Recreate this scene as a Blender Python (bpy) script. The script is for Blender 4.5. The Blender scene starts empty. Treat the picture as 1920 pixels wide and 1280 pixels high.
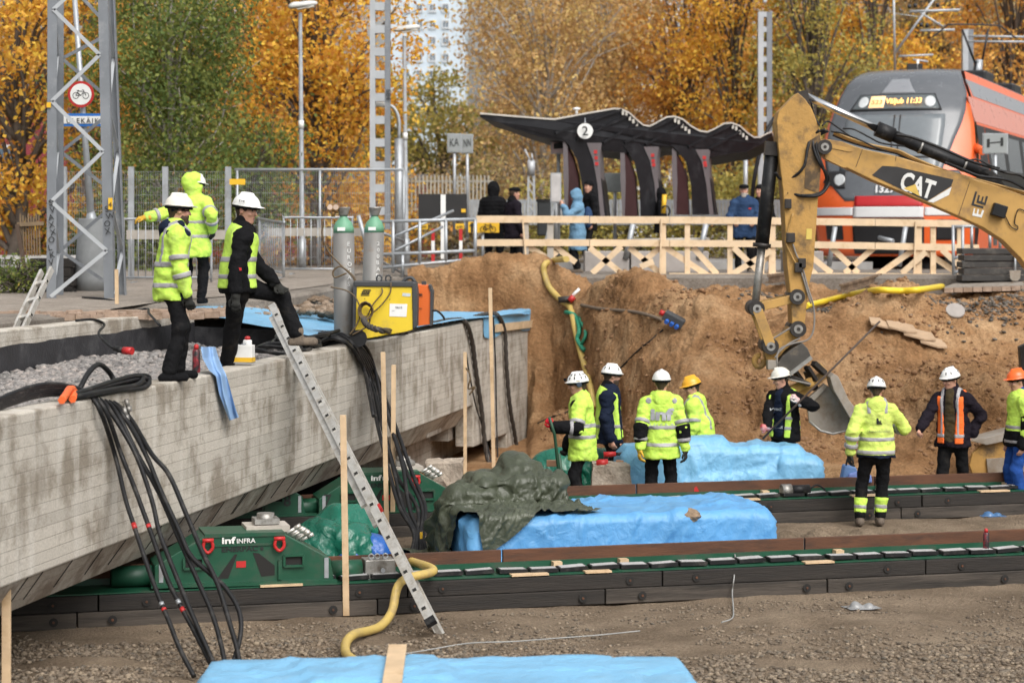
import bpy, bmesh, math, random
import numpy as np
from mathutils import Vector, Matrix
from mathutils.bvhtree import BVHTree

S = bpy.context.scene
COL = S.collection
PI = math.pi
# ---------------------------------------------------------------- camera, sky, sun, exposure
F, CX, HY, ZC = 4000.0, 960.0, 430.0, 3.7
cam_d = bpy.data.cameras.new('camera')
cam_d.sensor_width = 36.0
cam_d.lens = 36.0 * F / 1920.0
cam_d.shift_y = -(640.0 - HY) / 1920.0
cam_d.clip_start = 0.5
cam_d.clip_end = 1500.0
cam_d.dof.use_dof = True
cam_d.dof.focus_distance = 23.0
cam_d.dof.aperture_fstop = 2.1
cam = bpy.data.objects.new('camera', cam_d)
COL.objects.link(cam)
cam.location = (0, 0, ZC)
cam.rotation_euler = (PI / 2, 0, 0)
S.camera = cam

world = bpy.data.worlds.new('World')
S.world = world
world.use_nodes = True
wn, wl = world.node_tree.nodes, world.node_tree.links
wn.clear()
SUN_EL, SUN_AZ = math.radians(48), math.radians(152)      # soft light from behind the camera, to its right
sky = wn.new('ShaderNodeTexSky'); sky.sky_type = 'NISHITA'
sky.sun_disc = False; sky.sun_elevation = SUN_EL; sky.sun_rotation = SUN_AZ
sky.air_density = 1.6; sky.dust_density = 6.0; sky.ozone_density = 1.0
hs = wn.new('ShaderNodeHueSaturation'); hs.inputs['Saturation'].default_value = 0.16
bg = wn.new('ShaderNodeBackground'); bg.inputs['Strength'].default_value = 0.148
wo = wn.new('ShaderNodeOutputWorld')
wl.new(sky.outputs[0], hs.inputs['Color']); wl.new(hs.outputs[0], bg.inputs['Color']); wl.new(bg.outputs[0], wo.inputs['Surface'])

sun_d = bpy.data.lights.new('sun', 'SUN')
sun_d.energy = 1.05; sun_d.angle = math.radians(38); sun_d.color = (1.0, 0.955, 0.9)
sun = bpy.data.objects.new('sun', sun_d); COL.objects.link(sun)
sdir = Vector((math.sin(SUN_AZ) * math.cos(SUN_EL), math.cos(SUN_AZ) * math.cos(SUN_EL), math.sin(SUN_EL)))
sun.rotation_euler = sdir.to_track_quat('Z', 'Y').to_euler()
sun.location = (0, 0, 40)
S.view_settings.view_transform = 'Standard'
S.view_settings.look = 'None'
S.view_settings.exposure = 0.36
S.view_settings.gamma = 1.0
S.view_settings.use_curve_mapping = False

# ---------------------------------------------------------------- helpers
rng = np.random.default_rng(7)
random.seed(7)

def P(px, py, Y):
    return Vector(((px - CX) * Y / F, Y, ZC - (py - HY) * Y / F))
def G(px, py, z=0.0):
    return P(px, py, F * (ZC - z) / (py - HY))

MATS = {}
def mat(key, col=(0.5, 0.5, 0.5), rough=0.6, metal=0.0, var=0.18, scale=4.0, bump=0.0, bscale=60.0,
        dirt=None, dscale=2.0, damt=0.5, stretch=(1, 1, 1), emit=None, estr=0.0, spec=None, rvar=0.1):
    if key in MATS: return MATS[key]
    m = bpy.data.materials.new(key); m.use_nodes = True
    n, l = m.node_tree.nodes, m.node_tree.links
    b = n['Principled BSDF']
    tc = n.new('ShaderNodeTexCoord'); oi = n.new('ShaderNodeObjectInfo')
    ad = n.new('ShaderNodeVectorMath'); ad.operation = 'MULTIPLY_ADD'
    cb = n.new('ShaderNodeCombineXYZ')
    for i in range(3): l.new(oi.outputs['Random'], cb.inputs[i])
    l.new(cb.outputs[0], ad.inputs[0]); ad.inputs[1].default_value = (37, 53, 71)
    mp = n.new('ShaderNodeMapping'); mp.inputs['Scale'].default_value = stretch
    l.new(tc.outputs['Object'], mp.inputs[0]); l.new(mp.outputs[0], ad.inputs[2])
    vec = ad.outputs[0]
    nz = n.new('ShaderNodeTexNoise'); nz.inputs['Scale'].default_value = scale; nz.inputs['Detail'].default_value = 5
    nz.inputs['Roughness'].default_value = 0.62
    l.new(vec, nz.inputs['Vector'])
    rp = n.new('ShaderNodeValToRGB')
    rp.color_ramp.elements[0].position = 0.28; rp.color_ramp.elements[1].position = 0.72
    c = np.array(col)
    rp.color_ramp.elements[0].color = (*np.clip(c * (1 - var), 0, 1), 1)
    rp.color_ramp.elements[1].color = (*np.clip(c * (1 + var), 0, 1), 1)
    l.new(nz.outputs[0], rp.inputs[0])
    out = rp.outputs[0]
    if dirt is not None:
        dn = n.new('ShaderNodeTexNoise'); dn.inputs['Scale'].default_value = dscale; dn.inputs['Detail'].default_value = 7
        dn.inputs['Roughness'].default_value = 0.7
        l.new(vec, dn.inputs['Vector'])
        dr = n.new('ShaderNodeValToRGB'); dr.color_ramp.elements[0].position = 0.62 - 0.3 * damt; dr.color_ramp.elements[1].position = 0.78 - 0.2 * damt
        l.new(dn.outputs[0], dr.inputs[0])
        mx = n.new('ShaderNodeMix'); mx.data_type = 'RGBA'
        l.new(dr.outputs[0], mx.inputs[0]); l.new(out, mx.inputs[6]); mx.inputs[7].default_value = (*dirt, 1)
        out = mx.outputs[2]
    l.new(out, b.inputs['Base Color'])
    b.inputs['Metallic'].default_value = metal
    if spec is not None: b.inputs['Specular IOR Level'].default_value = spec
    mr = n.new('ShaderNodeMapRange'); mr.inputs[3].default_value = max(0.02, rough - rvar); mr.inputs[4].default_value = min(1, rough + rvar)
    l.new(nz.outputs[0], mr.inputs[0]); l.new(mr.outputs[0], b.inputs['Roughness'])
    if bump > 0:
        bn = n.new('ShaderNodeTexNoise'); bn.inputs['Scale'].default_value = bscale; bn.inputs['Detail'].default_value = 4
        l.new(vec, bn.inputs['Vector'])
        bp = n.new('ShaderNodeBump'); bp.inputs['Strength'].default_value = min(1, bump); bp.inputs['Distance'].default_value = 0.02
        l.new(bn.outputs[0], bp.inputs['Height']); l.new(bp.outputs[0], b.inputs['Normal'])
    if emit is not None:
        b.inputs['Emission Color'].default_value = (*emit, 1); b.inputs['Emission Strength'].default_value = estr
    MATS[key] = m
    return m

WM = {}
def wmat(o): return WM.get(o.name, Matrix.Identity(4))
def thing(name, label, cat, loc=(0, 0, 0), rotz=0.0, group=None):
    o = bpy.data.objects.new(name, None); COL.objects.link(o)
    o.empty_display_size = 0.2
    o.location = loc; o.rotation_euler = (0, 0, rotz)
    WM[o.name] = Matrix.Translation(Vector(loc)) @ Matrix.Rotation(rotz, 4, 'Z')
    o['label'] = label; o['category'] = cat
    if group: o['group'] = group
    return o
def tag(o, label=None, cat=None, group=None, kind=None):
    if label: o['label'] = label
    if cat: o['category'] = cat
    if group: o['group'] = group
    if kind: o['kind'] = kind
    return o
def link(name, me, m=None, parent=None):
    if m is not None and not me.materials:
        for mm in (m if isinstance(m, (list, tuple)) else [m]): me.materials.append(mm)
    o = bpy.data.objects.new(name, me); COL.objects.link(o)
    if parent is not None:
        o.parent = parent; WM[o.name] = wmat(parent)
    return o
def npmesh(name, V, Fa, smooth=False, mi=None):
    V = np.asarray(V, np.float32); Fa = np.asarray(Fa, np.int32); k = Fa.shape[1]
    me = bpy.data.meshes.new(name)
    me.vertices.add(len(V)); me.vertices.foreach_set('co', V.ravel())
    me.loops.add(Fa.size); me.loops.foreach_set('vertex_index', Fa.ravel())
    me.polygons.add(len(Fa)); me.polygons.foreach_set('loop_start', np.arange(0, Fa.size, k, dtype=np.int32))
    me.polygons.foreach_set('loop_total', np.full(len(Fa), k, np.int32))
    if smooth: me.polygons.foreach_set('use_smooth', np.ones(len(Fa), bool))
    if mi is not None: me.polygons.foreach_set('material_index', np.asarray(mi, np.int32))
    me.update(calc_edges=True); me.validate()
    return me

class MB:
    def __init__(s): s.v = []; s.f = []; s.m = []; s.sm = []
    def add(s, vs, fs, mi=0, smooth=False):
        b = len(s.v); s.v += [Vector(v) for v in vs]
        for f in fs: s.f.append([b + i for i in f]); s.m.append(mi); s.sm.append(smooth)
        return s
    def box(s, c, size, ax=None, mi=0):
        ax = ax or (Vector((1, 0, 0)), Vector((0, 1, 0)), Vector((0, 0, 1)))
        c = Vector(c); hx, hy, hz = [q / 2 for q in size]
        vs = [c + ax[0] * (x * hx) + ax[1] * (y * hy) + ax[2] * (z * hz) for z in (-1, 1) for y in (-1, 1) for x in (-1, 1)]
        return s.add(vs, [(0, 2, 3, 1), (4, 5, 7, 6), (0, 1, 5, 4), (2, 6, 7, 3), (0, 4, 6, 2), (1, 3, 7, 5)], mi)
    def beam(s, a, b, w, h, up=(0, 0, 1), mi=0):
        a, b = Vector(a), Vector(b); d = (b - a); L = d.length; d = d.normalized(); up = Vector(up)
        if abs(d.dot(up)) > 0.98: up = Vector((0, 1, 0))
        x = d.cross(up).normalized(); z = x.cross(d).normalized()
        return s.box((a + b) / 2, (L, w, h), (d, x, z), mi)
    def tube(s, pts, r, n=8, mi=0, caps=True):
        pts = [Vector(p) for p in pts]; rs = r if isinstance(r, (list, tuple)) else [r] * len(pts)
        t0 = (pts[1] - pts[0]).normalized()
        ref = Vector((0, 0, 1)) if abs(t0.z) < 0.9 else Vector((1, 0, 0))
        nx = t0.cross(ref).normalized(); vs = []; fs = []
        for i, p in enumerate(pts):
            t = (pts[min(i + 1, len(pts) - 1)] - pts[max(i - 1, 0)])
            t = t.normalized() if t.length > 1e-9 else t0
            nx = (nx - t * nx.dot(t)); nx = nx.normalized() if nx.length > 1e-6 else t.orthogonal().normalized()
            ny = t.cross(nx)
            for k in range(n):
                a = 2 * PI * k / n
                vs.append(p + nx * (math.cos(a) * rs[i]) + ny * (math.sin(a) * rs[i]))
        for i in range(len(pts) - 1):
            for k in range(n):
                fs.append((i * n + k, i * n + (k + 1) % n, (i + 1) * n + (k + 1) % n, (i + 1) * n + k))
        s.add(vs, fs, mi, True)
        if caps:
            b = len(s.v) - len(vs)
            s.f.append([b + k for k in range(n)][::-1]); s.m.append(mi); s.sm.append(False)
            s.f.append([b + (len(pts) - 1) * n + k for k in range(n)]); s.m.append(mi); s.sm.append(False)
        return s
    def cyl(s, a, b, r0, r1=None, n=14, mi=0):
        return s.tube([a, b], [r0, r0 if r1 is None else r1], n, mi)
    def prism(s, pts, off, mi=0):
        # closed polygon (world points) extruded by vector off
        pts = [Vector(p) for p in pts]; off = Vector(off); n = len(pts)
        nrm = Vector((0, 0, 0))
        for i in range(n): nrm += pts[i].cross(pts[(i + 1) % n])
        if nrm.dot(off) > 0: pts = pts[::-1]
        vs = pts + [p + off for p in pts]
        fs = [list(range(n)), list(range(2 * n - 1, n - 1, -1))] + [(i, i + n, (i + 1) % n + n, (i + 1) % n) for i in range(n)]
        return s.add(vs, fs, mi)
    def lathe(s, c, prof, n=20, ax=None, mi=0):
        ax = ax or (Vector((1, 0, 0)), Vector((0, 1, 0)), Vector((0, 0, 1))); c = Vector(c)
        vs = [c + ax[0] * (r * math.cos(2 * PI * k / n)) + ax[1] * (r * math.sin(2 * PI * k / n)) + ax[2] * z for r, z in prof for k in range(n)]
        m = len(prof)
        fs = [(i * n + k, i * n + (k + 1) % n, (i + 1) * n + (k + 1) % n, (i + 1) * n + k) for i in range(m - 1) for k in range(n)]
        s.add(vs, fs, mi, True)
        b = len(s.v) - len(vs)
        s.f.append([b + k for k in range(n)][::-1]); s.m.append(mi); s.sm.append(False)
        s.f.append([b + (m - 1) * n + k for k in range(n)]); s.m.append(mi); s.sm.append(False)
        return s
    def mesh(s, name, inv=None):
        me = bpy.data.meshes.new(name)
        vs = [inv @ v for v in s.v] if inv is not None else s.v
        me.from_pydata([tuple(v) for v in vs], [], s.f)
        me.polygons.foreach_set('material_index', s.m); me.polygons.foreach_set('use_smooth', s.sm)
        me.update(); return me
    def build(s, name, m, parent=None, bevel=0.0, origin=None):
        if parent is None and origin is None: origin = sum(s.v, Vector()) / len(s.v); origin.z = min(v.z for v in s.v)
        inv = wmat(parent).inverted() if parent is not None else Matrix.Translation(-Vector(origin))
        o = link(name, s.mesh(name, inv), m, parent)
        if parent is None: o.location = origin; WM[o.name] = Matrix.Translation(Vector(origin))
        if bevel > 0:
            b = o.modifiers.new('bevel', 'BEVEL'); b.width = bevel; b.segments = 2; b.limit_method = 'ANGLE'; b.angle_limit = math.radians(40)
        return o

def spline(pts, n=6):
    pts = [Vector(p) for p in pts]; out = []
    q = [pts[0] * 2 - pts[1]] + pts + [pts[-1] * 2 - pts[-2]]
    for i in range(1, len(q) - 2):
        a, b, c, d = q[i - 1], q[i], q[i + 1], q[i + 2]
        for k in range(n):
            t = k / n
            out.append(0.5 * ((2 * b) + (c - a) * t + (2 * a - 5 * b + 4 * c - d) * t * t + (3 * b - a - 3 * c + d) * t ** 3))
    out.append(pts[-1]); return out

def hose(name, pts, r, m, parent=None, n=8, k=6, label=None, cat='hose', group=None):
    o = MB().tube(spline(pts, k), r, n).build(name, m, parent)
    if label: tag(o, label, cat, group)
    return o

# vectorised value noise
_perm = np.random.default_rng(3).random((64, 64, 64)).astype(np.float32)
def vnoise(x, y, z=0.0):
    x, y, z = np.broadcast_arrays(np.asarray(x, float), np.asarray(y, float), np.asarray(z, float))
    xi, yi, zi = np.floor(x).astype(int), np.floor(y).astype(int), np.floor(z).astype(int)
    fx, fy, fz = x - xi, y - yi, z - zi
    fx, fy, fz = [t * t * (3 - 2 * t) for t in (fx, fy, fz)]
    r = 0
    for a in (0, 1):
        for b in (0, 1):
            for c in (0, 1):
                r = r + _perm[(xi + a) & 63, (yi + b) & 63, (zi + c) & 63] * (fx if a else 1 - fx) * (fy if b else 1 - fy) * (fz if c else 1 - fz)
    return r * 2 - 1
def fbm(x, y, z=0.0, o=4, g=0.5):
    r, a = 0, 1.0
    for i in range(o):
        r = r + a * vnoise(x * 2 ** i + 17 * i, y * 2 ** i + 5 * i, z * 2 ** i); a *= g
    return r

def text_part(name, s, org, right, up, size, m, parent=None, width=None, depth=0.004, bold=0.0, bvh=None, squash=1.0, spacing=1.0):
    """lettering as a thin solid; org = bottom-left corner, size = cap height in metres"""
    right, up = Vector(right).normalized(), Vector(up).normalized(); nrm = right.cross(up).normalized()
    cu = bpy.data.curves.new(name, 'FONT'); cu.body = s; cu.size = 1.0; cu.resolution_u = 3
    cu.offset = bold; cu.space_character = spacing
    to = bpy.data.objects.new(name, cu); COL.objects.link(to)
    dg = bpy.context.evaluated_depsgraph_get(); dg.update()
    me = bpy.data.meshes.new_from_object(to.evaluated_get(dg))
    bpy.data.objects.remove(to); bpy.data.curves.remove(cu)
    co = np.zeros(len(me.vertices) * 3, np.float32); me.vertices.foreach_get('co', co); co = co.reshape(-1, 3)
    x0 = co[:, 0].min(); sc = size / 0.69
    sx = sc * squash if width is None else width / max(1e-6, co[:, 0].max() - x0)
    inv = wmat(parent).inverted() if parent is not None else Matrix.Identity(4)
    org = Vector(org)
    fs = [list(p.vertices) for p in me.polygons]
    top = []
    for c in co:
        w = org + right * float((c[0] - x0) * sx) + up * float(c[1] * sc)
        if bvh is not None:
            hit = bvh.ray_cast(w + nrm * 0.5, -nrm)
            if hit[0] is not None: w = hit[0] + nrm * depth
        else: w = w + nrm * depth
        top.append(w)
    bpy.data.meshes.remove(me)
    if isinstance(depth, float) and bvh is None:
        n = len(top); bot = [w - nrm * depth for w in top]
        edges = {}
        for f in fs:
            for i in range(len(f)):
                e = (f[i], f[(i + 1) % len(f)])
                edges[e] = 1
        side = [(a, b, b + n, a + n)[::-1] for (a, b) in edges if (b, a) not in edges]
        vs, fs = top + bot, fs + [list(q) for q in side]
    else: vs = top
    m2 = bpy.data.meshes.new(name); m2.from_pydata([tuple(inv @ v) for v in vs], [], fs); m2.update()
    return link(name, m2, m, parent)

# ---------------------------------------------------------------- signed-distance bodies (surface nets)
class Field:
    def __init__(s, lo, hi, h):
        s.lo = np.array(lo, float); s.h = h
        s.n = np.ceil((np.array(hi) - s.lo) / h).astype(int) + 1
        s.ax = [s.lo[i] + h * np.arange(s.n[i]) for i in range(3)]
        s.d = np.full(s.n, 0.5, np.float32)
    def grid(s): return np.meshgrid(*s.ax, indexing='ij', sparse=True)
    def copy(s):
        f = Field.__new__(Field); f.lo, f.h, f.n, f.ax, f.d = s.lo, s.h, s.n, s.ax, s.d.copy(); return f
    def _sub(s, lo, hi):
        a = np.clip(np.floor((np.array(lo) - s.lo) / s.h).astype(int), 0, s.n)
        b = np.clip(np.ceil((np.array(hi) - s.lo) / s.h).astype(int) + 1, 0, s.n)
        if (b <= a).any(): return None
        sl = tuple(slice(a[i], b[i]) for i in range(3))
        return sl, np.meshgrid(*[s.ax[i][sl[i]] for i in range(3)], indexing='ij', sparse=True)
    def _put(s, sl, v, k, op):
        o = s.d[sl]
        if op == 'sub': s.d[sl] = np.maximum(o, -v); return
        if k <= 0: s.d[sl] = np.minimum(o, v); return
        h = np.clip(0.5 + 0.5 * (o - v) / k, 0, 1)
        s.d[sl] = o * (1 - h) + v * h - k * h * (1 - h)
    def cap(s, a, b, ra, rb, k=0.03, sq=None, op='add'):
        a, b = np.array(a, float), np.array(b, float); R = max(ra, rb) * (1.0 if sq is None else max(1, sq[1])) + 0.06 + k
        g = s._sub(np.minimum(a, b) - R, np.maximum(a, b) + R)
        if g is None: return s
        sl, (x, y, z) = g; ba = b - a; L2 = max(1e-9, ba @ ba)
        t = np.clip(((x - a[0]) * ba[0] + (y - a[1]) * ba[1] + (z - a[2]) * ba[2]) / L2, 0, 1)
        dx, dy, dz = x - a[0] - t * ba[0], y - a[1] - t * ba[1], z - a[2] - t * ba[2]
        if sq is not None:      # squash along unit axis sq[0] by factor sq[1] (<1 = flatter)
            ax, q = np.array(sq[0]), sq[1]
            c = (dx * ax[0] + dy * ax[1] + dz * ax[2]) * (1 / q - 1)
            dx, dy, dz = dx + c * ax[0], dy + c * ax[1], dz + c * ax[2]
        v = np.sqrt(dx * dx + dy * dy + dz * dz) - (ra + (rb - ra) * t)
        s._put(sl, v, k, op); return s
    def ell(s, c, axes, r, k=0.03, op='add'):
        c = np.array(c, float); R = max(r) + 0.06 + k
        g = s._sub(c - R, c + R)
        if g is None: return s
        sl, (x, y, z) = g; q = 0
        for i in range(3):
            a = axes[i]; q = q + (((x - c[0]) * a[0] + (y - c[1]) * a[1] + (z - c[2]) * a[2]) / r[i]) ** 2
        q = np.sqrt(q); s._put(sl, (q - 1) * min(r) * (0.6 + 0.4 * np.minimum(1, q)), k, op); return s
    def cut(s, p, n):           # keep the half space  (x-p).n < 0
        x, y, z = s.grid(); s.d = np.maximum(s.d, ((x - p[0]) * n[0] + (y - p[1]) * n[1] + (z - p[2]) * n[2]).astype(np.float32)); return s
    def net(s):
        d = np.pad(s.d, 1, constant_values=0.5); lo, h = s.lo - s.h, s.h
        i8 = [(a, b, c) for a in (0, 1) for b in (0, 1) for c in (0, 1)]
        nx, ny, nz = np.array(d.shape) - 1
        sg = d < 0
        cnt = sum(sg[a:a + nx, b:b + ny, c:c + nz].astype(np.int8) for a, b, c in i8)
        act = (cnt > 0) & (cnt < 8); ijk = np.argwhere(act)
        if len(ijk) == 0: return np.zeros((0, 3)), np.zeros((0, 4), int)
        cv = {o: d[ijk[:, 0] + o[0], ijk[:, 1] + o[1], ijk[:, 2] + o[2]] for o in i8}
        acc = np.zeros((len(ijk), 3)); w = np.zeros(len(ijk))
        for o in i8:
            for ax in range(3):
                if o[ax] == 0:
                    o2 = list(o); o2[ax] = 1; o2 = tuple(o2)
                    a, b = cv[o], cv[o2]; m = (a < 0) != (b < 0)
                    t = np.where(m, a / np.where(m, a - b, 1), 0)
                    p = np.tile(np.array(o, float), (len(ijk), 1)); p[:, ax] += t
                    acc += p * m[:, None]; w += m
        V = lo + h * (ijk + acc / w[:, None])
        idx = np.full(act.shape, -1, np.int64); idx[act] = np.arange(len(ijk))
        Q = []
        for ax in range(3):
            u, v = (ax + 1) % 3, (ax + 2) % 3
            A = np.moveaxis(sg, (ax, u, v), (0, 1, 2)); I = np.moveaxis(idx, (ax, u, v), (0, 1, 2))
            ch = A[:-1, 1:-1, 1:-1] != A[1:, 1:-1, 1:-1]
            i, j, k = np.nonzero(ch); j += 1; k += 1
            q = np.stack([I[i, j - 1, k - 1], I[i, j, k - 1], I[i, j, k], I[i, j - 1, k]], 1)
            fl = ~A[i, j, k]; q[fl] = q[fl][:, ::-1]; Q.append(q)
        return V, np.concatenate(Q)
    def build(s, name, m, parent, smooth=True):
        V, Q = s.net()
        if len(V) == 0: return None
        inv = np.array(wmat(parent).inverted()); V = V @ inv[:3, :3].T + inv[:3, 3]
        return link(name, npmesh(name, V, Q, smooth), m, parent)
# ================================================================ SETTING
U = Vector((0.967, 0.255, 0)).normalized()          # direction of the slide tracks
N = Vector((-U.y, U.x, 0))
A1 = Vector((-4.7, 19.6, 0)); A2 = Vector((3.35, 26.8, 0))
def T1p(s, t, z): return A1 + U * s + N * t + Vector((0, 0, z))
def T2p(s, t, z): return A2 + U * s + N * t + Vector((0, 0, z))

def soil(key, c1, c2, c3, bump=0.95, sc=1.3, clod=17.0, bd=0.07):
    m = bpy.data.materials.new(key); m.use_nodes = True; n, l = m.node_tree.nodes, m.node_tree.links
    b = n['Principled BSDF']; b.inputs['Roughness'].default_value = 0.95; b.inputs['Specular IOR Level'].default_value = 0.15
    tc = n.new('ShaderNodeTexCoord')
    a = n.new('ShaderNodeTexNoise'); a.inputs['Scale'].default_value = sc; a.inputs['Detail'].default_value = 8; a.inputs['Roughness'].default_value = 0.65
    r = n.new('ShaderNodeValToRGB'); e = r.color_ramp.elements
    e[0].position = 0.3; e[0].color = (*c1, 1); e[1].position = 0.7; e[1].color = (*c3, 1)
    q = e.new(0.5); q.color = (*c2, 1)
    f = n.new('ShaderNodeTexNoise'); f.inputs['Scale'].default_value = clod * 1.3; f.inputs['Detail'].default_value = 6; f.inputs['Roughness'].default_value = 0.7
    mx = n.new('ShaderNodeMix'); mx.data_type = 'RGBA'; mx.blend_type = 'OVERLAY'; mx.inputs[0].default_value = 0.8
    l.new(tc.outputs['Object'], a.inputs[0]); l.new(tc.outputs['Object'], f.inputs[0])
    l.new(a.outputs[0], r.inputs[0]); l.new(r.outputs[0], mx.inputs[6]); l.new(f.outputs[0], mx.inputs[7]); l.new(mx.outputs[2], b.inputs['Base Color'])
    v = n.new('ShaderNodeTexNoise'); v.inputs['Scale'].default_value = clod; v.inputs['Detail'].default_value = 7; v.inputs['Roughness'].default_value = 0.62
    l.new(tc.outputs['Object'], v.inputs[0])
    bp = n.new('ShaderNodeBump'); bp.inputs['Strength'].default_value = bump; bp.inputs['Distance'].default_value = bd
    l.new(v.outputs[0], bp.inputs['Height']); l.new(bp.outputs[0], b.inputs['Normal'])
    MATS[key] = m; return m

M_SAND = soil('sand', (0.165, 0.083, 0.036), (0.295, 0.166, 0.08), (0.43, 0.28, 0.155), sc=1.0, bump=.9)
M_FLOOR = soil('trench_soil', (0.13, 0.095, 0.064), (0.235, 0.178, 0.125), (0.33, 0.258, 0.183), sc=0.9, clod=30)
M_UPPER = soil('upper_soil', (0.14, 0.12, 0.10), (0.20, 0.175, 0.15), (0.25, 0.225, 0.195), bump=0.4, sc=2.0, clod=18)
M_STONE = mat('stone_gravel', (0.20, 0.16, 0.12), 0.9, var=0.5, scale=9, dirt=(0.30, 0.22, 0.14), dscale=5, damt=0.55)

def heightgrid(name, x0, x1, y0, y1, step, fn, m):
    xs = np.arange(x0, x1 + step, step); ys = np.arange(y0, y1 + step, step)
    X, Y = np.meshgrid(xs, ys); Z = fn(X, Y); nx, ny = len(xs), len(ys)
    V = np.stack([X, Y, Z], -1).reshape(-1, 3)
    i = np.arange(nx * ny).reshape(ny, nx)
    Q = np.stack([i[:-1, :-1], i[:-1, 1:], i[1:, 1:], i[1:, :-1]], -1).reshape(-1, 4)
    return link(name, npmesh(name, V, Q, True), m)

def floor_z(X, Y):
    z = 0.035 * fbm(X * 0.9, Y * 0.9, 1.3, 4) + 0.018 * fbm(X * 4, Y * 4, 2.2, 3)
    # track line distance: fine levelled strip in front of each slide track
    d1 = (X - A1.x) * N.x + (Y - A1.y) * N.y; d2 = (X - A2.x) * N.x + (Y - A2.y) * N.y
    for d in (d1, d2):
        w = np.exp(-((d + 0.25) / 0.35) ** 2); z = z * (1 - 0.7 * w)
    hp = np.exp(-(((X - 3.7) / 0.75) ** 2 + ((Y - 25.2) / 0.35) ** 2)) * 0.16 + np.exp(-(((X - 4.9) / 0.6) ** 2 + ((Y - 25.4) / 0.3) ** 2)) * 0.10
    return z + hp * (1 + 0.8 * fbm(X * 5, Y * 5, 7.7, 3))
tag(heightgrid('trench_floor', -14, 14, 11, 31, 0.06, floor_z, M_FLOOR), kind='structure')

def upper_z(Y): return 2.62 + 0.23 * np.clip((np.asarray(Y, float) - 28) / 10, 0, 1)
GA = lambda px, Y: (px - CX) * Y / F
def sand_z(X, Y):
    wob = 0.6 * fbm(X * 0.35, 3.1, 0.7, 3)
    nr = np.exp(-(np.maximum(X - 0.65, 0) / 1.55) ** 2)
    t = np.clip((Y - 28.7 - wob * 0.7 - 9.3 * nr) / (7.0 - 0.4 * wob - 5.9 * nr), 0, 1); t = t * t * (3 - 2 * t) * 0.55 + t * 0.45
    z = 0.02 + 2.50 * t
    def b(px, Yc, h, sx, sy, p=1.25): return h * np.exp(-(((X - GA(px, Yc)) / sx) ** 2 + ((Y - Yc) / sy) ** 2) ** p)
    z = z + b(992, 39.2, 0.58, 0.95, 0.7, 0.9) + b(850, 39.3, 0.30, 1.1, 0.7) + b(910, 38.9, .25, .8, .6) + b(1060, 37.6, .3, .7, .8) + b(1185, 36.8, 0.48, 0.75, 1.2, 0.9) + b(1085, 36.6, 0.22, 0.6, 1.0)
    z = z + b(1335, 35.2, 0.30, 0.8, 0.9) - b(1540, 36.3, 0.45, 1.1, 0.9) + b(1690, 34.0, 0.42, 0.9, 0.9) + b(1500, 33.6, 0.22, 0.8, 0.7)
    z = z + b(1830, 31.6, 0.62, 1.05, 0.9) + b(1690, 32.4, 0.2, 0.6, 0.5) + b(1240, 33.2, 0.3, 1.0, 1.1) - b(1600, 31.0, 0.28, 0.9, 1.0)
    z = z - b(1410, 31.8, 0.22, 0.22, 2.0) + b(1300, 31.3, 0.25, 0.5, 1.3)
    slope = np.clip((Y - 28.4) / 1.5, 0, 1) * (0.25 + .75 * np.clip(z / .8, 0, 1))
    r = fbm(X * 0.8, Y * 0.8, 4.4, 4) + 1.1 * fbm(X * 0.42 + 3, Y * 0.5, 7.4, 2)
    z = z + slope * (0.15 * r + 0.05 * np.sin(z * 7 + 3 * fbm(X * 0.7, Y * 0.7, 8.8, 2)))
    z = z - 0.12 * np.clip((Y - 39.6) / .6, 0, 1)
    cutx = np.clip((X - 0.0080 * Y + .02) / 0.12, 0, 1); cutx = np.where(Y > 38.55, 1, cutx)
    z = z * (1 - (1 - cutx) ** 2) - 0.06 * (cutx < .02)
    return np.maximum(z, -0.05)
SANDZ = lambda x, y: float(sand_z(np.array([x]), np.array([y]))[0])
sand = heightgrid('sand_slope', -1.9, 10.5, 28.0, 40.3, 0.036, sand_z, M_SAND); tag(sand, kind='structure')
co = np.zeros(len(sand.data.vertices) * 3, np.float32); sand.data.vertices.foreach_get('co', co); co = co.reshape(-1, 3).astype(float); nm_ = np.zeros(co.size, np.float32); sand.data.vertices.foreach_get('normal', nm_); nm_ = nm_.reshape(-1, 3)
x_, y_, z_ = co.T; am = np.clip((z_ - .03) / .5, .12, 1) * np.where(z_ < -.02, 0, 1)
dd = 0.10 * fbm(x_ * 1.9, y_ * 1.9, z_ * 1.9, 3) + 0.07 * np.abs(fbm(x_ * 4.6, y_ * 4.6, z_ * 4.6, 3)) + 0.05 * (np.abs(fbm(x_ * 10, y_ * 10, z_ * 10, 2)) + .5 * fbm(x_ * 17, y_ * 17, z_ * 17, 2))
co += nm_ * (am * dd * .85)[:, None]; sand.data.vertices.foreach_set('co', co.astype(np.float32).ravel()); sand.data.update()
SBVH = BVHTree.FromPolygons(co.tolist(), [list(p.vertices) for p in sand.data.polygons])
def sdrop(X, Y): return np.array([(lambda h: h[0].z if h[0] is not None else -1.)(SBVH.ray_cast(Vector((float(a), float(b), 9)), Vector((0, 0, -1)))) for a, b in zip(X, Y)])

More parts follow.
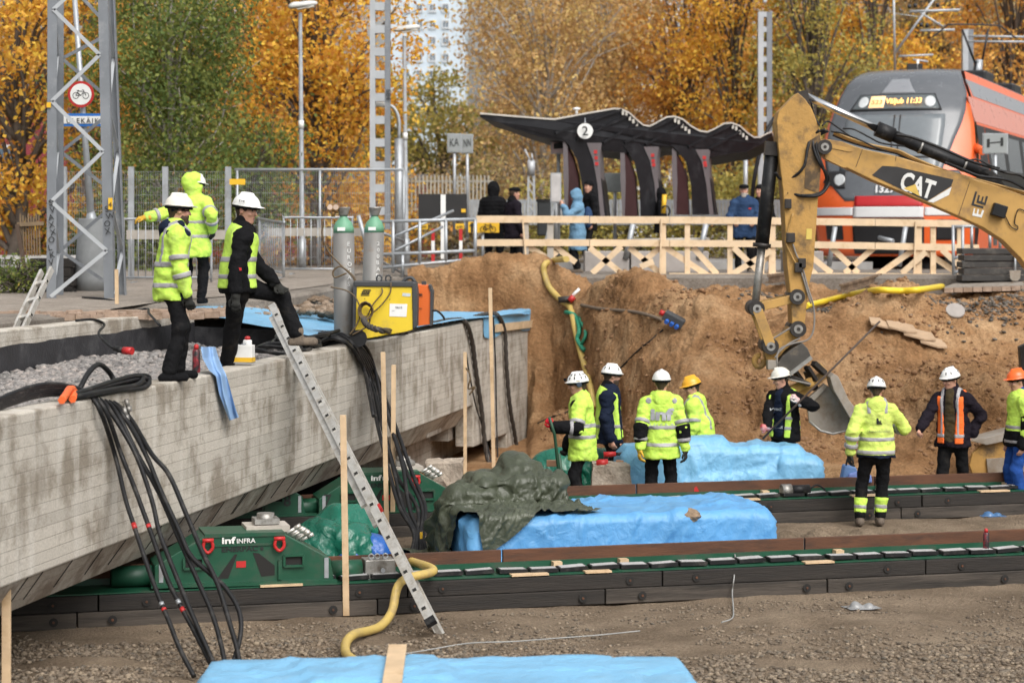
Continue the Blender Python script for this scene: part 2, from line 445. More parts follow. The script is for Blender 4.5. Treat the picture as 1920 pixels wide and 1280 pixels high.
# clods and lumps lying on the sand and the trench floor (uncountable)
def stone_verts(n, seed, flat=0.65):
    bm = bmesh.new(); bmesh.ops.create_icosphere(bm, subdivisions=1, radius=1.0)
    V = np.array([v.co[:] for v in bm.verts]); Fa = np.array([[v.index for v in f.verts] for f in bm.faces]); bm.free()
    r = np.random.default_rng(seed); out = []
    for i in range(n):
        W = V * (1 + 0.45 * (r.random((len(V), 1)) - 0.5)) * np.array([1, 0.6 + 0.5 * r.random(), flat * (0.6 + 0.6 * r.random())])
        out.append(W)
    return out, Fa
def scatter(name, pts, sizes, m, seed, flat=0.65, parent=None, proto=24):
    prot, Fa = stone_verts(proto, seed, flat); prot = np.array(prot); r = np.random.default_rng(seed + 1); n = len(pts)
    k = r.integers(0, proto, n); a = r.random(n) * 2 * PI; b = (r.random(n) - 0.5) * 0.9
    W = prot[k] * np.asarray(sizes)[:, None, None]
    ca, sa, cb, sb = np.cos(a)[:, None], np.sin(a)[:, None], np.cos(b)[:, None], np.sin(b)[:, None]
    x, y, z = W[..., 0], W[..., 1], W[..., 2]
    y, z = y * cb - z * sb, y * sb + z * cb
    x, y = x * ca - y * sa, x * sa + y * ca
    Vv = np.stack([x, y, z], -1) + np.asarray(pts)[:, None, :]
    nv = prot.shape[1]; Q = (Fa[None] + (np.arange(n) * nv)[:, None, None]).reshape(-1, 3)
    V2 = Vv.reshape(-1, 3)
    if parent is not None:
        inv = np.array(wmat(parent).inverted()); V2 = V2 @ inv[:3, :3].T + inv[:3, 3]
    o = link(name, npmesh(name, V2, Q, False), m, parent); o['kind'] = 'stuff'; return o

def stone_mat(key, stops, rough=0.85):
    m = bpy.data.materials.new(key); m.use_nodes = True; n, l = m.node_tree.nodes, m.node_tree.links
    b = n['Principled BSDF']; b.inputs['Roughness'].default_value = rough; b.inputs['Specular IOR Level'].default_value = 0.3
    g = n.new('ShaderNodeNewGeometry'); r = n.new('ShaderNodeValToRGB'); e = r.color_ramp.elements
    while len(e) < len(stops): e.new(0.5)
    for i, c in enumerate(stops): e[i].position = i / (len(stops) - 1); e[i].color = (*c, 1)
    l.new(g.outputs['Random Per Island'], r.inputs[0])
    tc = n.new('ShaderNodeTexCoord'); nz = n.new('ShaderNodeTexNoise'); nz.inputs['Scale'].default_value = 30
    l.new(tc.outputs['Object'], nz.inputs[0])
    mx = n.new('ShaderNodeMix'); mx.data_type = 'RGBA'; mx.blend_type = 'OVERLAY'; mx.inputs[0].default_value = 0.5
    l.new(r.outputs[0], mx.inputs[6]); l.new(nz.outputs[0], mx.inputs[7]); l.new(mx.outputs[2], b.inputs['Base Color'])
    MATS[key] = m; return m
M_PEB = stone_mat('pebbles', [(0.075, 0.058, 0.044), (0.205, 0.158, 0.113), (0.13, 0.103, 0.078), (0.265, 0.21, 0.15), (0.10, 0.086, 0.07)])
M_BAL = stone_mat('ballast_stone', [(0.13, 0.125, 0.12), (0.27, 0.25, 0.235), (0.19, 0.18, 0.175), (0.33, 0.29, 0.265), (0.10, 0.098, 0.098)])
M_CLOD = stone_mat('sand_clod', [(0.19, 0.10, 0.05), (0.28, 0.165, 0.09), (0.24, 0.135, 0.07)], 0.95)

r = np.random.default_rng(11)
n = 30000
px = r.random(n) * 2050 - 60; py = 1115 + 175 * r.random(n) ** 0.85
Yp = F * ZC / (py - HY); Xp = (px - CX) * Yp / F
mask = (fbm(Xp * 0.8, Yp * 1.6, 5.0, 3) > -0.35) & (((Xp - A1.x) * N.x + (Yp - A1.y) * N.y) < -0.25)
Xp, Yp = Xp[mask], Yp[mask]
sz = 0.004 + 0.022 * r.random(len(Xp)) ** 3 + 0.016 * (Yp < 18.9 + .5 * fbm(Xp * .7, 0, 1, 2)) * r.random(len(Xp)) ** 1.5
pts = np.stack([Xp, Yp, floor_z(Xp, Yp) + sz * 0.25], -1)
tag(scatter('gravel', pts, sz, M_PEB, 21, 0.6), 'brown pebbly gravel in the foreground of the trench', 'gravel')
n = 15000
Xs = 0.5 + 9.3 * r.random(n); Ys = 28.4 + 9 * r.random(n)
keep = fbm(Xs * 1.1, Ys * 1.1, 3.0, 3) > 0.05
Xs, Ys = Xs[keep], Ys[keep]; sz = 0.008 + 0.05 * r.random(len(Xs)) ** 4
tag(scatter('sand_clods', np.stack([Xs, Ys, sdrop(Xs, Ys) + sz * 0.25], -1), sz, M_CLOD, 31, 0.7), 'loose clods of brown sand on the slope', 'sand')
# dark ballast pit and grey gravel at the top right of the slope
n = 3200
Xb = np.concatenate([GA(1500, 36) + 0.75 * r.normal(size=1500), GA(1850, 35.5) + 1.2 * r.normal(size=n - 1500)]); Yb = np.concatenate([36.1 + 0.45 * r.normal(size=1500), 35.6 + 0.8 * r.normal(size=n - 1500)])
sz = 0.018 + 0.03 * r.random(n)
m_dark = stone_mat('dark_ballast', [(0.05, 0.045, 0.04), (0.11, 0.095, 0.08), (0.2, 0.17, 0.14)])
tag(scatter('dark_ballast', np.stack([Xb, Yb, sdrop(Xb, Yb) + sz * 0.3], -1), sz, m_dark, 41), 'dark track ballast at the top of the sand slope', 'gravel')

# upper ground, one sheet that reaches the horizon, with a broken edge above the trench
W0 = Vector((-5.66, 23.6, 0)); W1 = Vector((-4.36, 29.3, 0)); WD = (W1 - W0).normalized(); WNn = Vector((-WD.y, WD.x, 0))
edge = [W0 - WD * 9 + WNn * 0.75, W0 + WNn * 0.75, W1 - WD * 0.6 + WNn * 0.75, Vector((-4.4, 30.6, 0)), Vector((-3.4, 31.6, 0)), Vector((-2.9, 34.2, 0)), Vector((-2.2, 39.3, 0)), Vector((0.5, 39.6, 0)), Vector((11, 38.6, 0)), Vector((14, 34.5, 0)), Vector((30, 34.5, 0))]
rows = []
ext = [0.0, 0.25, 0.8, 2.0, 5.0, 12, 40, 120, 500]
for i, e in enumerate(edge):
    d = Vector((-1, 0.05, 0)) if i < 3 else (Vector((-0.6, 1, 0)) if i == 3 else Vector((0, 1, 0)))
    if i == 4: d = Vector((-0.25, 1, 0))
    row = [Vector((e.x, e.y, 0.05))]
    for k in ext:
        q = e + d * k; q.z = float(upper_z(q.y)) - (0.05 if k == 0 else 0); row.append(q)
    rows.append(row)
V = [v for rw in rows for v in rw]; m_ = len(rows[0])
Fq = [(i * m_ + j, i * m_ + j + 1, (i + 1) * m_ + j + 1, (i + 1) * m_ + j) for i in range(len(rows) - 1) for j in range(m_ - 1)]
ug = MB().add(V, Fq).build('upper_ground', M_UPPER, origin=(0, 0, 0)); tag(ug, kind='structure')
far = MB().add([(-600, 44, 2.55), (600, 44, 2.55), (600, 900, 2.55), (-600, 900, 2.55)], [(0, 1, 2, 3)]).build('ground', soil('far_ground', (0.12, 0.13, 0.06), (0.17, 0.16, 0.09), (0.21, 0.17, 0.1), 0.3), origin=(0, 0, 0)); tag(far, kind='structure')

# pale paved path on the left, with single pavers along its broken edge
M_PAVE = soil('paving', (0.20, 0.17, 0.145), (0.26, 0.225, 0.19), (0.31, 0.275, 0.24), 0.35, 3.0, 22)
path = MB(); pv = []
for i, (x0, x1, Y) in enumerate([(-9.6, -5.45, 27.4), (-9.8, -4.95, 30.2), (-9.5, -3.7, 32.5), (-8.5, -3.0, 35), (-8.5, -3.0, 39.5), (-8, -2.5, 44)]):
    z = float(upper_z(Y)) + 0.012; pv += [(x0, Y, z), (x1, Y, z)]
pth = MB().add(pv, [(2 * i, 2 * i + 1, 2 * i + 3, 2 * i + 2) for i in range(5)]).build('path', M_PAVE, origin=(-6, 30, 2.6)); tag(pth, kind='structure')
M_PAVER = mat('paver', (0.34, 0.25, 0.19), 0.9, var=0.3, scale=6, bump=0.5, bscale=50, dirt=(0.2, 0.13, 0.08), dscale=4)
pm = MB().box((0, 0, 0), (0.195, 0.1, 0.085)).mesh('paver')
pm.materials.append(M_PAVER)
for row in range(4):
    for k in range(17):
        px_ = -8 + k * 27 + (row % 2) * 13 + random.uniform(-2, 2)
        Y = 26.95 + row * 0.115 + 0.003 * max(0, px_ - 100) + random.uniform(-0.012, 0.012)
        o = bpy.data.objects.new('paver', pm); COL.objects.link(o); o.parent = pth
        z = float(upper_z(Y)) + random.uniform(-0.045, -0.01) + (0.02 if row else -0.012)
        o.location = Vector((GA(px_, Y), Y, z)) - pth.location
        o.rotation_euler = (random.uniform(-.09, .09), random.uniform(-.07, .07), random.uniform(-.05, .05))
# broken dirt bank between path and bridge
n = 1500; Xs = -4.9 + 2.6 * r.random(n); Ys = 30.2 + 3.2 * r.random(n); sz = 0.02 + 0.09 * r.random(n) ** 3
tag(scatter('rubble', np.stack([Xs, Ys, 2.48 + 0.12 * fbm(Xs, Ys, 0, 2) + 0.035 * (Ys - 30.2)], -1), sz, stone_mat('rubble_mat', [(0.13, 0.09, 0.06), (0.22, 0.16, 0.11), (0.28, 0.22, 0.17)]), 61), 'broken earth and rubble at the edge of the path', 'rubble')
# ================================================================ TREES AND FAR BACKGROUND
def leafmat(key, stops, trans=0.4):
    m = bpy.data.materials.new(key); m.use_nodes = True; n, l = m.node_tree.nodes, m.node_tree.links
    b = n['Principled BSDF']; b.inputs['Roughness'].default_value = 0.6; b.inputs['Specular IOR Level'].default_value = 0.25
    g = n.new('ShaderNodeNewGeometry'); rp = n.new('ShaderNodeValToRGB'); e = rp.color_ramp.elements
    while len(e) < len(stops): e.new(0.5)
    for i, c in enumerate(stops): e[i].position = i / (len(stops) - 1); e[i].color = (*c, 1)
    # clump tint: neighbouring leaves share a hue drift
    tc = n.new('ShaderNodeTexCoord'); nz = n.new('ShaderNodeTexNoise'); nz.inputs['Scale'].default_value = 0.75; nz.inputs['Detail'].default_value = 3
    l.new(tc.outputs['Object'], nz.inputs[0])
    mr = n.new('ShaderNodeMapRange'); mr.inputs[1].default_value = 0.3; mr.inputs[2].default_value = 0.7
    l.new(nz.outputs[0], mr.inputs[0])
    ma = n.new('ShaderNodeMath'); ma.operation = 'MULTIPLY_ADD'; ma.inputs[1].default_value = 0.5
    mb = n.new('ShaderNodeMath'); mb.operation = 'MULTIPLY'; mb.inputs[1].default_value = 0.5
    l.new(mr.outputs[0], mb.inputs[0]); l.new(g.outputs['Random Per Island'], ma.inputs[0]); l.new(mb.outputs[0], ma.inputs[2])
    l.new(ma.outputs[0], rp.inputs[0]); l.new(rp.outputs[0], b.inputs['Base Color'])
    t = n.new('ShaderNodeBsdfTranslucent'); l.new(rp.outputs[0], t.inputs[0])
    mx = n.new('ShaderNodeMixShader'); mx.inputs[0].default_value = trans
    l.new(b.outputs[0], mx.inputs[1]); l.new(t.outputs[0], mx.inputs[2]); l.new(mx.outputs[0], n['Material Output'].inputs[0])
    return m
LM = {
 'gold': leafmat('leaf_gold', [(0.9, 0.521, 0.0633), (0.746, 0.352, 0.0493), (0.9, 0.633, 0.0914), (0.605, 0.255, 0.0493), (0.858, 0.549, 0.0914), (0.381, 0.325, 0.0633)]),
 'orange': leafmat('leaf_orange', [(0.761, 0.397, 0.0823), (0.875, 0.567, 0.119), (0.59, 0.277, 0.0823), (0.832, 0.499, 0.137), (0.918, 0.705, 0.155)]),
 'rust': leafmat('leaf_rust', [(0.56, 0.344, 0.137), (0.703, 0.465, 0.192), (0.447, 0.277, 0.137), (0.761, 0.567, 0.211), (0.474, 0.414, 0.192)]),
 'green': leafmat('leaf_green', [(0.121, 0.19, 0.0465), (0.184, 0.253, 0.0638), (0.0983, 0.15, 0.0465), (0.265, 0.288, 0.0695), (0.207, 0.242, 0.0695), (0.495, 0.357, 0.081)]),
 'olive': leafmat('leaf_olive', [(0.352, 0.339, 0.0914), (0.521, 0.423, 0.105), (0.282, 0.282, 0.0914), (0.633, 0.493, 0.134), (0.438, 0.325, 0.105)]),
 'brown': leafmat('leaf_brown', [(0.359, 0.233, 0.11), (0.503, 0.327, 0.137), (0.273, 0.2, 0.119), (0.431, 0.362, 0.137), (0.617, 0.465, 0.174)]),
}
M_BARK = mat('bark', (0.11, 0.09, 0.075), 0.9, var=0.35, scale=6, bump=0.6, bscale=20)
M_BIRCH = mat('birch_bark', (0.42, 0.385, 0.34), 0.85, var=0.2, scale=5, dirt=(0.05, 0.045, 0.04), dscale=7, damt=0.35, stretch=(1, 1, 3))

def tree(label, px, Y, H, crown, leaf, nleaf, lsize=0.15, bark=None, group=None, nb=90, name='autumn_tree', trunk_r=0.16, cat='tree', spread=0.36, lean=0.0, shell=0.55, droop=0.0, seed=0):
    """crown = (centre height, rx, ry, rz); limbs reach to clump centres, leaves gather round each clump"""
    rr = np.random.default_rng(1000 + int(px) * 7 + int(Y) + seed)
    z0 = float(upper_z(Y)) - 0.1
    base = Vector(((px - CX) * Y / F, Y, z0)); t = thing(name, label, cat, base, 0, group)
    cz, rx, ry, rz = crown; bark = bark or M_BARK
    C = np.array([base.x + lean, base.y, z0 + cz])
    u = rr.normal(size=(nb, 3)); u /= np.linalg.norm(u, axis=1)[:, None]
    rad = shell + (1 - shell) * rr.random(nb) ** 0.6
    lob = 1 + 0.28 * np.sin(u[:, 0] * 5 + rr.random() * 6) * np.cos(u[:, 2] * 4 + rr.random() * 6)
    inner = rr.random(nb) < 0.3; rad[inner] *= 0.6
    cl = C + u * rad[:, None] * lob[:, None] * np.array([rx, ry, rz])
    cl[:, 2] = np.maximum(cl[:, 2], z0 + 0.3)
    tb = MB()
    top = Vector((C[0] + 0.1 * rx, C[1], min(z0 + H * 0.93, C[2] + rz * 0.8)))
    tp = [base, base.lerp(top, .25) + Vector((rr.normal() * .08, 0, 0)), base.lerp(top, .5) + Vector((rr.normal() * .15, rr.normal() * .1, 0)), base.lerp(top, .75) + Vector((rr.normal() * .2, 0, 0)), top]
    sp = spline(tp, 4); L = len(sp)
    tb.tube(sp, [trunk_r * (1 - 0.88 * i / (L - 1)) for i in range(L)], 8)
    trunk = tb.build('trunk', bark, t)
    lb = MB()
    for c in cl[:min(nb, 46)]:
        c = Vector(c); f = max(0.12, min(0.85, ((c.z - base.z) / (top.z - base.z)) * 0.62 + rr.normal() * 0.04))
        s0 = sp[int(f * (L - 1))]; r0 = trunk_r * (1 - 0.85 * f) * 0.55
        mid = s0.lerp(c, 0.55) + Vector((rr.normal() * .15, rr.normal() * .15, 0.12 * (c - s0).length - droop))
        lb.tube(spline([s0, mid, c], 3), [r0 * (1 - 0.85 * i / 6) + 0.006 for i in range(7)], 5)
        for q in range(2):
            e = c + Vector(rr.normal(size=3)) * spread * 1.1
            lb.tube([mid.lerp(c, 0.5), e], [0.012, 0.004], 4)
    lb.build('limbs', bark, trunk)
    k = rr.integers(0, nb, nleaf); csz = spread * (0.6 + 0.8 * rr.random(nb))
    pos = cl[k] + rr.normal(size=(nleaf, 3)) * csz[k][:, None] * np.array([1, 1, 0.75])
    if droop: pos[:, 2] -= droop * rr.random(nleaf) ** 2 * 1.4
    a = rr.normal(size=(nleaf, 3)); a /= np.linalg.norm(a, axis=1)[:, None]
    b = rr.normal(size=(nleaf, 3)); b -= a * (a * b).sum(1)[:, None]; b /= np.linalg.norm(b, axis=1)[:, None]
    s = lsize * (0.55 + 0.8 * rr.random(nleaf))[:, None]
    w = 0.62
    Vl = np.stack([pos - a * s * .5, pos + b * s * w * .5 , pos + a * s * .55, pos - b * s * w * .5], 1).reshape(-1, 3) - np.array(base)
    link('crown', npmesh('crown', Vl, np.arange(nleaf * 4).reshape(-1, 4)), LM[leaf], t)
    return t

T = tree
# left
T('golden maple with dark trunk at the far left behind the lattice mast', 20, 46, 10, (4.2, 3.0, 2.2, 3.8), 'gold', 11000, 0.13, nb=110)
T('reddish orange maple behind the lattice mast beside the green birch', 150, 52, 11, (5.8, 2.6, 2.2, 3.8), 'orange', 10000, 0.13)
T('full green birch with pale trunk above the workers on the bridge', 315, 44, 10, (4.3, 1.75, 1.7, 4.1), 'green', 32000, 0.09, bark=M_BIRCH, nb=150, trunk_r=0.09, spread=0.34, droop=0.25, shell=0.4)
T('small green tree growing behind the fence beside the seated worker', 470, 46, 5, (1.9, 0.9, 0.9, 1.6), 'green', 5000, 0.1, nb=50, trunk_r=0.05)
T('bright golden maple behind the first street lamp', 590, 50, 11, (4.9, 2.0, 1.8, 4.7), 'gold', 17000, 0.125, nb=130)
T('deep orange maple between the green birch and the golden maple', 480, 55, 11, (5.6, 2.0, 1.8, 4.8), 'orange', 12000, 0.13)
# centre
T('olive yellow tree below the pale tower block', 800, 72, 9, (3.5, 2.4, 1.6, 3.1), 'olive', 14000, 0.15, nb=100)
T('loose rusty birch with pale bare limbs behind the shelter', 1010, 66, 12, (6.8, 3.0, 2.2, 5.2), 'rust', 17000, 0.125, bark=M_BIRCH, nb=150, trunk_r=0.13, spread=0.5)
T('second rusty birch with forked pale trunk behind the shelter roof', 1130, 70, 12, (6.6, 2.8, 2.2, 5.4), 'rust', 16000, 0.125, bark=M_BIRCH, nb=140, trunk_r=0.12, spread=0.5)
T('orange maple standing behind the middle of the shelter', 1275, 68, 12, (6.4, 2.4, 2.0, 5.6), 'orange', 13000, 0.14, nb=120)
T('golden tree to the left of the lattice mast beside the shelter', 1385, 64, 12, (6.2, 2.2, 2.0, 5.6), 'gold', 12500, 0.13, nb=120)
T('dusky yellow tree above the raised excavator arm', 1520, 62, 12, (5.8, 1.9, 1.8, 5.6), 'olive', 13000, 0.12, nb=130)
T('bright yellow maple behind the left edge of the train', 1630, 70, 13, (7.0, 2.4, 2.0, 5.6), 'gold', 13000, 0.14, nb=120)
T('brown leaved tree rising behind the roof of the train', 1770, 78, 14, (8.6, 2.6, 2.2, 4.6), 'brown', 11000, 0.15)
T('orange tree at the right edge behind the train', 1890, 72, 14, (7.8, 2.4, 2.0, 5.0), 'orange', 11000, 0.15)
# back row that closes the gaps
for i, (px, Y, k, lab) in enumerate([(-40, 80, 'orange', 'tall orange tree far back at the left edge'), (230, 84, 'olive', 'olive tree far back behind the green birch'), (420, 88, 'gold', 'tall golden tree far back left of the first street lamp'),
        (585, 90, 'orange', 'tall orange tree far back left of the ladder mast'), (1000, 92, 'rust', 'tall rusty tree far back right of the tower block'), (1080, 96, 'rust', 'tall rusty tree far back behind the birches'), (1240, 100, 'rust', 'tall rusty tree far back above the shelter'), (1440, 95, 'orange', 'tall orange tree far back behind the thin mast'),
        (1570, 98, 'gold', 'tall golden tree far back over the excavator arm'), (1700, 100, 'orange', 'tall orange tree far back left of the pantograph'), (1850, 98, 'rust', 'tall rusty tree far back right of the pantograph')]):
    T(lab, px, Y, 15, (8, 3.6, 2.5, 7.6), k, 9500, 0.2, nb=120, spread=0.6, group='far row of trees')
# shrubs behind the platform
for px, Y, k, h, w, lab in [(720, 58, 'brown', 2.6, 1.7, 'brown shrub behind the ladder mast'), (840, 60, 'brown', 2.9, 1.9, 'dark reddish brown shrub behind the small signs'), (960, 61, 'brown', 3.0, 1.9, 'reddish brown shrub behind the two people in black'),
        (1060, 58, 'olive', 2.2, 1.6, 'yellow green shrub at the left end of the shelter'), (1180, 58, 'olive', 2.6, 1.9, 'yellow green shrub seen through the shelter'), (1310, 58, 'olive', 2.8, 1.9, 'yellow green shrub seen through the far end of the shelter'),
        (1430, 60, 'olive', 3.2, 1.9, 'yellow green shrub behind the man in the blue jacket'), (1530, 62, 'olive', 3.2, 1.8, 'yellow green shrub behind the excavator stick'), (60, 50, 'gold', 2.0, 1.8, 'golden bush low behind the stacked timber'), (600, 52, 'gold', 2.2, 1.8, 'golden bush behind the steel barriers'), (690, 54, 'gold', 2.3, 1.4, 'orange yellow bush beside the ladder mast'),
        (450, 50, 'orange', 1.6, 1.5, 'orange bush low behind the crossing barriers'), (230, 47, 'green', 1.3, 1.5, 'low green bush behind the mesh fence')]:
    T(lab, px, Y, h, (h * .5, w, 1.1, h * .52), k, 4200, 0.12, nb=60, name='shrub', trunk_r=0.04, cat='shrub', spread=0.34)
# weeds at the left edge
T('leafy green weeds by the stacked timber at the left edge', 22, 32.5, 0.7, (0.3, 0.42, 0.3, 0.3), 'green', 1500, 0.06, nb=30, name='weeds', trunk_r=0.01, cat='plant', spread=0.12)

# pale tower block
def tower(label, px0, px1, ytop, Y, col, cols, rows_, wx, wy, ww, wh, name='tower_block', group=None):
    a, b = P(px0, 400, Y), P(px1, 400, Y); a.z = b.z = 2.4; h = P(0, ytop, Y).z
    t = thing(name, label, 'building', ((a.x + b.x) / 2, Y, 2.4), 0, group)
    MB().box(((a.x + b.x) / 2, Y + 6, (2.4 + h) / 2), (b.x - a.x, 12, h - 2.4)).build('wall', mat(name + str(px0), col, 0.85, var=0.05, scale=0.3), t)
    gl = mat('far_glass', (0.10, 0.14, 0.18), 0.15, var=0.1); fr = mat('far_frame', (0.6, 0.63, 0.66), 0.6, var=0.05)
    for i in range(cols):
        for j in range(rows_):
            c = P(wx[0] + i * wx[1], wy[0] + j * wy[1], Y); sx, sz = ww * Y / F, wh * Y / F
            f = MB()
            for q in (-1, 1): f.box((c.x + q * sx / 2, Y - 0.06, c.z), (0.12, 0.16, sz + 0.12)); f.box((c.x, Y - 0.06, c.z + q * sz / 2), (sx - 0.12, 0.15, 0.12))
            w = f.build('window', fr, t)
            MB().box((c.x, Y - 0.02, c.z), (sx - 0.1, 0.06, sz - 0.1)).build('pane', gl, w)
            MB().box((c.x, Y - 0.075, c.z), (0.07, 0.05, sz - 0.12)).build('mullion', fr, w)
tower('pale blue grey tower block with small square windows far behind the trees', 722, 872, -60, 190, (0.50, 0.58, 0.65), 4, 6, (762, 24.5), (15, 31), 12, 15)
tower('faint white apartment block glimpsed through the rusty birch', 1190, 1290, -60, 210, (0.62, 0.62, 0.63), 3, 5, (1207, 33), (10, 40), 13, 18)
# dark red building at the left edge
t = thing('red_building', 'dark red building half hidden by the maple at the left edge', 'building', (GA(30, 62), 62, 2.7))
MB().box((GA(20, 62), 64, 5.2), (3.2, 4, 5.2)).build('wall', mat('red_wall', (0.23, 0.035, 0.045), 0.8, var=0.12, scale=0.6), t)
MB().box((GA(20, 62), 64, 7.9), (3.5, 4.4, 0.18)).build('roof', mat('roof_dark', (0.12, 0.12, 0.13), 0.7), t)
w = MB().box((GA(10, 62), 61.97, 5.6), (0.9, 0.1, 1.1)).build('window', mat('far_frame'), t)
MB().box((GA(10, 62), 61.93, 5.6), (0.74, 0.08, 0.94)).build('pane', mat('far_glass'), w)
t = thing('low_red_building', 'low dark red building behind the golden maple and lamp', 'building', (GA(560, 66), 66, 2.7))
MB().box((GA(600, 66), 68, 3.9), (7, 4, 2.6)).build('wall', mat('red_wall'), t)
MB().box((GA(600, 66), 68, 5.3), (7.4, 4.4, 0.2)).build('roof', mat('roof_dark'), t)
# ================================================================ BRIDGE
BD = Vector((0.1945, 1, 0)).normalized(); BO = Vector((BD.y, -BD.x, 0))      # along the bridge, outward normal of the near face
B0 = Vector((-3.23, 20.5, 0))
def BP(px, py, off=0.0):
    o = B0 + BO * off; a = (px - CX) / F; k = BD.x / BD.y
    Y = (o.x - o.y * k) / (a - k); return P(px, py, Y)
def bs(px): return (BP(px, 500) - B0).dot(BD)
def BQ(s, t, z): return B0 + BD * s - BO * t + Vector((0, 0, z))           # t = inward
TOPZ, BOTZ = 2.24, 0.905

def concrete_mat(key, base=(0.50, 0.46, 0.40), dark=(0.26, 0.225, 0.18)):
    m = bpy.data.materials.new(key); m.use_nodes = True; n, l = m.node_tree.nodes, m.node_tree.links
    b = n['Principled BSDF']; b.inputs['Roughness'].default_value = 0.88; b.inputs['Specular IOR Level'].default_value = 0.25
    tc = n.new('ShaderNodeTexCoord'); sp = n.new('ShaderNodeSeparateXYZ'); cb = n.new('ShaderNodeCombineXYZ')
    l.new(tc.outputs['Object'], sp.inputs[0]); l.new(sp.outputs[0], cb.inputs[0]); dz = n.new('ShaderNodeTexNoise'); dz.inputs['Scale'].default_value = 2.2; l.new(tc.outputs['Object'], dz.inputs[0]); dm = n.new('ShaderNodeMath'); dm.operation = 'MULTIPLY_ADD'; dm.inputs[1].default_value = 0.006; l.new(dz.outputs[0], dm.inputs[0]); l.new(sp.outputs[2], dm.inputs[2]); l.new(dm.outputs[0], cb.inputs[1])
    br = n.new('ShaderNodeTexBrick'); l.new(cb.outputs[0], br.inputs[0])
    br.inputs['Scale'].default_value = 1.0; br.inputs['Brick Width'].default_value = 8.5; br.inputs['Row Height'].default_value = 0.098
    br.inputs['Mortar Size'].default_value = 0.0035; br.inputs['Mortar Smooth'].default_value = 0.4; br.offset = 0.37; br.inputs['Bias'].default_value = -0.2
    br.inputs['Color1'].default_value = (*base, 1); br.inputs['Color2'].default_value = (*(np.array(base) * 0.80), 1); br.inputs['Mortar'].default_value = (*(np.array(base) * 0.74), 1)
    # cloudy stains
    n1 = n.new('ShaderNodeTexNoise'); n1.inputs['Scale'].default_value = 1.6; n1.inputs['Detail'].default_value = 8; n1.inputs['Roughness'].default_value = 0.65
    l.new(tc.outputs['Object'], n1.inputs[0])
    r1 = n.new('ShaderNodeValToRGB'); r1.color_ramp.elements[0].position = 0.47; r1.color_ramp.elements[1].position = 0.60
    l.new(n1.outputs[0], r1.inputs[0])
    m1 = n.new('ShaderNodeMix'); m1.data_type = 'RGBA'; l.new(r1.outputs[0], m1.inputs[0]); l.new(br.outputs['Color'], m1.inputs[6]); m1.inputs[7].default_value = (*dark, 1)
    # run-down streaks
    mp = n.new('ShaderNodeMapping'); mp.inputs['Scale'].default_value = (5.5, 5.5, 0.55); l.new(tc.outputs['Object'], mp.inputs[0])
    n2 = n.new('ShaderNodeTexNoise'); n2.inputs['Scale'].default_value = 1.0; n2.inputs['Detail'].default_value = 6; l.new(mp.outputs[0], n2.inputs[0])
    r2 = n.new('ShaderNodeValToRGB'); r2.color_ramp.elements[0].position = 0.50; r2.color_ramp.elements[1].position = 0.74
    l.new(n2.outputs[0], r2.inputs[0])
    mu = n.new('ShaderNodeMath'); mu.operation = 'MULTIPLY'; mu.inputs[1].default_value = 0.65; l.new(r2.outputs[0], mu.inputs[0])
    m2 = n.new('ShaderNodeMix'); m2.data_type = 'RGBA'; l.new(mu.outputs[0], m2.inputs[0]); l.new(m1.outputs[2], m2.inputs[6]); m2.inputs[7].default_value = (0.60, 0.57, 0.52, 1)
    n3 = n.new('ShaderNodeTexNoise'); n3.inputs['Scale'].default_value = 45; n3.inputs['Detail'].default_value = 5; l.new(tc.outputs['Object'], n3.inputs[0])
    m3 = n.new('ShaderNodeMix'); m3.data_type = 'RGBA'; m3.blend_type = 'OVERLAY'; m3.inputs[0].default_value = 0.35; l.new(m2.outputs[2], m3.inputs[6]); l.new(n3.outputs[0], m3.inputs[7])
    l.new(m3.outputs[2], b.inputs['Base Color'])
    bp = n.new('ShaderNodeBump'); bp.inputs['Strength'].default_value = 0.7; bp.inputs['Distance'].default_value = 0.012; bp.invert = True
    ad = n.new('ShaderNodeMath'); ad.operation = 'MULTIPLY_ADD'; ad.inputs[1].default_value = -0.35; l.new(n3.outputs[0], ad.inputs[0]); l.new(br.outputs['Fac'], ad.inputs[2])
    l.new(ad.outputs[0], bp.inputs['Height']); l.new(bp.outputs[0], b.inputs['Normal'])
    MATS[key] = m; return m
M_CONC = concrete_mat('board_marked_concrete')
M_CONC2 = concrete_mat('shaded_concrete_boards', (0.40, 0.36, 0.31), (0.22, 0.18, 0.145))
M_TAR = mat('bitumen', (0.028, 0.028, 0.032), 0.55, var=0.3, scale=3, bump=0.3, bscale=30, dirt=(0.075, 0.075, 0.078), dscale=3, damt=0.3)
M_WOOD = mat('pale_timber', (0.58, 0.42, 0.26), 0.75, var=0.16, scale=5, stretch=(1, 1, 1), bump=0.15, bscale=40, dirt=(0.42, 0.28, 0.15), dscale=3, damt=0.35)
M_BLACK = mat('black_rubber', (0.010, 0.010, 0.011), 0.5, spec=.3, var=0.3, scale=8, dirt=(0.06, 0.055, 0.05), dscale=6, damt=0.3)
M_STEEL = mat('galvanised', (0.38, 0.40, 0.42), 0.5, 0.55, var=0.18, scale=5, dirt=(0.25, 0.24, 0.23), dscale=4, damt=0.3)
M_ALU = mat('aluminium', (0.62, 0.60, 0.56), 0.42, 0.6, var=0.12, scale=9, dirt=(0.40, 0.36, 0.30), dscale=7, damt=0.45)

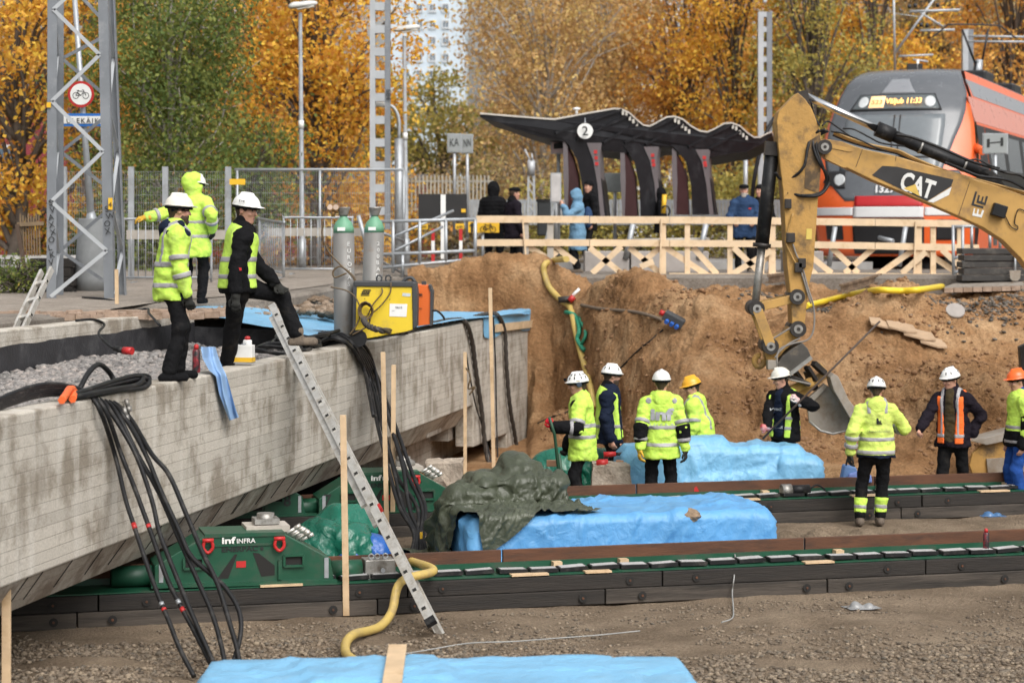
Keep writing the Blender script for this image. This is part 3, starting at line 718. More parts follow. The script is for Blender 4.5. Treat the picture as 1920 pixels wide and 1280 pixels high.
ang = math.atan2(BD.y, BD.x)
bridge = thing('concrete_bridge', 'grey board marked concrete bridge on green jacks at the left', 'bridge', BQ(bs(0), 0, 0), ang)
sE = bs(993)
prof = [(-7, BOTZ), (bs(887), BOTZ)]
for p_ in ((888, 838), (950, 813)): q = BP(*p_); prof.append(((q - B0).dot(BD), q.z))
prof += [(bs(951), -0.3), (sE, -0.3), (sE, TOPZ), (-7, TOPZ)]
MB().prism([BQ(s, 0, z) for s, z in prof], -BO * 0.30).build('parapet', M_CONC, bridge, bevel=0.018)
us = [(0.035, 1.25), (0.035, BOTZ + 0.004), (0.26, 0.585), (2.85, 0.585), (2.85, 1.25)]
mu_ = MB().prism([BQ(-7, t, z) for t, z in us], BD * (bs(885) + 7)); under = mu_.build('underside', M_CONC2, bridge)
M_SLIT = mat('slit', (0.012, 0.011, 0.01), 0.9)
for px_ in (60, 88, 143, 199, 243, 310, 352, 387, 427, 466, 470, 510, 540, 568, 597, 612, 660, 700):
    s_ = bs(px_); a_ = BQ(s_, 0.035, BOTZ - 0.01); b_ = BQ(s_ + random.uniform(-.03, .03), 0.2, 0.665)
    off_ = (BO * 0.8 + Vector((0, 0, -0.55))).normalized() * 0.0015
    MB().beam(a_ + off_, b_ + off_, 0.007, 0.005, up=BD).build('saw_joint', M_SLIT, under)
# recessed cross wall and bearing ledge under the far end
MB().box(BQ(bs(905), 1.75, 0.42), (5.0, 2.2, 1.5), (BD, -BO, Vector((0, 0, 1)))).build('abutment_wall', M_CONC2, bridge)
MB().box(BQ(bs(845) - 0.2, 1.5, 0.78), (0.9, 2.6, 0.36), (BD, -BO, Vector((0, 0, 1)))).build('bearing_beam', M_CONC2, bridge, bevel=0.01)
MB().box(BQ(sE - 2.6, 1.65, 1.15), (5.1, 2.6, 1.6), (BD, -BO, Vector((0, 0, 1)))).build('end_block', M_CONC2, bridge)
# far parapet, tar painted on its inner face with a ragged upper edge
FZ = 2.58
def FWp(d, t, z): return W0 + WD * d + WNn * t + Vector((0, 0, z))
LW = (W1 - W0).length
MB().prism([FWp(-7, 0, FZ), FWp(LW, 0, FZ), FWp(LW, 0.28, FZ), FWp(-7, 0.28, FZ)], (0, 0, -1.1)).build('far_parapet', M_CONC, bridge, bevel=0.015)
up_ = []; lo_ = []
for i in range(121):
    d_ = -7 + (LW + 7) * i / 120
    zz = FZ - 0.155 + 0.018 * float(fbm(np.array([d_ * 2.0]), np.array([0.3]), 0, 4)[0]) - 0.004 * (LW - d_)
    up_.append(FWp(d_, -0.003, zz)); lo_.append(FWp(d_, -0.003, 1.6))
MB().add(up_ + lo_, [(i, i + 1, 122 + i, 121 + i) for i in range(120)]).build('tar_coat', M_TAR, bridge)
e0, e1 = FWp(LW - 0.002, 0.0, 0), BQ(bs(700), 0.3, 0)
MB().prism([e0, e1, e1 + Vector((0, 0.25, 0)), e0 + Vector((0, 0.25, 0))], (0, 0, 2.36)).build('end_wall', M_TAR, bridge)
# ballast inside the trough
rb = np.random.default_rng(5); n = 11000
ss = -4.5 + 12.5 * rb.random(n); tt = 0.32 + 2.7 * rb.random(n)
pb = np.array([B0.x, B0.y]) + ss[:, None] * np.array([BD.x, BD.y]) - tt[:, None] * np.array([BO.x, BO.y])
inside = ((pb[:, 0] - W0.x) * WNn.x + (pb[:, 1] - W0.y) * WNn.y) < -0.03
pb, ss_, tt_ = pb[inside], ss[inside], tt[inside]
zb = 2.10 + 0.06 * fbm(pb[:, 0] * .8, pb[:, 1] * .8, 1, 3) + 0.10 * np.exp(-((ss_ + 2.4) / 1.6) ** 2) * np.exp(-((tt_ - 1.0) / .8) ** 2)
tag(scatter('ballast', np.column_stack([pb, zb]), 0.03 + 0.038 * rb.random(len(pb)), M_BAL, 71, 0.75), 'grey crushed stone ballast lying in the bridge trough', 'ballast')
MB().prism([BQ(-7, 0.3, 2.06), BQ(8, 0.3, 2.06), BQ(8, 2.9, 2.06), BQ(-7, 2.9, 2.06)], (0, 0, -0.2)).build('ballast_bed', mat('bed', (0.16, 0.145, 0.135), 0.95, var=0.4, scale=30, bump=1, bscale=25), bridge)

# ================================================================ SLIDE TRACKS
M_TIMB = mat('old_timber', (0.022, 0.018, 0.015), 0.8, var=0.4, scale=3, stretch=(0.5, 1, 6), bump=0.35, bscale=14, dirt=(0.013, 0.011, 0.010), dscale=1.6, damt=0.45)
M_TIMB2 = mat('old_timber_grey', (0.066, 0.054, 0.044), 0.85, var=0.35, scale=3, stretch=(0.5, 1, 6), bump=0.35, bscale=14, dirt=(0.014, 0.012, 0.010), dscale=1.0, damt=0.6)
M_RUST = mat('rusty_steel', (0.105, 0.043, 0.021), 0.75, 0.1, var=0.35, scale=3, stretch=(0.6, 1, 3), bump=0.2, bscale=30, dirt=(0.045, 0.024, 0.017), dscale=2, damt=0.45)
M_GREEN = mat('green_paint', (0.008, 0.070, 0.036), 0.42, var=0.2, scale=3, dirt=(0.045, 0.06, 0.042), dscale=3, damt=0.4)
M_PADT = mat('pad_top', (0.46, 0.46, 0.46), 0.35, var=0.1, scale=6, dirt=(0.4, 0.38, 0.35), dscale=4, damt=0.3)
M_HOLE = mat('bolt_hole', (0.012, 0.011, 0.01), 0.8)
def track(label, Pf, s0, s1, seed, pad_from, cuts, lens):
    rr = random.Random(seed)
    base = Pf((s0 + s1) / 2, 0, 0); t = thing('slide_track', label, 'slide track', base, math.atan2(U.y, U.x), 'timber slide tracks')
    ax = (U, N, Vector((0, 0, 1)))
    for layer in (0, 1):
        s = s0 - rr.uniform(0, 1.5) * layer
        while s < s1:
            L = lens[layer] * rr.uniform(0.85, 1.15); e = min(s + L, s1)
            if e - s < 0.3: break
            mt = M_TIMB if (layer == 1 or rr.random() < 0.25) else M_TIMB2
            yaw = rr.uniform(-.004, .004)
            tm = MB().box(Pf((s + e) / 2, 0.42 + rr.uniform(-.012, .012) + (0.02 if layer else 0), 0.072 + layer * 0.151), (e - s - 0.014, 0.84, 0.146), ax).build('timber', mt, t, bevel=0.008)
            for f in (0.13, 0.87) if e - s > 1.2 else (0.5,):
                q = Pf(s + (e - s) * f + rr.uniform(-.1, .1), -0.0155 + (0.02 if layer else 0), 0.072 + layer * 0.151)
                hb = MB().tube([q + N * 0.0, q - N * 0.004], 0.042, 12).tube([q - N * 0.0041, q - N * 0.012], 0.013, 6, mi=1)
                hb.build('bolt_recess', [M_HOLE, M_RUST], tm)
            s = e
    zt = 0.302
    MB().box(Pf((s0 + s1) / 2, 0.29, zt + 0.006), (s1 - s0, 0.5, 0.012), ax).build('channel_bed', M_GREEN, t)
    MB().box(Pf((s0 + s1) / 2, 0.535, zt + 0.035), (s1 - s0, 0.02, 0.07), ax).build('channel_wall', M_GREEN, t)
    s = s0
    while s < s1:
        e = min(s1, s + 3.25)
        MB().box(Pf((s + e) / 2, 0.56, zt + 0.112), (e - s - 0.02, 0.05, 0.155), ax).build('guide_rail', M_RUST, t, bevel=0.004)
        s = e
    pmx = MB().box((0, 0, 0), (0.285, 0.17, 0.036)).box((0.004, 0.012, 0.0195), (0.25, 0.12, 0.004), mi=1)
    pme = pmx.mesh('slide_pad'); pme.materials.append(M_BLACK); pme.materials.append(M_PADT)
    inv = wmat(t).inverted(); s = pad_from
    while s < s1:
        o = bpy.data.objects.new('slide_pad', pme); COL.objects.link(o); o.parent = t
        o.location = inv @ Pf(s, 0.20 + rr.uniform(-.03, .03), zt + 0.036 + rr.uniform(0, .008)); o.rotation_euler = (rr.uniform(-.03, .03), rr.uniform(-.05, .02), rr.uniform(-.06, .06))
        s += 0.315 + rr.uniform(-.01, .02)
    for s in cuts:
        MB().box(Pf(s, 0.06, zt + 0.016), (0.32 + rr.uniform(-.05, .1), 0.11, 0.018), ax).build('plywood_strip', M_WOOD, t)
        q = Pf(s + 0.4, 0.47, zt + 0.04); MB().box(q, (0.09, 0.10, 0.05), (U, N, Vector((0, 0, 1)))).build('wood_chock', M_WOOD, t)
    return t
track('near timber slide track with pads crossing the foreground', T1p, -1.6, 12.0, 4, 3.0, (2.6, 5.05, 5.75, 8.1), (2.6, 3.0))
track('rear timber slide track running behind the front blue tarp', T2p, -8.2, 4.6, 9, -5.2, (-0.4, 1.2, 3.0), (2.5, 2.9))

# ================================================================ GREEN JACK SKIDS
def TPx(px, py, t, A):
    o = A + N * t; a = (px - CX) / F
    return P(px, py, (o.x * N.x + o.y * N.y) / (a * N.x + N.y))
M_WHITE = mat('white_paint', (0.75, 0.75, 0.73), 0.5, var=0.06)
M_RED = mat('red_paint', (0.45, 0.02, 0.02), 0.45, var=0.15)
M_INK = mat('black_print', (0.012, 0.013, 0.013), 0.6)
M_DKG = mat('dark_green', (0.006, 0.05, 0.026), 0.5, var=0.2)
M_MACH = mat('machined_steel', (0.34, 0.33, 0.31), 0.45, 0.6, var=0.2, scale=8, dirt=(0.12, 0.10, 0.08), dscale=6)
def jack(label, A, t, q, num=None, nbox=True):
    """q maps unit coordinates (0..337, 0..99) drawn from the near jack into picture points"""
    def J(x, y, dt=0.0): a_, b_ = q(x, y); return TPx(a_, b_, t + dt, A)
    base = J(168, 92); jk = thing('jack_skid', label, 'jack', base, 0, 'green jack skids')
    MB().prism([J(0, 55), J(0, 90), J(336, 90), J(330, 50), J(244, 2), J(94, 2)], N * 0.5).build('body', M_GREEN, jk, bevel=0.008)
    MB().prism([J(-6, 90, -.05), J(342, 90, -.05), J(342, 97, -.05), J(-6, 97, -.05)], N * 0.6).build('base_flange', M_GREEN, jk)
    MB().prism([J(94, -2, -.012), J(244, -2, -.012), J(244, 5, -.012), J(94, 5, -.012)], N * 0.53).build('top_flange', M_GREEN, jk)
    MB().prism([J(94, 18, -.012), J(250, 18, -.012), J(250, 22, -.012), J(94, 22, -.012)], N * 0.012).build('weld_rib', M_GREEN, jk)
    for x in (58, 246):
        pts = [J(x - 3, 42, -.022), J(x + 33, 42, -.022), J(x + 33, 62, -.022), J(x - 3, 62, -.022)]
        f = MB()
        for i in range(4): f.beam(pts[i], pts[(i + 1) % 4], 0.022, 0.022, up=N)
        fr = f.build('window_frame', M_GREEN, jk)
        MB().prism([J(x, 45, -.002), J(x + 30, 45, -.002), J(x + 30, 60, -.002), J(x, 60, -.002)], N * 0.002 - N * 0.004).build('window_opening', M_HOLE, fr)
    MB().prism([J(150, 37, -.001), J(117, 82, -.001), J(138, 82, -.001)[:], J(155, 37, -.001)], -N * 0.003).build('cutout', M_HOLE, jk)
    MB().prism([J(184, 35, -.001), J(195, 36, -.001), J(225, 60, -.001), J(225, 78, -.001), J(200, 80, -.001)], -N * 0.003).build('cutout', M_HOLE, jk)
    MB().prism([J(153, 50, -.004), J(171, 50, -.004), J(171, 62, -.004), J(153, 62, -.004)], -N * 0.003).build('red_plate', M_RED, jk)
    MB().prism([J(231, 50), J(238, 50), J(238, 86), J(231, 86)], -N * 0.03).build('rib', M_GREEN, jk)
    for x in (8, 318): MB().prism([J(x, 48, -.002), J(x + 8, 48, -.002), J(x + 8, 86, -.002), J(x, 86, -.002)], -N * 0.006).build('grey_strap', M_STEEL, jk)
    for x in (100, 234):
        c = J(x, 16, -.05); up = Vector((0, 0, 1)); w = U * 0.035
        MB().tube(spline([c + w * 1 + up * .03, c + w * 1.25 - up * .04, c - up * .085, c - w * 1.25 - up * .04, c - w + up * .03], 5), 0.016, 8).tube([c - w * 1.5 + up * .03, c + w * 1.5 + up * .03], 0.02, 8).build('shackle', M_RED, jk)
    h = (J(0, 5) - J(0, 15)).length
    w1 = (J(126, 10) - J(152, 10)).length
    text_part('lettering', 'inf', J(126, 16.5, -.014), U, (0, 0, 1), h * 1.15, M_WHITE, jk, width=w1, bold=0.03)
    text_part('lettering', 'INFRA', J(154, 16.5, -.014), U, (0, 0, 1), h * 0.85, M_WHITE, jk, width=w1 * 1.35, bold=0.012)
    text_part('lettering', 'ENERPAC', J(126, 32, -.002), U, (0, 0, 1), h * 0.9, M_INK, jk, width=w1 * 2.6, bold=0.03)
    c = J(201, 27.5, -.004); MB().tube([c, c - N * 0.004], 0.017, 12).build('round_mark', M_INK, jk)
    # load plate and jack head that carries the bridge
    top = J(215, 1, .12); ax = (U, N, Vector((0, 0, 1)))
    MB().box(top + N * 0.25 + Vector((0, 0, 0.035)), (0.42, 0.36, 0.06), ax).build('load_plate', mat('plate_conc', (0.42, 0.38, 0.33), 0.9, var=0.2), jk)
    MB().cyl(top + N * 0.25 + Vector((0, 0, 0.06)), top + N * 0.25 + Vector((0, 0, 0.17)), 0.085, n=18).box(top + N * 0.25 + Vector((0, 0, 0.10)), (0.24, 0.24, 0.05), ax).build('ram', M_MACH, jk)
    # push cylinders out of both ends, with the hydraulic block
    a_ = J(330, 72, 0.22); MB().cyl(a_, a_ + U * 0.30, 0.095, n=18).build('push_cylinder', M_GREEN, jk)
    a2 = J(2, 72, 0.22); MB().cyl(a2, a2 - U * 0.42, 0.10, n=18).build('push_cylinder', M_DKG, jk)
    if nbox:
        c = a_ + U * 0.47; bl = MB().box(c, (0.30, 0.24, 0.20), ax).build('clamp_block', M_MACH, jk, bevel=0.008)
        for dx in (-.08, -.02, .06):
            MB().tube([c + U * (dx + 0.025 * math.cos(k * PI / 6)) + Vector((0, 0, 0.125 + 0.025 * math.sin(k * PI / 6))) - N * 0.05 for k in range(13)], 0.007, 6).build('eye_bolt', M_STEEL, bl)
        for dx in (-.12, -.06, 0, .06, .12): MB().cyl(c + U * dx - N * 0.12 - Vector((0, 0, .075)), c + U * dx - N * 0.132 - Vector((0, 0, .075)), 0.011, n=6).build('bolt', M_STEEL, bl)
        MB().cyl(c + U * .02 - N * 0.12, c + U * .02 - N * 0.145, 0.022, n=10).build('valve', M_STEEL, bl)
    # bundle of hydraulic couplings lying on the sloping shoulder
    for i in range(7):
        c = J(248 + 9 * (i % 3) + 6 * (i // 3), 0 + 6 * (i % 3) + 4 * (i // 3), 0.1 + 0.05 * i); d = (U * 1 + Vector((0, 0, 0.55)) - N * 0.2 * (i % 2)).normalized()
        MB().cyl(c, c + d * 0.09, 0.016, n=8).cyl(c + d * 0.09, c + d * 0.15, 0.022, 0.02, n=8).build('coupling', M_ALU, jk)
    if num:
        for s_, x in num: text_part('numeral', s_, J(x, 70, -.003), U, (0, 0, 1), 0.13, M_INK, jk, bold=0.02)
    return jk
jack('near green hydraulic jack skid with white lettering under the bridge', A1, 0.10, lambda x, y: (290 + x, 1001 + y - 0.028 * (x - 168)))
jack('rear green hydraulic jack skid numbered 7 half hidden by black cables', A2, 0.10, lambda x, y: (598 + x * 0.775, 886 + y * 0.83 - 0.02 * (x - 168)), num=(('7', 12),), nbox=False)
jk = jack('dark green jack skid numbered 8 in the shade under the bridge', A2, 0.10, lambda x, y: (330 + x * 0.72, 893 + y * 0.82 - 0.02 * (x - 168)), num=(('8', 280),), nbox=False)
# ================================================================ TARPAULINS (small cloth solver)
def cloth(P0, boxes, balls=(), floor=0.0, pins=None, steps=120, iters=5, damp=0.97, thick=0.012, seed=0, grav=0.0035, slack=1.0):
    """P0 (ny,nx,3) rest sheet laid out above the load; boxes = (centre, half sizes, yaw)"""
    X = P0.copy(); V = np.zeros_like(X); rr = np.random.default_rng(seed)
    X += rr.normal(size=X.shape) * 0.004; X[..., 2] += .03 * fbm(X[..., 0] * 3 + seed, X[..., 1] * 3, 0, 3)
    L0 = {}
    sh = [((0, 1), 1), ((1, 0), 1), ((1, 1), .35), ((1, -1), .35), ((0, 2), .04), ((2, 0), .04)]
    def pair(A, d):
        dy, dx = d; ny, nx = A.shape[:2]
        a = A[:ny - dy if dy else ny, (max(0, -dx)):(nx - max(0, dx))]
        b = A[dy:, max(0, dx):(nx + min(0, dx)) if dx < 0 else nx]
        return a, b
    for d, w in sh:
        a, b = pair(P0, d); L0[d] = np.linalg.norm(b - a, axis=-1) * (slack if d[0] * d[1] == 0 else .5 + .5 * slack)
    pm = np.ones(X.shape[:2] + (1,)); 
    if pins is not None: pm[pins] = 0
    # wind-up lumps: random per-edge slack gives creases
    for d, w in sh[:2]: L0[d] = L0[d] * (1 + 0.02 * rr.normal(size=L0[d].shape))
    for st in range(steps):
        Xo = X.copy(); V = V * damp; V[..., 2] -= grav; X = X + V * pm
        for it in range(iters):
            for d, w in sh:
                a, b = pair(X, d); D = b - a; L = np.linalg.norm(D, axis=-1) + 1e-9
                q = (0.5 * w * 0.55 * (L - L0[d]) / L)[..., None] * D
                if w < .2: q = np.where((L > L0[d] * 0.9)[..., None], q * 0, q)
                C = np.zeros_like(X); ca, cb = pair(C, d); ca += q; cb -= q
                X = X + C * pm
        hit = np.zeros(X.shape[:2], bool)
        for c, h, yaw in boxes:
            cs, sn = math.cos(yaw), math.sin(yaw); R = np.array([[cs, sn, 0], [-sn, cs, 0], [0, 0, 1]])
            q = (X - np.array(c)) @ R.T; H = np.array(h) + thick
            ins = (np.abs(q) < H).all(-1)
            if ins.any():
                gap = H - np.abs(q); k = gap.argmin(-1); qi = q[ins]; ki = k[ins]; r_ = np.arange(len(qi))
                sg = np.sign(qi[r_, ki]); sg[sg == 0] = 1; qi[r_, ki] = sg * H[ki]; q[ins] = qi; X = np.where(ins[..., None], q @ R + np.array(c), X); hit |= ins
        for c, r_ in balls:
            D = X - np.array(c); L = np.linalg.norm(D, axis=-1); ins = L < r_ + thick
            X = np.where(ins[..., None], np.array(c) + D / (L[..., None] + 1e-9) * (r_ + thick), X); hit |= ins
        low = X[..., 2] < floor + thick; X[..., 2] = np.maximum(X[..., 2], floor + thick); hit |= low
        V = (X - Xo); V = np.where(hit[..., None], V * 0.25, V)
    return X
def sheet(name, X, m, label, group=None, parent=None, cat='tarpaulin', crumple=0.0, seed=0, fold=0.0, dens=1.0, dirn=PI / 2):
    ny, nx = X.shape[:2]; i = np.arange(nx * ny).reshape(ny, nx)
    Q = np.stack([i[:-1, :-1], i[:-1, 1:], i[1:, 1:], i[1:, :-1]], -1).reshape(-1, 4)
    Vv = X.reshape(-1, 3).copy()
    if fold:
        du = np.gradient(X, axis=1); dv = np.gradient(X, axis=0); nn = np.cross(du, dv); nn /= np.linalg.norm(nn, axis=-1)[..., None] + 1e-9
        lu = np.linalg.norm(du, axis=-1).mean(); lv = np.linalg.norm(dv, axis=-1).mean(); gu, gv = np.meshgrid(np.arange(nx) * lu, np.arange(ny) * lv); rc = np.random.default_rng(seed + 50)
        h = np.zeros((ny, nx)); Lu, Lv = nx * lu, ny * lv; wob = .05 * fbm(gu * 2.5, gv * 2.5, seed, 3)
        for q in range(int(14 * Lu * Lv * dens)):
            x0, y0, an = rc.random() * Lu, rc.random() * Lv, rc.random() * PI if rc.random() < .5 else dirn + rc.normal() * .35
            ca, sa = math.cos(an), math.sin(an); d = -(gu - x0) * sa + (gv - y0) * ca + wob; l = (gu - x0) * ca + (gv - y0) * sa
            w = .03 + .12 * rc.random() ** 2; ln = .25 + 1.2 * rc.random() ** 1.5
            pr = np.where(d > 0, np.maximum(0, 1 - d / w), np.maximum(0, 1 + d / (w * .45)))
            h += (rc.random() * 1.1 + .25) * (1 if rc.random() < .7 else -.8) * (w / .1) ** .6 * pr * np.maximum(0, 1 - (l / ln) ** 2)
        h = np.clip(h, -2.2, 2.6)
        Vv += (nn * (fold * h)[..., None]).reshape(-1, 3)
    if crumple: Vv += crumple * np.stack([fbm(Vv[:, 0] * 9 + k * 5, Vv[:, 1] * 9, Vv[:, 2] * 9 + seed, 3) for k in range(3)], -1)
    c = Vv.mean(0); c[2] = Vv[:, 2].min()
    o = link(name, npmesh(name, Vv - c, Q, True), m); o.location = c; WM[o.name] = Matrix.Translation(Vector(c))
    s = o.modifiers.new('subd', 'SUBSURF'); s.levels = 1; s.render_levels = 1; s.subdivision_type = 'SIMPLE' if fold else 'CATMULL_CLARK'
    tag(o, label, cat, group); return o
def tarp_mat(key, col, rough=0.38, col2=None, cr=1.0):
    m = mat(key, col, rough, var=0.14, scale=1.6, dirt=col2, dscale=1.2, damt=0.3)
    n, l = m.node_tree.nodes, m.node_tree.links; b = n['Principled BSDF']; tc = [q for q in n if q.type == 'TEX_COORD'][0]
    v = n.new('ShaderNodeTexVoronoi'); v.feature = 'DISTANCE_TO_EDGE'; v.inputs['Scale'].default_value = 6.5
    nz = n.new('ShaderNodeTexNoise'); nz.inputs['Scale'].default_value = 3.5; nz.inputs['Detail'].default_value = 3
    ad = n.new('ShaderNodeMix'); ad.data_type = 'VECTOR'; ad.inputs[0].default_value = 0.2
    l.new(tc.outputs['Object'], nz.inputs[0]); l.new(tc.outputs['Object'], ad.inputs[4]); l.new(nz.outputs[1], ad.inputs[5]); l.new(ad.outputs[1], v.inputs[0])
    n2 = n.new('ShaderNodeTexNoise'); n2.inputs['Scale'].default_value = 9; n2.inputs['Detail'].default_value = 6; n2.inputs['Distortion'].default_value = 1.2
    l.new(tc.outputs['Object'], n2.inputs[0])
    ma = n.new('ShaderNodeMath'); ma.operation = 'MULTIPLY_ADD'; ma.inputs[1].default_value = 0.7; l.new(v.outputs[0], ma.inputs[0]); l.new(n2.outputs[0], ma.inputs[2])
    bp = n.new('ShaderNodeBump'); bp.inputs['Strength'].default_value = 0.55 * cr; bp.inputs['Distance'].default_value = 0.03
    l.new(ma.outputs[0], bp.inputs['Height']); l.new(bp.outputs[0], b.inputs['Normal'])
    return m
M_TBLUE = tarp_mat('blue_tarp', (0.10, 0.30, 0.56), 0.48, (0.15, 0.37, 0.60), .8)
M_TPALE = tarp_mat('pale_blue_tarp', (0.17, 0.40, 0.61), 0.45, (0.23, 0.45, 0.63), .9)
M_TDARK = tarp_mat('olive_tarp', (0.05, 0.058, 0.036), 0.42, (0.095, 0.105, 0.07), 1.1)
M_TGRN = tarp_mat('green_tarp', (0.01, 0.13, 0.085), 0.25, (0.02, 0.17, 0.10), 1.2)
M_TNAVY = tarp_mat('deep_blue_tarp', (0.02, 0.10, 0.36), 0.3)
yu = math.atan2(U.y, U.x)
def lay(c, lx, ly, nx, ny, yaw, z, tilt=0.0, shear=0.0):
    u, v = np.meshgrid(np.linspace(-lx / 2, lx / 2, nx), np.linspace(-ly / 2, ly / 2, ny))
    u = u + shear * v
    cs, sn = math.cos(yaw), math.sin(yaw)
    return np.stack([c[0] + u * cs - v * sn, c[1] + u * sn + v * cs, np.full_like(u, z) + tilt * u], -1)
# front blue tarp over a long low load behind the near track
cA = T1p(6.55, 2.35, 0)
bxA = [((cA.x, cA.y, 0.31), (1.72, 0.75, 0.33), yu), ((cA.x - 0.9, cA.y + .3, 0.4), (0.4, 0.35, 0.29), yu + .1), ((cA.x + 1.3, cA.y + .3, 0.4), (0.3, 0.35, 0.27), yu)]
X = cloth(lay((cA.x + 0.03, cA.y, 0), 4.25, 2.65, 118, 80, yu + 0.03, 0.82), bxA, floor=0.03, steps=110, seed=1)
sheet('tarpaulin', X, M_TBLUE, 'bright blue tarp covering a long load behind the near slide track', fold=.021, seed=1, dens=1.5, dirn=1.3)
for o_, s_ in ((cA + Vector((0, 0, 0)), 1),):
    MB().box((cA.x, cA.y, 0.22), (2.9, 1.1, 0.44), (U, N, Vector((0, 0, 1)))).build('pallet_load', M_TIMB, None)
    tag(bpy.data.objects['pallet_load'], 'covered load under the front blue tarp', 'load')
# rear blue tarp
cB = P(1365, 860, 27.95)
bxB = [((cB.x - .22, cB.y + .35, 0.40), (1.22, 0.36, 0.44), 0.12), ((cB.x - 0.45, cB.y + 0.3, 0.66), (0.45, 0.28, 0.28), 0.2), ((cB.x + 0.95, cB.y + .3, 0.35), (0.3, 0.3, 0.36), 0.1)]
X = cloth(lay((cB.x + 0.03, cB.y + .3, 0), 3.7, 2.0, 104, 60, 0.14, 1.05), bxB, floor=0.05, steps=110, seed=2)
sheet('tarpaulin', X, M_TPALE, 'pale blue tarp over a load behind the rear slide track', fold=.024, seed=2, dirn=1.2, dens=1.6)
# foreground tarp at the bottom edge
cC = Vector((-0.45, 14.6, 0))
bxC = [((cC.x, cC.y, 0.30), (1.72, 0.75, 0.32), 0.03), ((cC.x - 0.5, cC.y + .2, 0.4), (0.5, 0.4, 0.262), 0.2)]
X = cloth(lay((cC.x, cC.y, 0), 4.4, 2.7, 80, 50, 0.03, 0.8), bxC, floor=0.02, steps=90, seed=3)
sheet('tarpaulin', X, M_TPALE, 'pale blue tarp at the bottom edge of the picture with a board on it', fold=.012, seed=3, dirn=.3, dens=1.6)
bt = P(745, 1237, 15.25); b2 = P(733, 1330, 13.9)
tag(MB().beam(Vector((bt.x, 15.3, 0.715)), Vector((b2.x, 13.85, 0.69)), 0.13, 0.028).build('board', M_WOOD, bevel=0.003), 'pale board lying on the foreground tarp', 'board')
# olive tarp thrown over the left end of the front load
cD = P(925, 985, 23.6)
bxD = [((cD.x + 0.20, cD.y + 0.35, 0.40), (0.42, 0.45, 0.50), 0.25), ((cD.x - .28, cD.y + .1, 0.40), (0.20, 0.42, 0.38), 0.1)]
X = cloth(lay((cD.x + 0.0, cD.y + 0.0, 0), 1.45, 2.3, 76, 110, 0.5, 1.3), bxD + bxA, balls=[((cD.x - .3, cD.y + .2, 0.42), .34), ((cD.x + .22, cD.y + .45, 0.82), .28), ((cD.x - .05, cD.y + .2, .7), .22)], floor=0.03, steps=120, seed=4, thick=.06)
sheet('tarpaulin', X, M_TDARK, 'crumpled olive green tarp heaped at the left end of the blue tarp', fold=.034, seed=4, dens=3, dirn=.9)
X = cloth(lay((cD.x - 0.36, cD.y - 0.34, 0), 0.72, 1.5, 44, 66, 0.2, 1.0), [((cD.x - .36, cD.y - .2, 0.33), (0.17, 0.22, 0.36), 0.1)], balls=[((cD.x - .36, cD.y - .02, 0.55), .24)], floor=0.03, steps=90, seed=8, thick=.03)
sheet('tarpaulin', X, tarp_mat('black_tarp', (0.014, 0.016, 0.013), 0.22, (0.03, 0.034, 0.026), 1.4), 'glossy black tarp hanging below the olive tarp', fold=.028, seed=5, dens=3)
# green and blue tarps crumpled beside the jack
cE = P(628, 1000, 23.3)
X = cloth(lay((cE.x, cE.y + .1, 0), 1.4, 1.3, 56, 52, 0.4, 0.8), [], balls=[((cE.x - .18, cE.y + .1, .20), .30), ((cE.x + .22, cE.y, .17), .26), ((cE.x + .05, cE.y + .4, .3), .3)], floor=0.02, steps=90, seed=5)
sheet('tarpaulin', X, M_TGRN, 'shiny green tarp crumpled between the two jack skids', fold=.035, dens=4, seed=6)
X = cloth(lay((cE.x + .35, cE.y - .05, 0), 0.7, 0.7, 40, 40, 0.9, 0.5), [], balls=[((cE.x + .38, cE.y, .10), .2), ((cE.x + .2, cE.y - .2, .05), .15)], floor=0.02, steps=60, seed=6)
sheet('tarpaulin', X, M_TNAVY, 'deep blue tarp edge crumpled beside the green tarp', fold=.03, dens=5)
cG = P(1060, 862, 28.9)
X = cloth(lay((cG.x + .1, cG.y, 0), 1.7, 0.9, 60, 40, 0.1, 1.0), [((cG.x + .55, cG.y + .1, .35), (.3, .2, .36), 0.1)], balls=[((cG.x - .1, cG.y, .35), .36)], floor=0.05, steps=70, seed=7)
sheet('tarpaulin', X, M_TGRN, 'green tarp crumpled behind the worker with ear muffs', fold=.035)
# blue sheet stretched across the end of the bridge trough
gx, gy = 70, 22
u, v = np.meshgrid(np.linspace(0, 1, gx), np.linspace(0, 1, gy)); X = np.zeros((gy, gx, 3))
tx = [352, 470, 600, 720, 850, 996]; ty = [574, 572, 580, 584, 584, 586]; tY = [30.3, 31.5, 33, 35, 37, 38.75]
bx = [372, 500, 600, 720, 850, 975]; by = [588, 614, 634, 622, 601, 588]; bY = [29.3, 27.6, 26.6, 28.4, 32.2, 37.2]
for i in range(gy):
    for j in range(gx):
        s_, q = u[i, j] * 5, v[i, j]; g = lambda arr: float(np.interp(s_, range(6), arr))
        a_, b_ = P(g(tx), g(ty), g(tY)), P(g(bx), g(by), g(bY)); X[i, j] = a_.lerp(b_, q)
X[..., 2] += (-0.03 * np.sin(PI * v) + 0.012 * np.sin(u * 34 + 6 * v) * v + 0.02 * fbm(u * 9, v * 5, 0, 3)) * np.sin(PI * np.clip(v, .05, 1) * .8)
sheet('tarpaulin', X, M_TPALE, 'light blue tarp stretched across the bridge deck behind the gas cylinders', fold=.007, dens=.5, dirn=.2)
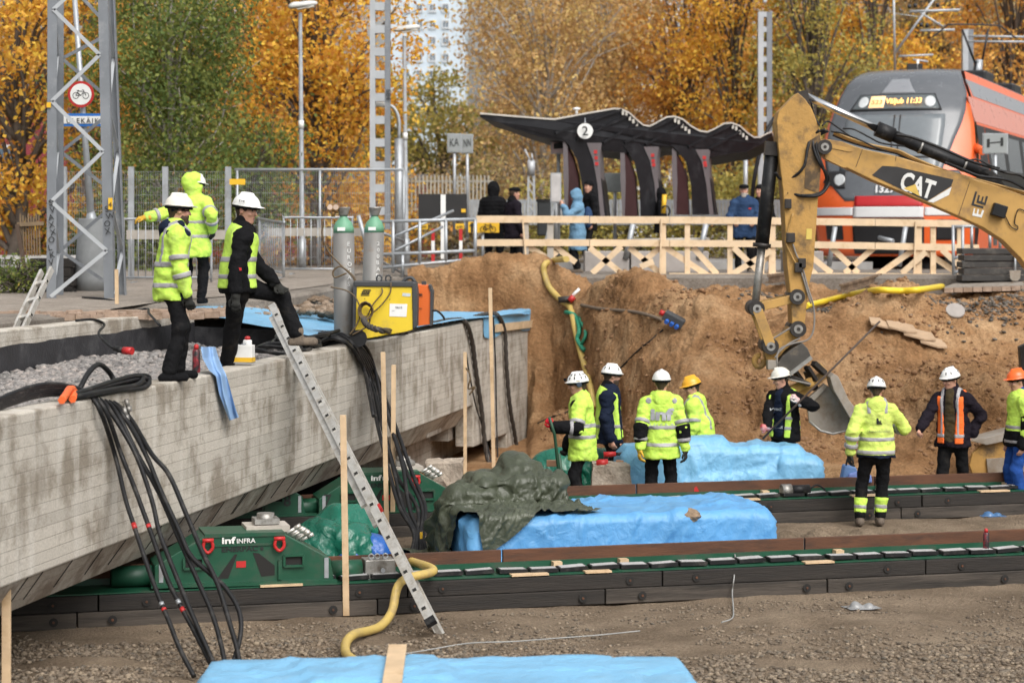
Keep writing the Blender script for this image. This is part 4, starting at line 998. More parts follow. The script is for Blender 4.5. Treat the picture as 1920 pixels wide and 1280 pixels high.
# its flap nailed over the corner of the parapet
u, v = np.meshgrid(np.linspace(0, 1, 36), np.linspace(0, 1, 24))
X = np.zeros((24, 36, 3))
a_, b_ = BP(905, 592), BP(998, 588)
for i in range(24):
    for j in range(36):
        uu, vv = u[i, j], v[i, j]; q = BP(905 + 93 * uu, 590, 0)
        if vv < .5: w = q - BO * (0.5 - vv) * 0.7; w.z = TOPZ + 0.012
        else: w = q + BO * (0.012 + 0.02 * abs(math.sin(uu * 15 + vv * 4)) * (vv - .5) * 2); w.z = TOPZ + 0.012 - (vv - .5) * (0.62 + 0.12 * math.sin(uu * 9))
        X[i, j] = w
X[..., 2] += 0.012 * fbm(u * 8, v * 8, 3, 3)
sheet('tarpaulin', X, M_TPALE, 'crinkled blue tarp flap hanging over the end corner of the parapet')
tag(MB().beam(BP(930, 615, 0.045), BP(998, 607, 0.045), 0.03, 0.13).build('batten', M_WOOD), 'pale batten nailed across the blue flap on the bridge corner', 'batten')

# ================================================================ STAKES AND LADDERS
def stake(label, px, y0, y1, Y, w=0.055, tilt=0.0):
    a, b = P(px + tilt, y1, Y), P(px, y0, Y); tag(MB().prism([a + Vector((-w / 2, 0, 0)), a + Vector((w / 2, 0, 0)), b + Vector((w / 2, 0, 0)), b + Vector((-w / 2, 0, 0))], (0, 0.035, 0)).build('stake', M_WOOD, bevel=0.003), label, 'stake', 'wooden stakes along the bridge')
stake('pale wooden stake at the bottom left corner of the picture', 11, 950, 1300, 17.0, 0.07)
stake('tall wooden stake in front of the near jack skid', 643, 778, 1154, 20.4, 0.06, 6)
stake('wooden stake behind the ladder with its top level with the parapet', 718, 660, 1022, 25.0, 0.055, 8)
stake('wooden stake just right of the ladder beside the black cables', 738, 684, 1000, 25.6, 0.055, -2)
stake('thin wooden stake near the bearing beam of the abutment', 872, 660, 902, 31.0, 0.05, 0)
stake('tallest wooden stake standing up past the tarp at the bridge end', 919, 540, 892, 31.6, 0.055, 7)
stake('short pale stake standing at the foot of the lattice mast', 218, 505, 590, 29.5, 0.05, 1)

def ladder(label, foot, head, width_dir, W, pitch, rail=(0.032, 0.085), nsec=1):
    foot, head, wd = Vector(foot), Vector(head), Vector(width_dir).normalized(); d = (head - foot).normalized(); L = (head - foot).length
    nr = d.cross(wd).normalized()
    t = thing('ladder', label, 'ladder', foot)
    for q in (-1, 1):
        c0, c1 = foot + wd * q * W / 2, head + wd * q * W / 2
        rl = MB().beam(c0, c1, rail[1], rail[0], up=wd).build('rail', M_ALU, t, bevel=0.004)
        MB().beam(c0 - d * 0.05, c0 + d * 0.04, rail[1] + .012, rail[0] + .012, up=wd).build('rubber_foot', M_BLACK, rl)
    k = pitch * 0.6
    while k < L:
        c = foot + d * k; rg = MB().beam(c - wd * (W / 2 + 0.022), c + wd * (W / 2 + 0.022), 0.05, 0.046, up=nr).build('rung', M_ALU, t)
        for q in (-1, 1): MB().box(c + wd * q * (W / 2 + 0.0235), (0.042, 0.038, 0.004), (d, nr, wd)).build('rung_socket', M_HOLE, rg)
        k += pitch
    return t, d, nr
fo = G(822, 1196); hd = P(522, 592, 25.1)
ld_ = (hd - fo).normalized(); lw = Vector((0, -1, .15)); lw = (lw - ld_ * lw.dot(ld_)).normalized()
t, d_, n_ = ladder('long aluminium ladder leaning over the bridge parapet', fo + Vector((0, 0.0, 0.04)), hd, lw, 0.34, 0.31)
# second sliding section
for q in (-1, 1):
    MB().beam(fo.lerp(hd, .33) + n_ * 0.06 * (1 if n_.y < 0 else -1) + lw.normalized() * q * 0.14, fo.lerp(hd, .97) + n_ * 0.06 * (1 if n_.y < 0 else -1) + lw.normalized() * q * 0.14, 0.075, 0.03, up=lw).build('upper_rail', M_ALU, t)
MB().box(fo.lerp(hd, .335) + n_ * 0.05, (0.09, 0.05, 0.05), (d_, n_, d_.cross(n_))).build('red_clip', M_RED, t)
f2, h2 = P(38, 612, 25.6), P(88, 506, 26.3)
ladder('short aluminium ladder top resting on the far parapet at the left', f2 - (h2 - f2) * 0.9, h2, (0.95, -0.1, 0.25), 0.13, 0.29)
# ================================================================ EXCAVATOR ARM
EY = 29.2
def E(px, py, dy=0.0): q = P(px, py, EY); q.y += dy; return q
def Z7(x, y): return 1400 + x / 3.658, 150 + y / 3.658
def Z6(x, y): return 1280 + x / 2.977, 400 + y / 2.977
def ZB(x, y): return 1360 + x / 3.879, 500 + y / 3.879
M_CAT = mat('machine_yellow', (0.46, 0.265, 0.072), 0.5, var=0.12, scale=2.5, dirt=(0.25, 0.15, 0.065), dscale=3.2, damt=0.42)
M_CATD = mat('muddy_yellow', (0.42, 0.235, 0.06), 0.65, var=0.2, scale=3, dirt=(0.055, 0.04, 0.028), dscale=2.6, damt=0.42, bump=0.3, bscale=25)
M_GREASE = mat('greasy_steel', (0.035, 0.03, 0.027), 0.5, 0.3, var=0.4, scale=9)
M_CHROME = mat('chrome', (0.78, 0.78, 0.78), 0.14, 1.0, var=0.04)
M_BUCK = mat('worn_steel', (0.30, 0.265, 0.225), 0.6, 0.25, var=0.18, scale=3, dirt=(0.2, 0.14, 0.085), dscale=2, damt=0.45, bump=0.15, bscale=30)
ex = thing('excavator_arm', 'yellow excavator boom and stick with bucket reaching in from the right', 'excavator', E(1920, 560))
TH = 0.34
boomz = [(500, 410), (560, 412), (640, 425), (720, 455), (800, 480), (1000, 522), (1400, 640), (1700, 728), (1902, 800), (2250, 905), (2600, 1180), (2600, 1900), (2250, 1700), (2060, 1480), (1902, 1278), (1860, 1222), (1740, 1100), (1600, 1010), (1460, 945), (1240, 850), (850, 690), (690, 612), (540, 545), (490, 480)]
MB().prism([E(*Z7(*p), -TH / 2) for p in boomz], (0, TH, 0)).build('boom', M_CAT, ex, bevel=0.012)
bm_ = ex.children[0]
# welded lap plates near the boom tip
MB().prism([E(*Z7(*p), -TH / 2 - .012) for p in [(500, 425), (560, 440), (690, 470), (712, 490), (690, 497), (600, 478), (545, 470)]], (0, .014, 0)).build('lap_plate', M_CAT, bm_)
MB().prism([E(*Z7(*p), -TH / 2 - .012) for p in [(520, 505), (560, 500), (675, 572), (668, 605), (640, 600), (530, 545)]], (0, .014, 0)).build('lap_plate', M_CAT, bm_)
for a_, b_ in (((1010, 520), (1005, 560)), ((1512, 700), (1435, 930)), ((780, 478), (735, 600))):
    MB().beam(E(*Z7(*a_), -TH / 2 - .002), E(*Z7(*b_), -TH / 2 - .002), 0.006, 0.006).build('weld_seam', M_GREASE, bm_)
# lower stick
stick = [(335, 95), (300, 125), (205, 225), (190, 290), (196, 400), (215, 600), (235, 770), (248, 1000), (262, 1280)]
stick = [Z7(*p) for p in stick] + [Z6(590, 450), Z6(598, 625), Z6(640, 650), Z6(668, 610), Z6(690, 400)] + [Z7(*p) for p in [(440, 1280), (470, 850), (490, 600), (500, 450), (487, 350), (430, 205), (385, 140)]]
st = MB().prism([E(*p, -TH / 2 - .08) for p in stick], (0, TH + .10, 0)).build('stick', M_CATD, ex, bevel=0.012)
MB().prism([E(*Z7(*p), -TH / 2 - .083) for p in [(480, 380), (500, 450), (490, 600), (478, 780), (380, 745), (385, 560), (400, 430)]], (0, -.004, 0)).build('grease_stain', mat('grease', (0.10, 0.06, 0.025), 0.6, var=0.5, scale=6, dirt=(0.30, 0.17, 0.05), dscale=6, damt=0.5), st)
def pin(px, py, r, parent, d0=-.30, d1=.3, m=M_GREASE):
    o = MB().cyl(E(px, py, d0), E(px, py, d1), r, n=20).build('pin', m, parent)
    MB().cyl(E(px, py, d0 - .012), E(px, py, d0), r * .55, n=14).build('pin_cap', M_MACH, o)
    MB().cyl(E(px, py, d0 - .02), E(px, py, d0 - .012), r * .25, n=6).build('pin_bolt', M_GREASE, o); return o
pin(*Z7(515, 465), 0.10, ex); pin(*Z6(625, 462), 0.105, ex); pin(*Z6(630, 640), 0.11, ex)
pin(*Z6(402, 527), 0.105, ex); pin(*Z6(478, 735), 0.11, ex)
MB().beam(E(*Z7(490, 460), -.26), E(*Z7(550, 480), -.26), 0.05, 0.13).build('pivot_bracket', M_GREASE, ex)
MB().beam(E(*Z7(372, 78), -.05), E(*Z7(385, 160), -.05), 0.16, 0.11).build('rod_eye', M_GREASE, ex)
# stick cylinder
a_, b_, c_ = E(*Z7(400, 108)), E(*Z7(900, 338)), E(*Z7(1650, 655))
MB().cyl(a_, b_, 0.05, n=18).build('chrome_rod', M_CHROME, ex)
barrel = MB().cyl(b_ - (c_ - b_).normalized() * .02, b_ + (c_ - b_) * .14, 0.105, n=18).cyl(b_ + (c_ - b_) * .1401, c_, 0.083, n=18).build('cylinder_barrel', M_BLACK, ex)
for k in (.38, .78): MB().cyl(b_ + (c_ - b_) * k, b_ + (c_ - b_) * (k + .018), 0.092, n=18).build('clamp_band', M_MACH, barrel)
MB().cyl(c_, c_ + (c_ - b_) * .12, 0.07, n=14).build('cylinder_eye', M_BLACK, ex)
MB().prism([E(*Z7(*p), -.08) for p in [(1560, 690), (1640, 610), (1700, 640), (1770, 735), (1700, 728)]], (0, .16, 0)).build('cylinder_bracket', M_BLACK, ex)
# bucket cylinder on the far side of the stick
a_, b_, c_ = E(*Z7(178, 440), -.02), E(*Z6(440, 190), -.02), E(*Z6(402, 527), -.02)
bc = MB().cyl(a_, b_, 0.095, n=18).build('bucket_cylinder', M_BLACK, ex)
MB().cyl(b_ - (b_ - a_) * .04, b_ + (b_ - a_) * .0, 0.125, n=18).build('cylinder_head', M_GREASE, bc)
MB().cyl(b_, c_, 0.055, n=16).build('cylinder_rod', M_MACH, ex)
MB().beam(E(*Z7(175, 425), -.05), E(*Z7(165, 520), -.05), 0.2, 0.15).build('cylinder_foot', M_GREASE, ex)
# links
for dy in (-.22, .16):
    MB().beam(E(*Z6(410, 522), dy), E(*Z6(615, 470), dy), 0.05, 0.115).build('link', M_CAT, ex, bevel=0.006)
    MB().beam(E(*Z6(405, 535), dy - .06), E(*Z6(475, 725), dy - .06), 0.05, 0.135).build('link', M_CAT, ex, bevel=0.006)
# quick coupler, shield, hook
MB().prism([E(*Z6(*p), -.2) for p in [(450, 700), (480, 690), (560, 660), (600, 615), (650, 615), (660, 660), (640, 700), (560, 760), (500, 830), (480, 850), (455, 800)]], (0, .4, 0)).build('coupler', M_CATD, ex, bevel=0.01)
MB().prism([E(*Z6(*p), -.30) for p in [(515, 830), (540, 790), (600, 745), (650, 715), (680, 745), (702, 795), (560, 905), (520, 880)]], (0, .62, 0)).build('shield', mat('dark_plate', (0.075, 0.068, 0.06), 0.5, .3, var=.3, dirt=(0.18, 0.14, 0.1), dscale=4, damt=.35), ex, bevel=0.01)
MB().beam(E(*Z6(560, 905), -.31), E(*Z6(702, 795), -.31), 0.05, 0.05).build('shield_lip', M_MACH, ex)
hk = [E(*Z6(425 + 26 * math.cos(a), 822 + 30 * math.sin(a)), -.05) for a in np.linspace(-.4, 5.0, 18)]
MB().tube(hk, 0.042, 8).build('lifting_hook', M_CATD, ex)
MB().box(E(*Z6(487, 838), -.18), (0.13, 0.2, 0.13)).build('hook_block', M_BUCK, ex, bevel=0.01)
for (x0, y0), (x1, y1), w in [((620, 880), (680, 960), .05), ((680, 850), (735, 930), .05), ((720, 830), (790, 890), .07), ((590, 905), (700, 950), .06), ((560, 1000), (720, 930), .12), ((650, 1010), (800, 890), .12), ((760, 850), (800, 900), .1), ((700, 880), (745, 985), .09)]:
    MB().beam(E(*Z6(x0, y0), random.uniform(-.2, .2)), E(*Z6(x1, y1), random.uniform(-.2, .2)), 0.09, w).build('tilt_frame', M_GREASE if w < .1 else M_CATD, ex, bevel=0.005)
# wide bucket
face = [ZB(*p) for p in [(590, 965), (720, 850), (800, 900), (900, 1070), (935, 1120), (890, 1190), (780, 1217), (690, 1195), (610, 1125)]]
bk = MB().prism([E(*p, .02) for p in face], (0, .05, 0)).build('bucket', M_BUCK, ex, bevel=0.008)
rim = [ZB(*p) for p in [(735, 790), (765, 765), (795, 785), (870, 950), (958, 1062), (935, 1112), (880, 1085), (760, 880)]]
MB().prism([E(*p, -.32) for p in rim], (0, .42, 0)).build('bucket_side', M_BUCK, bk, bevel=0.008)
MB().prism([E(*ZB(*p), -.02) for p in [(590, 965), (720, 850), (745, 870), (615, 1000)]], (0, .12, 0)).build('bucket_back', M_BUCK, bk)
MB().tube([E(*ZB(*p), -.05) for p in [(605, 1120), (690, 1190), (780, 1212), (890, 1185), (935, 1118)]], 0.018, 6).build('cutting_edge', M_MACH, bk)
# badge
M_CWH = mat('decal_white', (0.68, 0.68, 0.66), 0.45, var=0.08, dirt=(0.45, 0.4, 0.33), dscale=4, damt=.3); M_CBK = mat('decal_black', (0.022, 0.021, 0.022), 0.45, var=0.2)
dec = -TH / 2 - .004
bd = MB().prism([E(*Z7(*p), dec) for p in [(845, 655), (915, 592), (1010, 597), (1400, 685), (1385, 730), (1222, 832), (1150, 800)]], (0, -.003, 0)).build('badge', M_CBK, bm_)
MB().prism([E(*Z7(*p), dec) for p in [(1388, 735), (1370, 790), (1262, 843), (1225, 834)]], (0, -.003, 0)).build('badge_stripe', M_CWH, bm_)
o0 = Vector(E(*Z7(1028, 738))); rt = (E(*Z7(1250, 812)) - E(*Z7(1028, 738))); upv = (E(*Z7(1038, 625)) - E(*Z7(1028, 738)))
def up90(v): return Vector((-v.z, 0, v.x))
o0.y = EY + dec - .004
text_part('lettering', 'CAT', o0 + up90(rt).normalized() * -.01, rt, up90(rt), 0.235, M_CWH, bd, width=rt.length, bold=0.035)
MB().prism([E(*Z7(*p), dec - .009) for p in [(1060, 745), (1140, 717), (1172, 800)]], (0, -.003, 0)).build('badge_triangle', mat('decal_yellow', (0.62, 0.42, 0.09), .5), bd)
lb = MB()
for p_ in ([(1550, 765), (1562, 768), (1540, 850), (1605, 868), (1602, 882), (1522, 858)], [(1570, 790), (1582, 793), (1572, 830), (1588, 834), (1597, 800), (1607, 802), (1597, 838), (1612, 842), (1622, 798), (1636, 800), (1618, 860), (1556, 842)]):
    lb.prism([E(*Z7(*q), dec) for q in p_], (0, -.003, 0))
lb.build('emblem', M_CBK, bm_)
MB().prism([E(*Z7(*q), dec) for q in [(1540, 880), (1548, 882), (1542, 915), (1558, 918), (1565, 885), (1574, 888), (1568, 920), (1585, 925), (1596, 893), (1610, 895), (1592, 945), (1528, 930)]], (0, -.003, 0)).build('emblem', M_CWH, bm_)
MB().box(E(*Z7(1705, 897), -TH / 2 - .06), (0.19, 0.12, 0.17), (Vector((.95, 0, -.3)), Vector((0, 1, 0)), Vector((.3, 0, .95)))).build('work_lamp', M_BLACK, bm_, bevel=.01)
hose('lamp_wire', [E(*Z7(*q), -TH / 2 - .02) for q in [(1735, 900), (1765, 960), (1790, 1005), (1830, 1025), (1838, 1005), (1815, 980), (1840, 890), (1900, 905)]], 0.007, M_BLACK, bm_)
MB().prism([E(*Z7(*q), -TH / 2 - .084) for q in [(393, 1020), (430, 1020), (428, 1092), (390, 1092)]], (0, -.002, 0)).build('warning_label', mat('label_yellow', (0.6, 0.45, 0.1), .5), st)
# hydraulic pipes and hoses
M_PIPE = mat('pipe_yellow', (0.36, 0.21, 0.06), .45, var=.2)
for off, m_ in ((0, M_PIPE), (16, M_PIPE), (34, M_BLACK)):
    hose('pipe', [E(*Z7(x, y + off * .5), -.14 + off * .004) for x, y in [(590, 360), (700, 405), (850, 450), (1020, 485), (1120, 530), (1260, 590), (1420, 645), (1700, 720), (1902, 775), (2200, 860)]], 0.017, m_, bm_)
hz = [[(640, 340), (720, 345), (820, 400), (900, 440), (1060, 460)], [(480, 350), (430, 400), (400, 470), (370, 600), (300, 670), (220, 680), (180, 640)], [(520, 345), (450, 380), (440, 470), (480, 580), (540, 660), (545, 720), (480, 790), (380, 800), (290, 780), (260, 778)],
      [(540, 355), (480, 390), (460, 480), (500, 600), (530, 680), (510, 760), (440, 790), (350, 795)], [(500, 320), (540, 290), (600, 330), (680, 390)], [(1000, 380), (1120, 400), (1300, 470), (1500, 560), (1640, 600), (1760, 640), (1850, 660), (1930, 720)], [(1330, 570), (1420, 600), (1560, 660), (1700, 680), (1800, 705), (1920, 770)], [(1690, 625), (1780, 635), (1860, 670), (1930, 740)],
      [(420, 150), (450, 250), (480, 320)], [(1470, 560), (1560, 550), (1640, 590), (1700, 610)], [(560, 360), (640, 372), (760, 420), (860, 470), (960, 500)]]
for q in hz: hose('hydraulic_hose', [E(*Z7(*p), -TH / 2 - .09 + .05 * math.sin(i * 1.7)) for i, p in enumerate(q)], 0.02 if len(q) > 5 else 0.012, M_BLACK, ex)
for q in [[(600, 0), (570, 110), (560, 160), (600, 250), (640, 310)], [(600, 170), (620, 230), (650, 290), (680, 400), (715, 520), (715, 640), (680, 700), (600, 720), (520, 760), (520, 860), (560, 910), (700, 945)], [(640, 300), (670, 400), (700, 500)], [(480, 700), (560, 650), (600, 625)], [(640, 690), (580, 720), (530, 760), (500, 800)]]:
    hose('hydraulic_hose', [E(*Z6(*p), -TH / 2 - .11) for p in q], 0.012, M_PIPE if q[0][0] == 600 and q[0][1] == 0 else mat('grey_hose', (0.22, 0.2, 0.18), .6), ex)
for q in ((590, 135), (650, 275), (630, 300)): MB().box(E(*Z6(*q), -TH / 2 - .12), (0.10, 0.07, 0.13)).build('hose_clamp', M_GREASE, st, bevel=.006)
for q in ((265, 850), (275, 1080)): MB().box(E(*Z7(*q), -TH / 2 - .12), (0.09, 0.06, 0.13)).build('hose_clamp', M_GREASE, st, bevel=.006)
# second machine bucket at the right edge
t = thing('loader_bucket', 'muddy excavator bucket standing in the sand at the right edge', 'bucket', P(1860, 905, 29.6))
MB().prism([P(x, y, 29.4) for x, y in [(1823, 850), (1840, 835), (1850, 825), (1925, 815), (1980, 830), (1980, 905), (1850, 902), (1826, 895), (1818, 872)]], (0, .08, 0)).build('shell', M_CATD, t, bevel=.01)
MB().prism([P(x, y, 29.3) for x, y in [(1818, 826), (1850, 820), (1925, 800), (1980, 806), (1980, 822), (1925, 818), (1850, 834)]], (0, .5, 0)).build('lip', M_BUCK, t, bevel=.006)
MB().prism([P(x, y, 29.36) for x, y in [(1850, 860), (1930, 855), (1930, 885), (1853, 890)]], (0, .04, 0)).build('wear_plate', M_BUCK, t)
t = thing('machine_arm', 'dark machine arm edge cut off at the right border', 'machine', P(1925, 760, 30.2))
MB().prism([P(x, y, 30.2) for x, y in [(1912, 650), (1935, 640), (1935, 760), (1914, 745), (1908, 720), (1915, 690)]], (0, .15, 0)).build('bracket', M_GREASE, t, bevel=.01)
MB().cyl(P(1914, 700, 30.15), P(1914, 700, 30.4), .05).build('pin', M_MACH, t)
# ================================================================ UPPER LEVEL: masts, lamps, signs, fences, shelter, train
M_MAST = mat('mast_grey', (0.20, 0.215, 0.235), 0.6, 0.25, var=0.15, scale=2, dirt=(0.3, 0.31, 0.32), dscale=3, damt=.25)
M_MASTL = mat('mast_pale', (0.42, 0.44, 0.46), 0.55, 0.3, var=0.12, scale=2)
t = thing('lattice_mast', 'grey lattice railway mast of angle steel at the left', 'mast', P(150, 560, 31))
def Lbar(mb, a, b, w, th, dx, dy):
    mb.beam(Vector(a) + Vector((dx * w / 2, 0, 0)), Vector(b) + Vector((dx * w / 2, 0, 0)), w, th, up=(0, 1, 0)) if False else None
    for k in (0, 1):
        o = Vector((dx * w / 2, 0, 0)) if k == 0 else Vector((0, dy * w / 2, 0))
        sx, sy = (w, th) if k == 0 else (th, w)
        A_, B_ = Vector(a) + o, Vector(b) + o
        vs = [q + Vector((x * sx / 2, y * sy / 2, 0)) for q in (A_, B_) for x, y in ((-1, -1), (1, -1), (1, 1), (-1, 1))]
        mb.add(vs, [(0, 3, 2, 1), (4, 5, 6, 7), (0, 1, 5, 4), (1, 2, 6, 5), (2, 3, 7, 6), (3, 0, 4, 7)])
    return mb
Lbar(MB(), P(88, 563, 31), P(90, -60, 31), .135, .016, 1, 1).build('corner_post', M_MAST, t)
Lbar(MB(), P(213, 566, 31), P(200, -60, 31), .135, .016, -1, 1).build('corner_post', M_MAST, t)
Lbar(MB(), P(105, 556, 31.9), P(106, -60, 31.9), .11, .016, 1, -1).build('corner_post', M_MAST, t)
Lbar(MB(), P(237, 558, 31.9), P(213, -60, 31.9), .11, .016, -1, -1).build('corner_post', M_MAST, t)
zz = [(186, -60), (100, 18), (187, 103), (97, 190), (193, 284), (96, 378), (200, 470), (95, 556)]
for a, b in zip(zz, zz[1:]): MB().beam(P(*a, 30.985), P(*b, 30.985), 0.055, 0.012, up=(0, 1, 0)).build('brace', M_MASTL, t)
zb = [(112, -50), (213, 60), (116, 110), (222, 200), (114, 285), (228, 372), (113, 470), (232, 552)]
for a, b in zip(zb, zb[1:]): MB().beam(P(*a, 31.92), P(*b, 31.92), 0.05, 0.012, up=(0, 1, 0)).build('brace', M_MAST, t)
zr = [(200, 10), (213, 110), (203, 200), (222, 285), (208, 385), (230, 470), (212, 550)]
for i, (a, b) in enumerate(zip(zr, zr[1:])): MB().beam(P(*a, 31.0 if i % 2 == 0 else 31.9), P(*b, 31.9 if i % 2 == 0 else 31.0), 0.05, 0.012).build('brace', M_MASTL, t)
zl = [(102, 30), (108, 105), (98, 195), (108, 285), (98, 385), (110, 475), (97, 550)]
for i, (a, b) in enumerate(zip(zl, zl[1:])): MB().beam(P(*a, 31.0 if i % 2 == 0 else 31.9), P(*b, 31.9 if i % 2 == 0 else 31.0), 0.05, 0.012).build('brace', M_MASTL, t)
M_YEL = mat('sign_yellow', (0.72, 0.42, 0.02), .5, var=.05)
MB().box(P(91.5, 197, 30.965), (.062, .01, .075)).build('yellow_tag', M_YEL, t)
yt = MB().box(P(207, 382, 30.965), (.062, .01, .17)).build('yellow_tag', M_YEL, t)
text_part('lettering', '4', P(203.5, 388, 30.955), (1, 0, 0), (0, 0, 1), .07, M_INK, yt)
for x, y0, s_ in ((96, 386, 'SVAXXOLKV'), (201, 398, 'SWOX')):
    for i, ch in enumerate(s_): text_part('graffiti', ch, P(x - 3 + 2 * math.sin(i * 2), y0 + 14 * i, 30.97), (1, .0, .25), (-.2, 0, 1), .085, M_INK, t)
# bicycle prohibition sign with the crossing plate
t = thing('road_sign', 'round no cycling sign above a blue and white plate behind the mast', 'sign', P(160, 480, 33.2))
MB().tube([P(178, 500, 33.2), P(158, 240, 33.2), P(138, -30, 33.2)], [.07, .045, .04], 12).build('pole', M_STEEL, t)
MB().cyl(P(171, 395, 33.2), P(171, 425, 33.2), .05, .13).build('pole_collar', M_STEEL, t)
MB().lathe(P(172, 545, 33.2), [(.26, 0), (.27, .2), (.21, 1.1), (.2, 1.12)], 16).build('pole_base', mat('base_grey', (.22, .23, .235), .7), t)
def disc(c, r, d, m, name, parent, n=32): return MB().tube([c, c + Vector((0, -d, 0))], r, n).build(name, m, parent)
c = P(152, 177, 33.1); ds = disc(c, .205, .012, M_RED, 'sign_disc', t); wh = disc(c + Vector((0, -.0125, 0)), .165, .003, M_WHITE, 'sign_face', ds)
def bicycle(c, s, m, parent, name='bicycle_symbol'):
    b = MB(); q = lambda x, z: c + Vector((x * s, 0, z * s))
    for x in (-.55, .55): b.tube([q(x + .33 * math.cos(k * PI / 10), -.15 + .33 * math.sin(k * PI / 10)) for k in range(21)], .035 * s, 5)
    for a_, b_ in (((-.55, -.15), (-.3, .35)), ((-.3, .35), (.35, .3)), ((-.36, .2), (0, -.15)), ((0, -.15), (.35, .3)), ((.55, -.15), (.3, .45)), ((-.55, -.15), (0, -.15)), ((-.45, .42), (-.2, .42)), ((.3, .45), (.15, .5))):
        b.tube([q(*a_), q(*b_)], .035 * s, 5)
    return b.build(name, m, parent)
bicycle(c + Vector((0, -.018, 0)), .14, M_INK, wh)
pl = MB().box(P(155, 225, 33.1), (.60, .012, .20)).build('plate', mat('sign_blue', (0.02, 0.14, 0.46), .45, var=.04), t)
MB().box(P(155, 225, 33.09), (.585, .006, .115)).build('plate_face', M_WHITE, pl)
text_part('lettering', 'ÜLEKÄIK', P(125, 231, 33.08), (1, 0, 0), (0, 0, 1), .075, M_INK, pl, width=.5, spacing=1.3)

# street lamps
def lamp(label, px, ytop, Y, head_dx, gy=430):
    b = P(px, gy, Y); b.z = float(upper_z(Y)); t = thing('street_lamp', label, 'street lamp', b, 0, 'street lamps')
    top = P(px - 4, ytop + 20, Y)
    MB().tube([b, b.lerp(top, .12), b.lerp(top, .121), top], [.085, .085, .055, .04], 12).build('pole', M_STEEL, t)
    MB().cyl(b.lerp(top, .55), b.lerp(top, .58), .058).build('band', M_WHITE, t)
    c = P(px + head_dx * .3, ytop + 6, Y); k = Y / F
    f = Field([c.x - .45, c.y - .25, c.z - .2], [c.x + .45, c.y + .25, c.z + .2], .03)
    ax = np.array([[.985, 0, .17], [0, 1, 0], [-.17, 0, .985]])
    f.ell(c, ax, (.30, .15, .085), 0); f.ell(c + Vector((-.2, 0, -.02)), ax, (.13, .11, .09), .04)
    f.cut(c + Vector((0, 0, -.045)), (.17 * .6, 0, -1))
    h = f.build('lamp_head', mat('lamp_white', (.62, .62, .60), .5, var=.08), t)
    MB().box(c + Vector((.04, 0, -.06)), (.36, .2, .02), (Vector(ax[0]), Vector(ax[1]), Vector(ax[2]))).build('diffuser', mat('diff', (.7, .7, .66), .3), h)
lamp('tall street lamp in front of the golden maple', 567, 4, 45, 10)
lamp('tall street lamp beside the ladder mast', 762, 48, 49, 10)
t = thing('curved_lamp', 'small lamp on a curved arm beside the ladder mast', 'street lamp', P(748, 430, 47))
MB().tube([P(749, 500, 47), P(748, 260, 47)], .10, 12).tube(spline([P(748, 262, 47), P(748, 225, 47), P(738, 202, 47), P(722, 197, 47)], 4), .04, 8).build('pole', M_STEEL, t)
MB().box(P(713, 196, 47), (.28, .16, .10)).build('lamp_head', mat('lamp_white'), t, bevel=.03)

def ladder_mast(label, px, w, Y, pitch, y1=440, ph=0, cut=None):
    t = thing('ladder_mast', label, 'mast', P(px, y1, Y), 0, 'ladder pattern railway masts'); k = Y / F
    for q in (-1, 1): MB().box((GA(px, Y) + q * (w / 2 - 5) * k, Y, (P(0, y1, Y).z + 9.5) / 2), (10 * k, .22, 9.5 - P(0, y1, Y).z)).build('channel', M_MAST if q > 0 else M_MASTL, t)
    y = -90 + ph
    while y < y1:
        MB().box(P(px, y, Y), ((w - 20) * k, .2, pitch * .36 * k)).build('batten_plate', M_MASTL, t); y += pitch
    return t
lm = ladder_mast('wide grey ladder pattern mast left of centre', 713, 38, 46.5, 42.5, 430, 18)
text_part('graffiti', '684', P(724, 168, 46.35), (0, 0, -1), (1, 0, 0), .11, M_INK, lm)
ladder_mast('slim grey ladder pattern mast behind the shelter', 1434, 26, 57, 28, 400, 6)
ladder_mast('slim ladder pattern mast behind the train pantograph', 1814, 20, 62, 26, 160, 0)

# small notices on posts
def notice(label, px, y0, y1, Y, w, h, m, name='notice_board', txt=None):
    t = thing(name, label, 'sign', P(px, y1, Y)); k = Y / F
    MB().cyl(P(px, y1 + 60, Y), P(px, y0, Y), .04).build('post', M_STEEL, t)
    b = MB().box(P(px, y0 + h / 2, Y - .06), (w * k, .02, h * k)).build('panel', m, t)
    MB().box(P(px, y0 + h / 2, Y - .045), (w * k + .04, .015, h * k + .04)).build('panel_frame', M_STEEL, t)
    if txt: text_part('graffiti', txt, P(px - w * .35, y0 + h * .7, Y - .075), (1, 0, .1), (0, 0, 1), h * k * .45, M_INK, b, width=w * k * .7)
m_n = mat('notice_grey', (.27, .29, .29), .5, var=.06)
notice('left grey notice panel with black scrawl behind the platform', 852, 252, 380, 50, 24, 33, m_n, txt='KA')
notice('narrow grey notice panel with scrawl standing to its right', 876, 253, 385, 50.5, 19, 33, m_n, txt='NN')
notice('pink timetable panel on a post at the end of the shelter', 1047, 263, 420, 45.2, 25, 24, mat('notice_pink', (.58, .43, .42), .5, var=.06), txt='1')
notice('dark framed notice standing behind the shelter seats', 1153, 326, 420, 49, 36, 33, mat('notice_dark', (.25, .27, .27), .3))
notice('white sign panel beside the side of the train', 1866, 252, 400, 43.2, 44, 35, m_n, txt='H')
notice('grey information stand beside the person in light blue', 1042, 326, 405, 43.5, 17, 52, mat('notice_info', (.45, .43, .42), .4))
